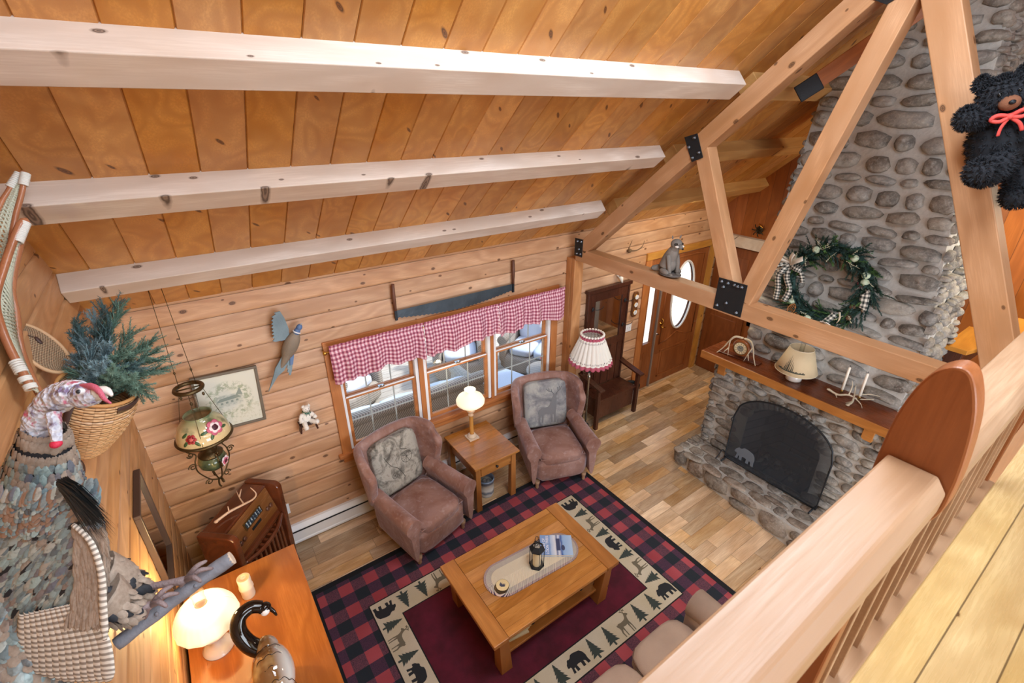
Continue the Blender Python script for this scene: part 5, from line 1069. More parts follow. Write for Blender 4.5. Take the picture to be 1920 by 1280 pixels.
# ceramic goose
gs = thing('ceramic_goose', 'glossy ceramic goose with curled black neck on the cabinet', 'goose figurine', (-.165, 2.17, .9), .0)
q = N('goose_glaze'); x, y, z, v = q.xyz(); n1 = q.noise(v, 6, 3); c = q.mix(q.mr(n1, .42, .6), S('#7E5A34'), S('#C9AE78')); c = q.mix(q.mr(x, .02, .08), c, S('#CFCFCB')); GOOS = q.fin(c, .08); q.bs.inputs['Coat Weight'].default_value = 1
m = M(); m.ell((.0, -.01, .14), (.112, .165, .142), 0, 26, 16, (.45, 0, 0), fn=lambda d: 1+.05*d.y); m.ell((-.0, .11, .215), (.066, .075, .078), 0, 18, 10); b_ = m.obj('body', GOOS, gs)
BG = plain('black_glaze', '#17110E', .06); 
m = M(); NK = spl([(-.02, .12, .21), (-.075, .15, .27), (-.105, .19, .36), (-.085, .23, .425), (-.02, .25, .44), (.035, .235, .42)], 6); m.tube(NK, [.052-.018*(i/len(NK)) for i in range(len(NK))], 16); m.ell((.045, .228, .41), (.04, .034, .032), 0, 16, 10); nk = m.obj('neck', BG, gs)
m = M(); m.tube(spl([(.065, .222, .405), (.085, .205, .375), (.095, .19, .345)], 4), [.018, .018, .017, .016, .015, .013, .011, .009, .007], 10, flat=.6); m.obj('bill', BG, nk)
m = M(); m.ell((.045, .208, .400), (.026, .02, .027), 0, 12, 8); m.obj('cheek_patch', plain('goose_white', '#F0EEE8', .1), nk)
m = M(); 
for r_ in range(4):
    pts = []
    for i in range(25):
        t = i/24; a_ = -1.25+2.5*t; sc_ = .012*abs(math.sin(t*PI*5)); u_ = .10*math.sin(a_); yq = .06-.062*r_+sc_; zq = .12
        rr_ = 1-((u_/.105)**2)-((yq+.03)/.17)**2
        z2 = .14+.150*math.sqrt(max(.02, rr_))+.060*(yq+.01)/.17
        pts.append((u_, yq, z2+.002))
    m.tube(pts, .0018, 5)
m.obj('feather_lines', BG, b_)
# ---------------------------------------------------------------- lamp on the side table
sl = thing('amber_column_lamp', 'table lamp with amber column and cream glass shade, lit, on the side table', 'table lamp', (2.185, 3.875, .6425))
m = M(); m.box(-.062, .062, -.062, .062, 0, .022); m.lathe([(.052, .022), (.055, .03), (.042, .05), (.034, .062)], 24); m.obj('base', plain('cream_marble', '#DCC7AE', .2, var=.3), sl, bevel=.002)
m = M(); m.lathe([(.027, .06), (.024, .075), (.023, .29), (.028, .305)], 20); m.obj('column', plain('amber_glass', '#C9924A', .12, var=.2), sl)
m = M(); m.lathe([(.03, .305), (.03, .318), (.02, .325), (.02, .345), (.046, .36), (.05, .385), (.036, .405), (.02, .41)], 20); m.obj('font', plain('peach_ceramic', '#E8C6A4', .2), sl)
m = M(); m.lathe([(.045, .43), (.12, .445), (.152, .475), (.155, .505), (.135, .545), (.09, .575), (.05, .595), (.045, .61), (.06, .63), (.062, .64)], 40, caps=False); m.obj('shade', glow('lit_shade_cream', '#FFE9C0', .42, '#FFF6E0'), sl, solid=.003)
lamp('column_lamp_bulb', 'POINT', (2.185, 3.875, 1.29), 1.5, (1, .78, .5), .03)
# ---------------------------------------------------------------- floor lamp
fl = thing('floor_lamp', 'brass floor lamp with pleated white and red fabric shade by the post', 'floor lamp', (3.87, 3.77, 0))
m = M(); m.lathe([(.13, 0), (.13, .015), (.08, .03), (.03, .06), (.02, .12)], 24); 
for i in range(5): a_ = 2*PI*i/5; m.tube(spl([(.02*math.cos(a_), .02*math.sin(a_), .12), (.055*math.cos(a_), .055*math.sin(a_), .17), (.03*math.cos(a_), .03*math.sin(a_), .2)], 4), .008, 6)
m.obj('base', BLACKM, fl)
m = M(); m.lathe([(.014, .1), (.013, .9), (.022, .91), (.022, .95), (.012, .96), (.012, 1.0)], 12); m.obj('pole', plain('chrome_pole', '#B8B4AA', .2, .9), fl)
m = M(); m.lathe([(.03, 1.0), (.075, 1.05), (.085, 1.09), (.04, 1.10)], 20); m.obj('socket_cup', BLACKM, fl); m = M(); m.tube(spl([(.0, 0, .99), (.10, 0, 1.03), (.12, 0, 1.12), (.06, 0, 1.3), (0, 0, 1.45), (-.06, 0, 1.3), (-.12, 0, 1.12), (-.10, 0, 1.03), (0, 0, .99)], 4), .003, 5); m.obj('harp', SILVER, fl)
def pleat(u, v_):
    a_ = 2*PI*u; r0, r1 = .135, .275; r_ = r0+(r1-r0)*v_; k = abs(math.sin(12*a_)); r_ *= .93+.09*k; return (r_*math.cos(a_), r_*math.sin(a_), 1.52-.36*v_-.012*k*(v_ > .9))
mm = lambda i, j: 1 if j in (0, 1, 18, 19) else (2 if j in (3, 16) and i % 3 == 0 else 0)
m = M(); m.grid(pleat, 240, 20, m=mm); sd_ = m.obj('shade', [plain('white_pleats', '#E9E6DE', .9), plain('red_hem', '#B2566A', .85), plain('lace_dark', '#6A5A5C', .9)], fl, solid=.002)
m = M()
for i in range(24): a_ = 2*PI*i/24; m.ell((.138*math.cos(a_), .138*math.sin(a_), 1.53), (.017, .017, .014), 0, 8, 5)
m.obj('ruched_top', plain('white_ruche', '#EFEDE8', .9), sd_)
# ---------------------------------------------------------------- hall tree bench
ht_ = thing('hall_tree', 'dark oak hall tree bench with mirror and coat hooks beside the front door', 'hall tree', (4.485, 4.14, 0))
m = M(); w = .385
for s in (-1, 1): m.box(s*w-.03 if s > 0 else -w, s*w if s > 0 else -w+.03+.03, -.03, .015, 0, 1.88)
m.box(-w-.02, w+.02, -.045, .018, 1.88, 1.93); m.box(-w+.06, w-.03, -.022, .012, 1.75, 1.88); m.box(-w+.06, w-.03, -.022, .012, 1.04, 1.14); m.box(-w+.06, -.24, -.02, .01, 1.14, 1.75); m.box(.26, w-.03, -.02, .01, 1.14, 1.75)
m.obj('back_frame', DARKW, ht_, bevel=.004)
for i in range(5): m = M(); x_ = -.30+.14*i; m.box(x_, x_+.13, -.015, .008, .44, 1.04); m.obj('back_panel', DARKW, ht_, bevel=.003)
m = M(); m.box(-.24, .26, -.006, .006, 1.14, 1.75); m.obj('mirror', plain('hall_mirror', '#E6E8E8', .03, 1), ht_)
m = M(); m.box(-w+.02, w-.02, -.35, -.03, .42, .445); m.obj('seat', DARKW, ht_, bevel=.003)
m = M(); m.box(-w+.04, w-.04, -.33, -.05, .14, .42); m.obj('seat_box', DARKW, ht_, bevel=.003)
for s in (-1, 1):
    m = M(); m.prism([(-.42, .655), (-.05, .72), (.0, .74), (.0, .715), (-.05, .69), (-.42, .63)][::-1], s*w-.045, s*w+.045, plane='yz'); m.obj('armrest', DARKW, ht_, bevel=.004)
    m = M(); m.box(s*w-.025, s*w+.025, -.37, -.32, 0, .645); m.obj('leg', DARKW, ht_, bevel=.003)
for s in (-1, 1):
    for z_ in (1.30, 1.66):
        m = M(); x_ = s*.30+.01; m.ell((x_, -.03, z_), (.022, .008, .03), 0, 10, 6)
        for q_ in (-1, 1): m.tube(spl([(x_, -.03, z_), (x_+q_*.05, -.06, z_-.01), (x_+q_*.09, -.10, z_+.02), (x_+q_*.10, -.11, z_+.05)], 5), .004, 5)
        m.obj('coat_hook', BLACKM, ht_)
cr2 = thing('umbrella_crock', 'white stoneware crock standing on the floor at the right of the hall tree', 'crock', (5.03, 4.0, 0)); m = M(); m.lathe([(.10, 0), (.105, .02), (.105, .30), (.11, .31), (.095, .31), (.09, .05), (0, .04)], 24, caps=False); m.obj('pot', plain('grey_stoneware', '#C9C2B4', .4, var=.2), cr2); m = M(); m.lathe([(.106, .26), (.112, .31), (.094, .312), (.092, .26)], 24, caps=False); m.obj('rim', BLACKM, cr2)
ba = thing('barometer', 'wooden wall barometer with three round white dials beside the door', 'barometer', (5.045, WY-.005, 1.53)); m = M(); m.prism([(-.05, -.15), (-.03, -.185), (.03, -.185), (.05, -.15), (.05, .15), (.03, .185), (-.03, .185), (-.05, .15)], -.03, 0, plane='xz'); m.obj('board', wood('barometer_wood', '#8A5A34', '#744722', '#4A2810', axis=2, knots=0, rough=.3), ba, bevel=.004)
for z_ in (-.115, 0, .115):
    m = M(); m.at((0, -.03, z_), (PI/2, 0, 0)); m.lathe([(.042, 0), (.042, .008), (.036, .010)], 24); d_ = m.obj('dial_ring', GOLD, ba); m = M(); m.at((0, -.0405, z_), (PI/2, 0, 0)); m.lathe([(.035, 0), (.035, .0008)], 24); d2 = m.obj('dial_face', WHITE, d_); 
    m = M(); m.box(-.001, .001, -.0425, -.0415, z_-.005, z_+.024); m.box(-.012, .005, -.0425, -.0415, z_-.001, z_+.001); m.obj('needle', BLACKM, d_)
sp = thing('light_switch', 'white double light switch plate on the log wall left of the door', 'light switch', (4.985, WY, 1.18)); m = M(); m.box(-.058, .058, -.008, 0, -.058, .058); m.obj('plate', WHITE, sp, bevel=.002); m = M(); m.box(-.025, -.015, -.015, -.008, -.012, .012); m.obj('toggle', WHITE, sp); m = M(); m.box(.015, .025, -.015, -.008, -.012, .012); m.obj('toggle', WHITE, sp)
# animal skull and antlers on the entrance wall
sk = thing('animal_skull', 'small white animal skull hung on the wall above the hall tree', 'skull', (4.655, 4.13, 2.03), rot=(0, -.35, 0)); m = M(); m.ell((0, 0, .03), (.05, .035, .04), 0, 14, 8); m.tube([(0, -.005, .01), (.0, -.02, -.05), (0, -.02, -.11)], [.036, .024, .012], 10); m.obj('skull', BONEW, sk)
m = M(); 
for s in (-1, 1): m.ell((s*.024, -.03, .02), (.012, .008, .014), 0, 8, 5)
m.obj('eye_sockets', BLACKM, sk)
an = thing('mounted_antlers', 'small pair of dark antlers mounted high on the entrance wall', 'antlers', (4.80, 4.14, 2.33)); m = M()
antler(m, [(0, 0, 0), (-.06, -.05, .02), (-.10, -.08, .08), (-.07, -.09, .17)], .009, [[(-.09, -.07, .05), (-.13, -.09, .09)]]); antler(m, [(.03, 0, 0), (.09, -.05, .01), (.15, -.08, .06), (.18, -.08, .13)], .009, [[(.12, -.07, .03), (.19, -.09, .05)]]); m.ell((.015, .01, 0), (.04, .02, .03), 0, 10, 6); m.obj('antlers', plain('dark_antler', '#6E563C', .6), an)
gh = thing('wall_mount', 'small dark wrought sconce with a yellow leaf on the far board wall', 'mounting', (RX-.03, 3.56, 2.45)); m = M(); m.ell((0, 0, 0), (.02, .05, .06), 0, 10, 6);  # small animal mount on the wall; it holds no lamp
for i in range(7): a_ = 2*PI*i/7; m.tube(spl([(-.02, 0, 0), (-.06, .05*math.cos(a_), .05*math.sin(a_)), (-.04, .09*math.cos(a_), .09*math.sin(a_))], 4), .008, 5)
m.obj('bracket', plain('dark_bronze', '#3A3020', .5, .5), gh); m = M(); m.ell((-.06, -.04, .07), (.02, .05, .012), 0, 8, 5, (.6, 0, 0)); m.obj('leaf', GOLD, gh)
# ---------------------------------------------------------------- things on the mantel (shelf top z 1.47)
MT = 1.4705
ck_ = thing('antler_clock', 'round wooden mantel clock held between two antlers on a brown base', 'clock', (4.87, 2.44, MT), -PI/2+.12)
m = M(); m.prism([(-.23, -.045), (.23, -.045), (.23, .05), (-.23, .05)], 0, .018); m.obj('base', plain('clock_base', '#5A2C1C', .3), ck_, bevel=.004)
m = M(); m.at((0, .0, .125), (PI/2, 0, 0)); m.lathe([(.075, -.025), (.098, -.02), (.10, .0), (.092, .018), (.07, .022)], 36); m.obj('case', plain('clock_case', '#9A5A30', .25, var=.3), ck_)
m = M(); m.at((0, -.0225, .125), (PI/2, 0, 0)); m.lathe([(.070, 0), (.070, .003)], 32); fc_ = m.obj('face', plain('clock_cream', '#E9E0BC', .4), ck_); m = M(); m.at((0, -.0258, .125), (PI/2, 0, 0)); m.lathe([(.036, 0), (.036, .001)], 24); m.obj('inner_dial', plain('clock_grey', '#8E8F84', .4), fc_)
m = M(); m.tube([(.072*math.cos(a), -.026, .125+.072*math.sin(a)) for a in [2*PI*i/30 for i in range(30)]], .004, 6, closed=True)
for i in range(12): a_ = 2*PI*i/12; m.tube([(.044*math.cos(a_), -.0262, .125+.044*math.sin(a_)), (.062*math.cos(a_), -.0262, .125+.062*math.sin(a_))], .0022, 4)
m.obj('hour_marks', plain('clock_marks', '#6A5226', .4), fc_); m = M(); m.tube([(0, -.028, .125), (-.02, -.028, .145)], .002, 4); m.tube([(0, -.028, .125), (.03, -.028, .155)], .0014, 4); m.obj('hands', BLACKM, fc_)
for s in (-1, 1):
    m = M(); antler(m, [(s*.02, .01, .24), (s*.09, -.01, .235), (s*.135, -.03, .17), (s*.17, -.06, .09), (s*.22, -.10, .02)], .013, [[(s*.125, -.03, .18), (s*.11, -.07, .12), (s*.09, -.10, .03)], [(s*.11, -.075, .11), (s*.14, -.11, .06)]]); m.obj('antler', BONE, ck_)
lm = thing('mantel_lamp', 'oil-style lamp with scenic pine tree paper shade and white base on the mantel', 'table lamp', (4.88, 1.84, MT))
m = M(); m.lathe([(.055, 0), (.075, .01), (.078, .05), (.07, .075), (.045, .085), (.04, .10)], 30); m.obj('base', MILK, lm); m = M(); m.lathe([(.042, .098), (.045, .11), (.03, .13), (.02, .16)], 20); m.obj('burner', BRASS, lm)
q = N('parchment_scene'); x, y, z, v = q.xyz(); PAR = q.fin(q.mix(q.noise(v, 8, 4), S('#D9C8A6'), S('#C2AC86')), .8)
prs = lambda z_: .195-.085*(z_-.12)/.25
m = M(); m.lathe([(prs(.12), .12), (prs(.37), .37)], 48, caps=False); ps = m.obj('shade', PAR, lm, solid=.002)
m = M(); rr = random.Random(8); INK = plain('ink_trees', '#43463C', .9)
def wrap(a_, z_): r_ = prs(z_)+.0018; return (r_*math.cos(a_), r_*math.sin(a_), z_)
for k, (a0, zb, h_) in enumerate([(PI+.02, .17, .13), (PI-.10, .17, .155), (PI-.18, .17, .12), (PI+.12, .165, .10), (PI+.2, .165, .07), (PI-.26, .17, .07), (PI-.06, .168, .11)]):
    for i in range(9):
        t0, t1 = i/9, (i+1.5)/9; w0 = .045*(1-t0)*(1 if k % 2 else .8)+.004
        m.add([wrap(a0-w0*.9, zb+h_*t0), wrap(a0+w0*.9, zb+h_*t0-.002), wrap(a0, zb+h_*min(1, t1))], [(0, 1, 2)])
for i in range(22): a0 = PI+.75-1.5*i/22; h_ = .012+.010*rr.random(); m.add([wrap(a0, .155), wrap(a0+.10, .155), wrap(a0+.10, .155+h_), wrap(a0, .155+h_*.6)], [(0, 1, 2, 3)])
m.obj('printed_trees', INK, ps); m = M(); m.lathe([(.026, .14), (.03, .2), (.022, .28), (.022, .43)], 16, caps=False); m.obj('glass_chimney', CGLASS, lm)
RIMC = plain('rim_cream', '#E6DAC0', .8)
for z_ in (.121, .369): m = M(); m.tube([((prs(z_)+.001)*math.cos(a), (prs(z_)+.001)*math.sin(a), z_) for a in [2*PI*i/40 for i in range(40)]], .0025, 5, closed=True); m.obj('shade_rim', RIMC, ps)

ca_ = thing('antler_candelabra', 'antler candle holder on the right half of the mantel', 'candle holder', (4.93, 1.32, MT), -PI/2)
m = M(); antler(m, [(-.19, -.03, .04), (-.10, -.04, .03), (-.02, -.02, .06), (.06, .0, .05), (.17, .03, .09)], .012, [[(-.12, -.04, .03), (-.09, -.07, .01)], [(-.02, -.02, .06), (-.02, .0, .15), (-.04, .01, .20)]]); m.obj('antler', BONE, ca_)
m = M(); antler(m, [(.03, -.13, .015), (.04, -.07, .03), (.02, 0, .07), (-.01, .05, .15)], .012, [[(.03, -.02, .06), (.10, -.04, .03), (.13, -.07, .01)], [(.04, -.06, .03), (.0, -.10, .01)], [(.02, 0, .07), (.12, .03, .12), (.20, .05, .13)]]); m.obj('antler', BONE, ca_)
for x_, y_ in ((-.085, -.02), (.065, -.015)):
    m = M(); m.at((x_, y_, .055)); m.lathe([(.012, 0), (.016, .03), (.013, .035)], 12); m.obj('candle_cup', BRASS, ca_)
    cn = thing('taper_candle', 'ivory taper candle at left in the antler candle holder' if x_ < 0 else 'ivory taper candle at right in the antler candle holder', 'candle', (4.93+y_*1, 1.32-x_, MT+.091), group='taper candles on the mantel'); m = M(); m.lathe([(.0125, 0), (.0115, .235), (.006, .245)], 14); m.obj('wax', plain('ivory_wax', '#F0E9DA', .5), cn); m = M(); m.tube([(0, 0, .243), (.001, 0, .262)], .0025, 5); m.obj('wick', BLACKM, cn)
# ---------------------------------------------------------------- wreath
wr_ = thing('evergreen_wreath', 'evergreen wreath with plaid ribbons, berries and tiny snowshoes on the chimney', 'wreath', (4.98, 1.815, 2.50), rot=(0, -.0, 0))
WRR, WRr = .335, .10
def sprig(m, p, d, L, nr, rr, nl=.022, mi=0, cone=.8, wd=.0011):
    d = Vector(d).normalized(); p = Vector(p); up = Vector((rr.uniform(-1, 1), rr.uniform(-1, 1), rr.uniform(-1, 1))); s_ = d.cross(up).normalized(); t_ = d.cross(s_)
    m.tube([p, p+d*L*.5+s_*L*.03, p+d*L], [.0028, .002, .001], 4, mi)
    for i in range(nr):
        t = (i+rr.random())/nr; a_ = rr.uniform(0, 2*PI); r_ = s_*math.cos(a_)+t_*math.sin(a_); b = p+d*L*t; dd = (r_*cone+d*(1.15-cone*.4)).normalized(); l_ = nl*(1-.45*t)*rr.uniform(.8, 1.15); w_ = d.cross(r_)*wd*(nl/.022)
        m.add([tuple(b-w_), tuple(b+w_), tuple(b+dd*l_)], [(0, 1, 2)], mi)
m = M(); rr = random.Random(12)
for i in range(460):
    a_ = rr.uniform(0, 2*PI); q_ = rr.uniform(0, 2*PI); rad = WRR+WRr*.55*math.cos(q_); p = Vector((-.03-.05*math.sin(q_), rad*math.cos(a_), rad*math.sin(a_))); tg = Vector((0, -math.sin(a_), math.cos(a_))); ou = Vector((0, math.cos(a_), math.sin(a_)))
    d_ = tg*rr.uniform(.2, 1)+ou*rr.uniform(-.7, .9)+Vector((-1, 0, 0))*rr.uniform(0, .8); sprig(m, p, d_, rr.uniform(.09, .17), 40, rr, .038, rr.choice((0, 0, 1, 2, 2)), .8, .0027)
m.tube([(-.02, WRR*math.cos(a), WRR*math.sin(a)) for a in [2*PI*i/40 for i in range(40)]], .040, 8, 2, closed=True)
m.obj('greenery', [plain('fir_green', '#2E4A3C', .8), plain('cedar_green', '#4A7038', .8), plain('blue_green', '#33514C', .8)], wr_)
def wp(a_, rad, x_=-.11): return (x_, -rad*math.cos(a_), rad*math.sin(a_))
for i, (a_, r_) in enumerate(((1.05, .36), (.55, .36), (.38, .34), (2.0, .35), (2.6, .38), (3.9, .33), (4.55, .35))):
    m = M(); m.ell(wp(a_, r_), (.03, .035, .032), 0, 12, 8, fn=lambda d: 1+.12*math.sin(9*d.y)*math.sin(9*d.z)); m.obj('mint_flower', plain('mint_flower', '#C3D3B8', .8), wr_)
m = M(); rr = random.Random(3)
for k in range(16):
    a_ = rr.uniform(0, 6.28); p = Vector(wp(a_, WRR, -.1)); d_ = Vector((-.3, rr.uniform(-1, 1), rr.uniform(-1, 1))).normalized(); m.tube([p, p+d_*.06+Vector((0, .01, 0)), p+d_*.13], .0016, 4)
    for j in range(7): m.ell(tuple(p+d_*(.03+.015*j)+Vector((rr.uniform(-.008, .008), rr.uniform(-.008, .008), rr.uniform(-.008, .008)))), (.0045, .0045, .0045), 0, 5, 4)
tag(m.obj('berry_twigs', plain('pale_berries', '#C9C7A8', .6), wr_), kind='stuff')
m = M()
for i in range(24): m.ell(wp(.25+.006*i, .30+.02*math.sin(i*2.1), -.10-.01*math.cos(i)), (.006, .006, .006), 0, 6, 4)
m.obj('red_berries', plain('dark_berries', '#6E2830', .4), wr_)
for a_, r_ in ((-.05-.35, .30), (5.6, .36), (1.4, .30)):
    m = M(); p = Vector(wp(a_, r_, -.09)); 
    for j in range(6):
        for k in range(7): b_ = 2*PI*k/7+j*.4; rr2 = .022*(1-j/7); m.ell(tuple(p+Vector((-.006*j, rr2*math.cos(b_), rr2*math.sin(b_)))), (.005, .009, .007), 0, 6, 4)
    m.obj('pine_cone', plain('cone_brown', '#6A4A34', .7), wr_)
q = N('black_check'); x, y, z, v = q.xyz('UV'); CHECK = q.fin(ging(q, x, y, .030, '#E6E2D6', '#8F9088', '#2C2F2E'), .85)
BURL = plain('burlap_white', '#E2DACB', .9, bump=.4, bscale=200)
def ribbon(name, pts, w, mat, par, wdir=None):
    P = spl(pts, 8); n_ = len(P); m = M(); L = [0]
    for i in range(1, n_): L.append(L[-1]+(P[i]-P[i-1]).length)
    def f(u, v_):
        i = min(int(round(u*(n_-1))), n_-1); t = (P[min(i+1, n_-1)]-P[max(i-1, 0)]).normalized(); s_ = Vector(wdir).normalized() if wdir else t.cross(Vector((-1, 0, 0))).normalized()
        return tuple(P[i]+s_*(v_-.5)*w+Vector((-.006*math.sin(v_*PI), 0, 0)))
    m.grid(f, n_-1, 4); o = m.obj(name, mat, par, solid=.0015); cloth(o, lambda u, v_: (u*L[-1], v_*w), n_-1, 4); return o
bc0 = Vector(wp(2.72, .36, -.15))
for k, (dy, dz) in enumerate(((.13, .09), (.14, -.02), (-.13, .07), (-.12, -.04), (.04, .12), (-.03, -.09))):
    e = Vector((-.03, -dy, dz)); ribbon('bow_loop', [bc0, bc0+e*.6+Vector((-.05, 0, 0)), bc0+e+Vector((-.03, 0, 0)), bc0+e*.55+Vector((.02, 0, 0)), bc0], .05, BURL if k % 2 == 0 else CHECK, wr_, wdir=Vector((0, -e.z, e.y))+Vector((-.6, 0, 0))*e.length)
ribbon('ribbon_tail', [bc0, bc0+Vector((-.02, -.01, -.13)), bc0+Vector((-.01, -.06, -.25)), bc0+Vector((-.02, -.04, -.37))], .058, CHECK, wr_); ribbon('ribbon_tail', [bc0, bc0+Vector((-.02, .07, -.12)), bc0+Vector((-.01, .05, -.26)), bc0+Vector((-.02, .04, -.38))], .058, CHECK, wr_)
ribbon('ribbon_tail', [bc0, bc0+Vector((-.02, .12, -.06)), bc0+Vector((-.02, .24, -.10))], .06, BURL, wr_); ribbon('ribbon_tail', [bc0, bc0+Vector((-.02, -.12, -.05)), bc0+Vector((0, -.16, -.15))], .045, CHECK, wr_)
ribbon('plaid_band', [wp(.12, .33, -.06), wp(.10, .36, -.14), wp(-.25, .38, -.14), wp(-.33, .36, -.07)], .075, CHECK, wr_); ribbon('plaid_band', [wp(5.35, .28, -.1), wp(5.1, .33, -.15), wp(4.95, .38, -.13), wp(4.72, .43, -.08)], .055, CHECK, wr_)
for i, (a_, r_, t_) in enumerate(((4.08, .35, .35), (4.35, .385, -.5))):
    m = M(); p = Vector(wp(a_, r_, -.14)); pts = [(0, .032*math.sin(b_)*(1-.25*math.cos(b_)), .052*math.cos(b_)) for b_ in [2*PI*k/24 for k in range(24)]]; R_ = Euler((t_, 0, 0)).to_matrix()
    m.tube([p+R_ @ Vector(k) for k in pts], .005, 6, closed=True); m.prism([(0, 0)]*3, 0, 0) if 0 else None
    for z_ in (-.03, -.01, .01, .03): m.tube([p+R_ @ Vector((0, -.03, z_)), p+R_ @ Vector((0, .03, z_))], .0022, 4); 
    for y_ in (-.015, 0, .015): m.tube([p+R_ @ Vector((0, y_, -.045)), p+R_ @ Vector((0, y_, .045))], .0022, 4)
    m.obj('tiny_snowshoe', plain('tiny_snowshoe', '#A5703E', .7), wr_)
m = M(); m.tube(spl([wp(5.55, .28, -.14), wp(5.5, .33, -.17), wp(5.35, .36, -.15)], 5), [.010-.0007*i for i in range(11)], 7); m.obj('antler_tip', BONE, wr_); m = M(); m.tube(spl([wp(4.95, .33, -.15), wp(5.15, .34, -.17), wp(5.25, .41, -.15)], 5), [.007-.0004*i for i in range(11)], 7); m.obj('antler_tip', BONEW, wr_)
# ---------------------------------------------------------------- raccoon on the tie beam
rac = thing('mounted_raccoon', 'grey mounted raccoon sitting upright on the truss tie beam', 'taxidermy animal', (3.81, 2.755, 2.57), -.30)
RACF = plain('grey_fur', '#8B857E', .95, var=.7, bump=.8, bscale=90)
m = M(); m.lathe([(.0, -.004), (.10, -.004), (.105, .006), (.095, .012)], 20) if 0 else None
m.ell((0, .04, .09), (.075, .085, .085), 0, 18, 12); m.tube(spl([(0, .05, .06), (0, .035, .14), (0, .0, .215), (0, -.02, .255)], 5), [.088-.0032*i for i in range(16)], 16); bd = None
for s in (-1, 1): m.tube(spl([(s*.045, .0, .19), (s*.05, -.03, .11), (s*.04, -.05, .02)], 5), [.026-.0009*i for i in range(11)], 10); m.ell((s*.042, -.062, .013), (.022, .034, .014), 0, 10, 6); m.ell((s*.07, .0, .03), (.03, .07, .03), 0, 12, 8)
m.tube(spl([(0, -.015, .245), (0, -.035, .285)], 5), .045, 12); m.ell((0, -.035, .30), (.055, .055, .048), 0, 16, 10); m.tube([(0, -.07, .292), (0, -.13, .275)], [.034, .012], 12)
for s in (-1, 1): m.at((s*.038, -.02, .34), (0, s*.25, 0)); m.taper((.018, .008), (.004, .003), 0, .045); m.at()
body = m.obj('body', RACF, rac, sub=1)
m = M(); m.ell((0, -.134, .276), (.010, .009, .009), 0, 8, 6)
m.obj('nose', BLACKM, rac)
for s in (-1, 1): m = M(); m.ell((s*.03, -.084, .312), (.008, .006, .008), 0, 8, 6); m.obj('eye', plain('amber_eye', '#2A1A10', .1), rac); m = M(); m.ell((s*.03, -.085, .287), (.018, .02, .01), 0, 8, 6); m.obj('cheek_stripe', WF, rac)
for s in (-1, 1): m = M(); m.ell((s*.028, -.068, .306), (.022, .018, .014), 0, 10, 6); m.obj('eye_mask', plain('mask_fur', '#3A3632', .95), rac)
m = M(); m.tube(spl([(0, .11, .03), (-.05, .16, .02), (-.10, .17, .02)], 5), [.03, .034, .036, .036, .034, .032, .03, .026, .022, .016, .01], 12); m.obj('tail', RACF, rac)
m = M(); m.ell((0, .0, .004), (.10, .13, .008), 0, 20, 5); m.obj('mount_board', plain('grey_mount', '#6A6460', .8), rac)
# ---------------------------------------------------------------- helpers for the near objects
def at(px, py, dep): return CAMP+(_f*FPX+(px-960)*_r-(py-640)*_u)*(dep/FPX)
# black bear hugging the right truss web
BF = plain('black_plush', '#1B2028', .9, bump=.8, bscale=60); 
BSC = .80; bloc = at(1874, 266, 2.56); brot = (Matrix.Rotation(math.radians(-24), 3, _f) @ Matrix.Rotation(math.radians(-72), 3, 'Z')).to_euler()
IM = (Matrix.Translation(bloc) @ brot.to_matrix().to_4x4()).inverted()
def bl(px, py, d): return tuple((IM @ at(px, py, d))/BSC)
bp = {'larm': [(-.13, -.03, .14), bl(1862, 215, 2.53), bl(1838, 222, 2.50), bl(1815, 222, 2.47)], 'rarm': [(.13, -.02, .12), (.20, -.16, .08), (.16, -.26, .04)], 'lleg': [(-.09, -.03, -.14), bl(1878, 302, 2.52), bl(1852, 326, 2.50), bl(1838, 322, 2.47)], 'rleg': [(.10, .02, -.15), (.10, -.04, -.28), (.08, -.10, -.36)]}
tdb = teddy('black_bear_plush', 'black plush bear with red bow hugging the slanted truss timber', tuple(bloc), tuple(brot), BSC, BF, plain('brown_muzzle', '#7A4F38', .9, bump=.5), plain('red_yarn', '#D9504A', .8), bp, 26000, .020)
# ---------------------------------------------------------------- pack basket with spruce, on the left wall
R0, B0 = at(181, 742, 2.12), at(160, 838, 2.20)
AX = (R0-B0).normalized(); BX = Vector((0, 1, 0)); BX = (BX-AX*BX.dot(AX)).normalized(); BY = AX.cross(BX); BH = .335
bs = thing('pack_basket', 'tan woven pack basket with leather strap hanging on the left log wall', 'basket', tuple(B0)); bO = Vector((0, 0, 0))
q = N('splint_weave'); x, y, z, v = q.xyz('UV'); a_ = q.math('FRACT', q.math('MULTIPLY', x, 26.0)); row = q.math('FLOOR', q.math('MULTIPLY', y, 26.0)); col = q.math('FLOOR', q.math('MULTIPLY', x, 26.0)); b_ = q.math('FRACT', q.math('MULTIPLY', y, 26.0))
par_ = q.math('MODULO', q.math('ADD', row, col), 2.0); gap = q.math('MULTIPLY', q.math('LESS_THAN', b_, .20), q.math('GREATER_THAN', par_, .5)); edg = q.math('LESS_THAN', a_, .10)
c = q.mix(q.wn(row, col), S('#E0B98A'), S('#CDA070')); c = q.mix(q.math('MULTIPLY', q.math('LESS_THAN', q.math('ABSOLUTE', q.math('SUBTRACT', row, 19.0)), .6), q.wn(col, 3.0)), c, S('#D9C0A8')); c = q.mix(gap, c, S('#3A2416')); c = q.mix(q.math('MULTIPLY', edg, .3), c, S('#8A5A30'))
q.bump(q.math('ADD', q.math('MULTIPLY', par_, .5), q.math('SINE', q.math('MULTIPLY', b_, 3.14))), .8, .006); WEAVE = q.fin(c, .6)
m = M(); m.frame((0, 0, 0), BX, BY, AX)
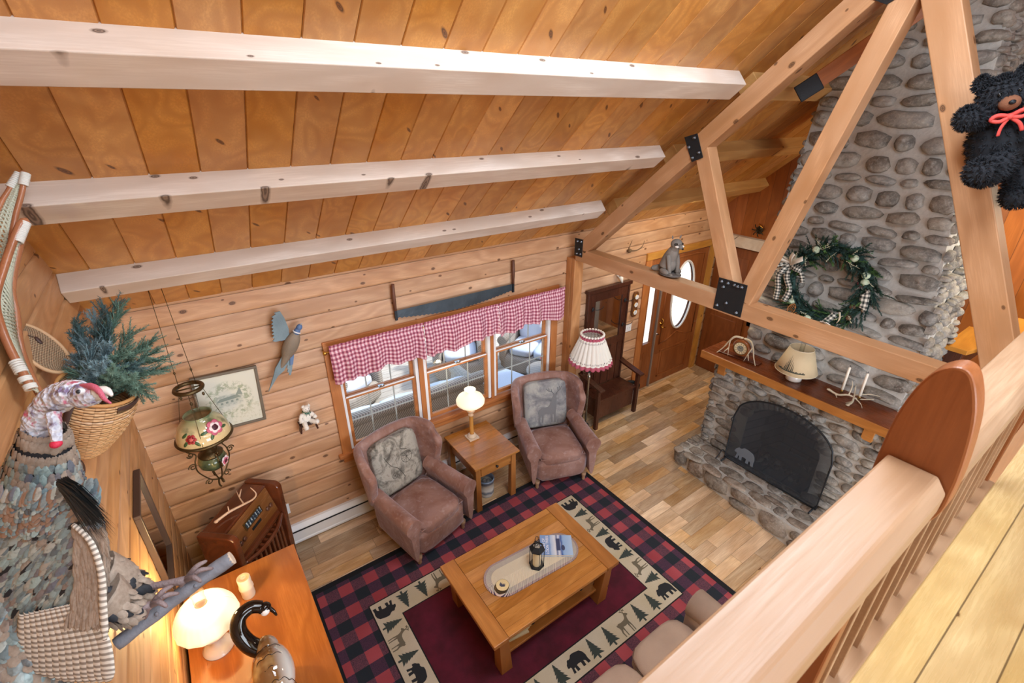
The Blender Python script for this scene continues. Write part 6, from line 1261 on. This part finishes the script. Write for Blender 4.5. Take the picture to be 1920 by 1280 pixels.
def bask(u, v_): a_ = 2*PI*u; r_ = .082+.078*math.sin(min(1, v_*1.25)*PI/2)-.022*max(0, v_-.75)*4*.5; sq_ = 1+.04*math.cos(4*a_)*(1-v_); k_ = 1+.008*math.sin(26*a_+PI*math.floor(v_*26)); return (r_*sq_*k_*1.0*math.cos(a_), r_*sq_*k_*.92*math.sin(a_), BH*v_)
m.grid(bask, 156, 52); o = m.obj('woven_body', WEAVE, bs, solid=.004); cloth(o, lambda u, v_: (u*1.0, v_), 156, 52)
m = M(); m.frame((0, 0, 0), BX, BY, AX); m.lathe([(.0, .004), (.08, .004)], 20, caps=False); m.obj('bottom', WEAVE, bs)
m = M(); m.frame((0, 0, 0), BX, BY, AX); m.tube([(.150*math.cos(a), .138*math.sin(a), BH) for a in [2*PI*i/48 for i in range(48)]], .008, 8, closed=True); m.obj('rim', plain('basket_rim', '#C79258', .6), bs)
LEA = plain('dark_leather', '#4A3531', .5, var=.3)
m = M(); m.frame((0, 0, 0), BX, BY, AX)
def strap(pts, w, name='strap'):
    P = spl(pts, 6)
    def f(u, v_): i = min(int(round(u*(len(P)-1))), len(P)-1); t = (P[min(i+1, len(P)-1)]-P[max(i-1, 0)]).normalized(); ou = Vector((P[i].x, P[i].y, 0)).normalized(); s_ = t.cross(ou).normalized(); return tuple(P[i]+s_*(v_-.5)*w)
    mm_ = M(); mm_.frame((0, 0, 0), BX, BY, AX); mm_.grid(f, len(P)-1, 2); mm_.obj(name, LEA, bs, solid=.004)
for aa in (-.35, 2.6):
    ca, sa = math.cos(aa), math.sin(aa)
    strap([(ca*.152, sa*.142, BH+.012), (ca*.170, sa*.160, .27), (ca*.173, sa*.163, .18), (ca*.150, sa*.138, .07), (ca*.105, sa*.10, -.002)], .026)
strap([(math.cos(a)*.160, math.sin(a)*.147, BH-.028) for a in [-2.6+.28*i for i in range(9)]], .03, 'rim_strap')
# the free strap loop hanging below
m = M(); P = spl([at(118, 850, 2.05), at(126, 885, 2.0), at(140, 898, 1.98), at(153, 888, 2.0), at(152, 872, 2.05), at(142, 860, 2.08)], 5)
def lp(u, v_): i = min(int(round(u*(len(P)-1))), len(P)-1); return tuple(P[i]-B0+Vector((0.0, 0, 0))+(_f*.7+_r*.5)*(v_-.5)*.026)
m.grid(lp, len(P)-1, 2); m.obj('strap_loop', LEA, bs, solid=.004)
sp_ = thing('spruce_branches', 'bunch of blue-green artificial spruce branches standing in the pack basket', 'artificial branches', tuple(R0))
m = M(); rr = random.Random(77); base_ = at(190, 735, 2.14)
tips = [(215, 566, 2.3), (178, 590, 2.28), (150, 620, 2.25), (138, 605, 2.3), (205, 610, 2.2), (245, 622, 2.3), (285, 640, 2.3), (300, 675, 2.28), (308, 690, 2.24), (280, 700, 2.2), (262, 725, 2.12), (250, 690, 2.1), (235, 660, 2.1), (200, 655, 2.08), (170, 660, 2.1), (150, 680, 2.12), (150, 700, 2.1), (190, 690, 2.02), (215, 700, 2.0), (235, 715, 2.02), (265, 655, 2.2), (222, 590, 2.25), (195, 575, 2.32), (160, 640, 2.2), (275, 740, 2.15), (185, 625, 2.18), (230, 570, 2.3), (290, 660, 2.22)]
for k, (px, py, dp) in enumerate(tips):
    tip = at(px, py, dp); st = base_+Vector((rr.uniform(-.03, .03), rr.uniform(-.06, .06), rr.uniform(-.06, .02))); mid = st.lerp(tip, .5)+Vector((0, 0, .03+.02*rr.random())); P_ = spl([st, mid, tip], 6); mi = 0 if (px < 215 and py < 700) else 1
    if rr.random() < .2: mi = 2
    m.tube([p-R0 for p in P_], [.004-.0002*i for i in range(len(P_))], 5, 3)
    for i in range(2, len(P_)-1):
        for s_ in range(3 if i < 10 else 2):
            d_ = (P_[i+1]-P_[i]).normalized()+Vector((rr.uniform(-.7, .7), rr.uniform(-.7, .7), rr.uniform(-.4, .6)))*.9; sprig(m, P_[i]-R0, d_, rr.uniform(.05, .09), 60, rr, .026, mi, 1.15, .0013)
    sprig(m, P_[-4]-R0, P_[-1]-P_[-4], (P_[-1]-P_[-4]).length+.01, 90, rr, .026, mi, 1.15, .0013)
m.obj('needles', [plain('spruce_blue', '#7F9DA6', .8), plain('spruce_green', '#6F9080', .8), plain('spruce_dark', '#557476', .8), plain('twig_brown', '#5A4434', .9)], sp_)
# ---------------------------------------------------------------- snowshoes leaning by the left wall
FR = wood('snowshoe_ash', '#C48A66', '#B0704A', '#7E4A2C', axis=2, knots=0, rough=.3, var=.1); CORD = plain('rawhide_cord', '#C9D0BE', .8, bump=.5, bscale=150); CORDW = plain('cord_wrap', '#E2E6E2', .7)
def snow(name, label, L_, R_, toe, wraps, seed, nz=16, heel=True, fr=.0095):
    o0 = Vector(toe); t = thing(name, label, 'snowshoe', tuple(o0)); Lp = [Vector(p)-o0 for p in L_]; Rp = [Vector(p)-o0 for p in R_]
    A = spl(Lp, 8); B = spl(Rp, 8); m = M(); m.tube(A[::-1]+[a for a in spl([A[0], (A[0]+B[0])/2+(A[0]-A[2]).normalized()*.02, B[0]], 4)[1:-1]]+B, fr, 10); m.obj('frame', FR, t)
    m = M(); n_ = min(len(A), len(B)); rr = random.Random(seed)
    for i in range(0, n_, 1):
        for k in (-3, 3):
            j = min(max(i+k, 0), n_-1); m.tube([A[i], (A[i]+B[j])/2+Vector((.004, 0, 0)), B[j]], .0036, 4)
    for w in (.25, .5, .75): m.tube([A[i].lerp(B[i], w) for i in range(n_)], .0036, 4)
    m.obj('lacing', CORD, t)
    for (p, q_, c_, k_) in wraps:
        p, q_ = Vector(p)-o0, Vector(q_)-o0; m = M()
        for i in range(k_):
            c0 = p.lerp(q_, i/(k_-1)); ax = (q_-p).normalized(); u_ = ax.cross(Vector((1, 0, .2))).normalized(); v2 = ax.cross(u_); m.tube([c0+u_*(fr+.003)*math.cos(b)+v2*(fr+.003)*math.sin(b) for b in [2*PI*j/12 for j in range(12)]], .0042, 6, closed=True)
        m.obj('cord_binding', c_, t)
    return t
snow('snowshoe', 'tall snowshoe by the left wall, its wrapped tip topmost of the pair',
     [at(32, 330, 1.9), at(18, 355, 1.88), at(0, 385, 1.86), at(-25, 450, 1.82), at(-30, 560, 1.78), at(10, 690, 1.78)],
     [at(46, 332, 1.9), at(40, 365, 1.89), at(28, 410, 1.88), at(18, 470, 1.86), at(12, 560, 1.84), at(48, 700, 1.84)], at(40, 325, 1.9),
     [(at(36, 326, 1.9), at(20, 350, 1.885), CORDW, 9), (at(48, 326, 1.9), at(44, 346, 1.895), CORDW, 8)], 1)
snow('snowshoe', 'snowshoe with orange frame and banded lower end, in front of the other one',
     [at(38, 420, 1.82), at(26, 448, 1.80), at(8, 500, 1.76), at(-8, 560, 1.72), at(2, 612, 1.70), at(26, 668, 1.70), at(60, 728, 1.70)],
     [at(48, 424, 1.84), at(34, 470, 1.83), at(22, 540, 1.82), at(30, 590, 1.82), at(38, 650, 1.82), at(56, 700, 1.80), at(76, 742, 1.76)], at(42, 418, 1.83),
     [(at(46, 418, 1.835), at(32, 452, 1.81), CORDW, 13), (at(36, 690, 1.70), at(40, 697, 1.70), CORDW, 3), (at(46, 708, 1.70), at(49, 714, 1.70), CORDW, 3), (at(55, 722, 1.70), at(58, 728, 1.70), CORDW, 3), (at(29, 678, 1.70), at(34, 686, 1.70), CORDW, 3)], 2, fr=.013)
t = thing('woven_snowshoe', 'small tan woven snowshoe leaning on the wall behind the pack basket', 'snowshoe', tuple(at(85, 660, 2.06)))
O_ = at(85, 660, 2.06); AXs = (at(52, 632, 2.0)-at(135, 715, 2.06)).normalized(); NX = Vector((.80, -.55, .2)); NX = (NX-AXs*NX.dot(AXs)).normalized(); TX_ = AXs.cross(NX)
q = N('cane_weave'); x, y, z, v = q.xyz('UV'); w1 = q.math('SINE', q.math('MULTIPLY', x, 150.0)); w2 = q.math('SINE', q.math('MULTIPLY', y, 150.0)); h_ = q.math('MULTIPLY', w1, w2); q.bump(h_, .9, .005); CANE = q.fin(q.mix(q.mr(h_, -.5, .5), S('#8F7258'), S('#D3B795')), .7)
m = M(); ol = [(.075*math.sin(b_)*(1-.12*math.cos(b_)), .125*math.cos(b_)+.02) for b_ in [2*PI*i/40 for i in range(40)]]
m.frame((0, 0, 0), TX_, AXs, NX); m.tube([(a, b, 0) for a, b in ol]+[], .008, 8, closed=True); m.obj('frame', plain('cane_frame', '#CDA880', .6), t)
m = M(); m.frame((0, 0, 0), TX_, AXs, NX)
def cf(u, v_): yv = .02-.12+.24*v_; h2 = .073*math.sqrt(max(0, 1-((yv-.02)/.124)**2)); return ((u*2-1)*h2, yv, .003*math.sin(u*PI))
m.grid(cf, 20, 24); o = m.obj('woven_panel', CANE, t, solid=.003); cloth(o, lambda u, v_: (u*.5, v_*.8), 20, 24)
m = M(); m.frame((0, 0, 0), TX_, AXs, NX); m.ell((.01, .055, .008), (.009, .022, .004), 0, 8, 5); m.tube(spl([(.01, .07, .008), (-.03, .10, .012), (-.04, .07, .01)], 4), .0018, 4); m.obj('lace_knot', LEA, t)
# ---------------------------------------------------------------- mounted turkey
TUR = thing('mounted_turkey', 'mounted wild turkey with iridescent feathers perched on a grey branch, nearest the camera', 'taxidermy bird', tuple(at(90, 1030, 1.25)))
T0 = at(90, 1030, 1.25)
def tl(px, py, d): return at(px, py, d)-T0
PLC = N('iridescent_feathers'); x, y, z, v = PLC.xyz(); g_ = PLC.n('ShaderNodeNewGeometry'); 
c = PLC.ramp((g_, 'Random Per Island'), [(0, '#5A6872'), (.2, '#869FA6'), (.4, '#9FB8B8'), (.55, '#6E7686'), (.7, '#9A8C80'), (.85, '#B4C6C4'), (1, '#5E6266')]); sn = PLC.noise(v, 90, 3); c = PLC.mix(PLC.mr(sn, .5, .7, 0, .4), c, S('#2A2C30')); PLC.bump(sn, .4, .003); FEATH = PLC.fin(c, .42, .2)
FB = N('brown_plume'); x, y, z, v = FB.xyz(); sn = FB.noise(v, 60, 3, .7); FBROWN = FB.fin(FB.mix(sn, S('#6A5A4E'), S('#C0B2A2')), .8)
FD = plain('dark_plume', '#1D232B', .6, var=.4); BARR = N('barred_quill'); x, y, z, v = BARR.xyz('UV'); bz = BARR.math('SINE', BARR.math('ADD', BARR.math('MULTIPLY', x, 520.0), BARR.math('MULTIPLY', BARR.noise(v, 30, 2), 3.0))); BARRED = BARR.fin(BARR.mix(BARR.mr(bz, -.5, .3), S('#8E877E'), S('#DCD8CE')), .7)
m = M(); bpts = [tl(84, 818, 1.245), tl(78, 905, 1.29), tl(60, 990, 1.27), tl(55, 1080, 1.25), tl(55, 1170, 1.22), tl(40, 1270, 1.18), tl(10, 1380, 1.14)]; BP = spl(bpts, 6); rb = [.050, .10, .160, .165, .14, .10, .05]
def ri(t): k = t*(len(rb)-1); i = min(int(k), len(rb)-2); return rb[i]+(rb[i+1]-rb[i])*(k-i)
m.tube(BP, [ri(i/(len(BP)-1))*.93 for i in range(len(BP))], 24, flat=.85, up=tuple(_r)); m.obj('body', FD, TUR)
def feather(m, p, d, nn_, L, Wd, mi=0, curl=.15, tipround=.8, nseg=4):
    d = d.normalized(); s_ = d.cross(nn_).normalized(); n2 = s_.cross(d); b0 = len(m.v)
    prof_ = [(0, .25), (.3, .85), (.65, 1.0), (.88, .75), (1.0, .25)]
    for t, w_ in prof_:
        c_ = Vector(p)+d*L*t+n2*(L*curl*math.sin(t*2.2)*.5); h_ = s_*Wd*.5*w_
        m.v += [tuple(c_-h_-n2*Wd*.10), tuple(c_+n2*Wd*.06), tuple(c_+h_-n2*Wd*.10)]
    for i in range(4):
        for j in range(2): a_ = b0+i*3+j; m.f.append((a_, a_+1, a_+4, a_+3)); m.m.append(mi); m.s.append(True)
m = M(); rr = random.Random(31); nrow = 40
for i in range(nrow):
    t = .0+.95*i/nrow; k = t*(len(BP)-1); ii = min(int(k), len(BP)-2); c_ = BP[ii].lerp(BP[ii+1], k-ii); ax = (BP[ii+1]-BP[ii]).normalized(); e1 = (_r-ax*_r.dot(ax)).normalized(); e2 = ax.cross(e1); R_ = ri(t); nf = int(14+R_*260)
    for j in range(nf):
        a_ = 2*PI*(j+.5*(i % 2)+rr.uniform(-.2, .2))/nf; ou = e1*math.cos(a_)+e2*math.sin(a_)*.85; p = c_+ou*R_*.95
        if (p+T0).x < LX+.02: continue
        L_f = .032+.03*t; mi = 0 if rr.random() < .7 else 1
        if t < .05: mi = 1
        feather(m, p-ax*(.03 if i < 2 else .01), ax+ou*.10+e1*rr.uniform(-.15, .15), ou, L_f*rr.uniform(.85, 1.2), (.022+.012*t)*rr.uniform(.85, 1.15), mi, .12)
tag(m.obj('plumage', [FEATH, FBROWN, FD], TUR), kind='stuff')
# neck and head
q = N('wattled_skin'); x, y, z, v = q.xyz(); n1 = q.noise(v, 28, 4, .6); n2 = q.noise(v, 70, 3); c = q.ramp(n1, [(.34, '#7C6E92'), (.44, '#C7D0E4'), (.55, '#DDE3EC'), (.63, '#CE86A0'), (.70, '#D0506E')]); c = q.mix(q.mr(n2, .55, .7, 0, .5), c, S('#6E6488')); q.bump(q.vor(v, 90), .9, .008); SKIN = q.fin(c, .5)
m = M(); NP = spl([tl(84, 846, 1.262), tl(76, 822, 1.245), tl(76, 790, 1.235), tl(92, 760, 1.23), tl(118, 742, 1.225), tl(145, 736, 1.22), tl(165, 738, 1.215)], 6); m.tube(NP, [.044, .042, .040, .038, .036, .035, .034, .034, .034, .034, .035, .036, .037, .037, .036, .035, .035, .035, .035, .036, .037, .038, .038, .038, .037, .036, .036, .035, .036, .033, .030, .027, .024, .020, .016, .012, .008][:len(NP)], 20)
nkd = m.obj('neck', SKIN, TUR, sub=1, disp=(.010, .012))
m = M(); m.ell(tuple(tl(135, 738, 1.215)), (.040, .038, .034), 0, 20, 12, (0, 0, .3)); m.tube([tl(140, 740, 1.215), tl(170, 742, 1.205), tl(188, 742, 1.20)], [.040, .028, .018], 16); hd = m.obj('head', SKIN, TUR, sub=1, disp=(.006, .010))
m = M(); m.tube(spl([tl(182, 736, 1.20), tl(196, 732, 1.195), tl(205, 736, 1.192), tl(210, 742, 1.19)], 4), [.016-.0011*i for i in range(13)], 10); m.tube([tl(180, 746, 1.20), tl(200, 744, 1.195)], [.010, .004], 8); m.obj('beak', plain('horn_white', '#E2E4E0', .35), hd)
m = M(); m.tube(spl([tl(150, 724, 1.20), tl(172, 724, 1.19), tl(186, 734, 1.18), tl(196, 748, 1.175), tl(208, 756, 1.172)], 5), [.005, .006, .007, .007, .008, .008, .008, .008, .007, .007, .007, .006, .006, .006, .005, .005, .004, .004, .003, .003, .002][:21], 10); m.obj('snood', plain('snood_red', '#C8647C', .6, bump=.6, bscale=300), hd)
ec = tl(148, 734, 1.155); m = M(); m.ell(tuple(ec+_f*.004), (.010, .008, .008), 0, 12, 8); m.obj('eye_ring', plain('eye_skin', '#DDE2EA', .5), hd); m = M(); m.ell(tuple(ec), (.0065, .0055, .006), 0, 10, 8); m.obj('eye', plain('turkey_eye', '#2A3038', .05), hd)
m = M(); m.tube(spl([tl(100, 775, 1.19), tl(103, 800, 1.18), tl(106, 822, 1.175), tl(105, 834, 1.175)], 5), [.016, .016, .015, .015, .014, .014, .013, .013, .012, .012, .011, .011, .010, .010, .009, .009][:16], 12); wt = m.obj('wattle', SKIN, hd)
m = M(); m.ell(tuple(tl(105, 832, 1.172)), (.013, .013, .010), 0, 12, 8); m.obj('wattle_tip', plain('wattle_red', '#D02C4C', .5, bump=.5, bscale=300), wt)
# beard tuft
m = M(); b0_ = tl(118, 905, 1.10)
for i in range(520):
    d_ = tl(205+rr.uniform(-22, 12), 1005+rr.uniform(-38, 14), 1.055+rr.uniform(-.02, .03))-b0_; st = b0_+Vector((rr.uniform(-.01, .01), rr.uniform(-.01, .01), rr.uniform(-.01, .01))); L_b = rr.uniform(.6, 1.0); mid = st+d_*L_b*.5+Vector((0, 0, .018)); e_ = st+d_*L_b; s_ = d_.cross(_f).normalized()*.0011
    m.add([tuple(st-s_), tuple(st+s_), tuple(mid+s_), tuple(mid-s_), tuple(e_)], [(0, 1, 2, 3), (3, 2, 4)])
tag(m.obj('beard', plain('beard_hair', '#20282C', .6), TUR), kind='stuff')
# folded wing with barred quills
def quillmesh(P_, wd, k_, nm='wing_quill'):
    m2 = M(); n_ = len(P_)-1; LL = sum((P_[i+1]-P_[i]).length for i in range(n_))
    def qf(u, v_):
        k = min(int(round(u*n_)), n_); tt = (P_[min(k+1, n_)]-P_[max(k-1, 0)]).normalized(); s_ = tt.cross(_f).normalized(); w_ = wd*(.55+.45*math.sin(min(1, u*1.3)*PI/2))*(1 if u < .88 else 1-(u-.88)*5)
        return tuple(P_[k]+s_*(v_-.5)*w_-_f*(.005*math.sin(v_*PI)+.0012*k_))
    m2.grid(qf, n_, 5); o = m2.obj(nm, BARRED, TUR, solid=.001); cloth(o, lambda u, v_: (u*LL, v_*wd), n_, 5)
for i in range(13):
    t = i/12; p = tl(168-125*t, 1120+30*t, 1.105); e_ = tl(212-165*t, 1268-18*t+12*math.sin(t*3), 1.12+.015*t); quillmesh(spl([p, p.lerp(e_, .5)+_r*.016*(1-t), e_], 7), .036, 12-i)
quillmesh(spl([tl(150, 978, 1.095), tl(182, 1010, 1.09), tl(201, 1065, 1.09), tl(205, 1130, 1.09), tl(209, 1190, 1.095)], 7), .019, 14, 'wing_edge_quill')
rr = random.Random(9); m = M()
for i in range(900):     # soft brown flank feathers inside the pale wing edge
    u_, v_ = rr.random()**.8, rr.random(); px = 138+60*u_+8*v_-14*max(0, v_-.6)*3; py = 1000+172*v_; p = tl(px-4, py-14, 1.078+.010*(1-u_)); d_ = tl(px+8*(1-v_)-6*v_, py+16, 1.080+.010*(1-u_))-p; feather(m, p, d_+Vector((rr.uniform(-.006, .006), rr.uniform(-.006, .006), 0)), -_f, rr.uniform(.022, .038), rr.uniform(.007, .012), 0, .08)
for i in range(1100):     # iridescent coverts sweeping down to the left
    u_, v_ = rr.random(), rr.random(); px = -15+165*u_; py = 968+(200+8*math.sin(u_*6))*v_; p = tl(px+14, py-12, 1.100+.028*(1-u_)+.004*rr.random()); d_ = tl(px-22, py+18+16*v_, 1.102+.028*(1-u_))-p; feather(m, p, d_+Vector((rr.uniform(-.005, .005), rr.uniform(-.005, .005), rr.uniform(-.004, .004))), -_f, rr.uniform(.035, .06), rr.uniform(.014, .022), 1 if rr.random() < .93 else 2, .10)
for i in range(420):     # scalloped breast band
    u_, v_ = rr.random(), rr.random(); px = -10+195*u_; py = 915+70*v_+14*math.sin(u_*3)-20*u_; p = tl(px, py-8, 1.108+.05*abs(u_-.4)); d_ = tl(px-6, py+16, 1.096+.05*abs(u_-.4))-p; feather(m, p, d_, -_f, rr.uniform(.026, .036), rr.uniform(.018, .026), rr.choice((1, 1, 3)), .12)
tag(m.obj('wing_coverts', [FBROWN, FEATH, FD, plain('copper_feather', '#A08674', .4, .3, var=.6)], TUR), kind='stuff')
for i in range(6):
    m = M(); p = tl(40+9*i, 1190, 1.15+.01*i); feather(m, p, tl(-30+30*i, 1400, 1.18)-p, -_f, .30, .07, 0, .08); m.obj('tail_feather', [plain('tail_tan', '#A07652', .7, var=.6, bump=.4, bscale=80)] if i == 0 else [bpy.data.materials['tail_tan']], TUR)
# thighs, shanks, toes
LEG = plain('turkey_leg', '#8F7F80', .6, var=.5, bump=.8, bscale=180)
for nm, th, sh, fo in (('leg', [tl(180, 1080, 1.20), tl(225, 1090, 1.24), tl(252, 1105, 1.27)], [tl(250, 1106, 1.27), tl(300, 1096, 1.29), tl(348, 1087, 1.31)], (348, 1087, 1.31)), ('leg', [tl(180, 1120, 1.16), tl(215, 1135, 1.19), tl(228, 1142, 1.20)], [tl(228, 1142, 1.20), tl(258, 1140, 1.22), tl(284, 1134, 1.24)], (284, 1134, 1.24))):
    m = M(); m.tube(spl(sh, 4), [.012, .0105, .0098, .0095, .0095, .0095, .010, .011, .011], 12); L0 = m.obj(nm, LEG, TUR)
    m = M(); m.tube(spl(th, 4), [.062, .060, .056, .052, .048, .042, .036, .028, .020], 14); m.obj('thigh', FBROWN, L0)
    m = M()
    for i in range(150): 
        k = rr.random(); P_ = spl(th, 4); c_ = P_[min(8, int(k*9))]; ou = Vector((rr.uniform(-1, 1), rr.uniform(-1, 1), rr.uniform(-1, 1))).normalized(); feather(m, c_+ou*(.055-.035*k), (P_[-1]-P_[0]).normalized()+ou*.25, ou, .035, .018, rr.choice((0, 0, 0, 0, 1)), .1)
    tag(m.obj('thigh_feathers', [FBROWN, FD], L0), kind='stuff')
    x_, y_, d_ = fo
    for (dx, dy, dd) in ((52, -22, .03), (40, -36, .02), (-12, 26, .02), (30, 4, -.02)):
        m = M(); e_ = (x_+dx, y_+dy, d_+dd); m.tube(spl([tl(x_, y_, d_), tl(x_+dx*.5, y_+dy*.5-7, d_+dd*.5-.012), tl(*e_)], 4), [.0075, .0078, .0075, .007, .0068, .0062, .0056, .0045, .0025], 10); tq = m.obj('toe', LEG, L0)
# branch
bA, bB = at(218, 1208, 1.235), at(434, 1046, 1.375)
brn = thing('perch_branch', 'grey weathered branch with cut end held by the turkey feet', 'branch', tuple(bA)); m = M(); P_ = spl([bA-bA, at(290, 1150, 1.285)-bA+Vector((0, 0, -.004)), at(360, 1100, 1.33)-bA+Vector((0, 0, .004)), bB-bA], 6); m.tube(P_, [.017+.0012*math.sin(i*1.3)+.0002*i for i in range(len(P_))], 12)
for (px, py, d_) in ((300, 1146, 1.28), (372, 1094, 1.33)): m.ell(tuple(at(px, py, d_)-bA-_f*.012), (.006, .006, .006), 0, 6, 4)
m.obj('bark', plain('grey_bark', '#8A8E98', .85, bump=.8, bscale=60, var=.5), brn); m = M(); dB = (P_[-1]-P_[-2]).normalized(); m.tube([bB-bA-dB*.004, bB-bA+dB*.003], .0195, 12); m.obj('cut_end', plain('cut_wood', '#C9B8A4', .8), brn)
mt_ = wood('turkey_mount', '#8F5E36', '#7A4A28', '#4E2C14', axis=1, knots=.1, rough=.5); m = M(); m.box(0, .03, -.14, .20, -.10, .12); o = m.obj('mount_plaque', mt_, bevel=.006, loc=(LX+.001, 1.20, 2.62)); tag(o, 'brown wooden wall plaque partly seen below the turkey', 'plaque')
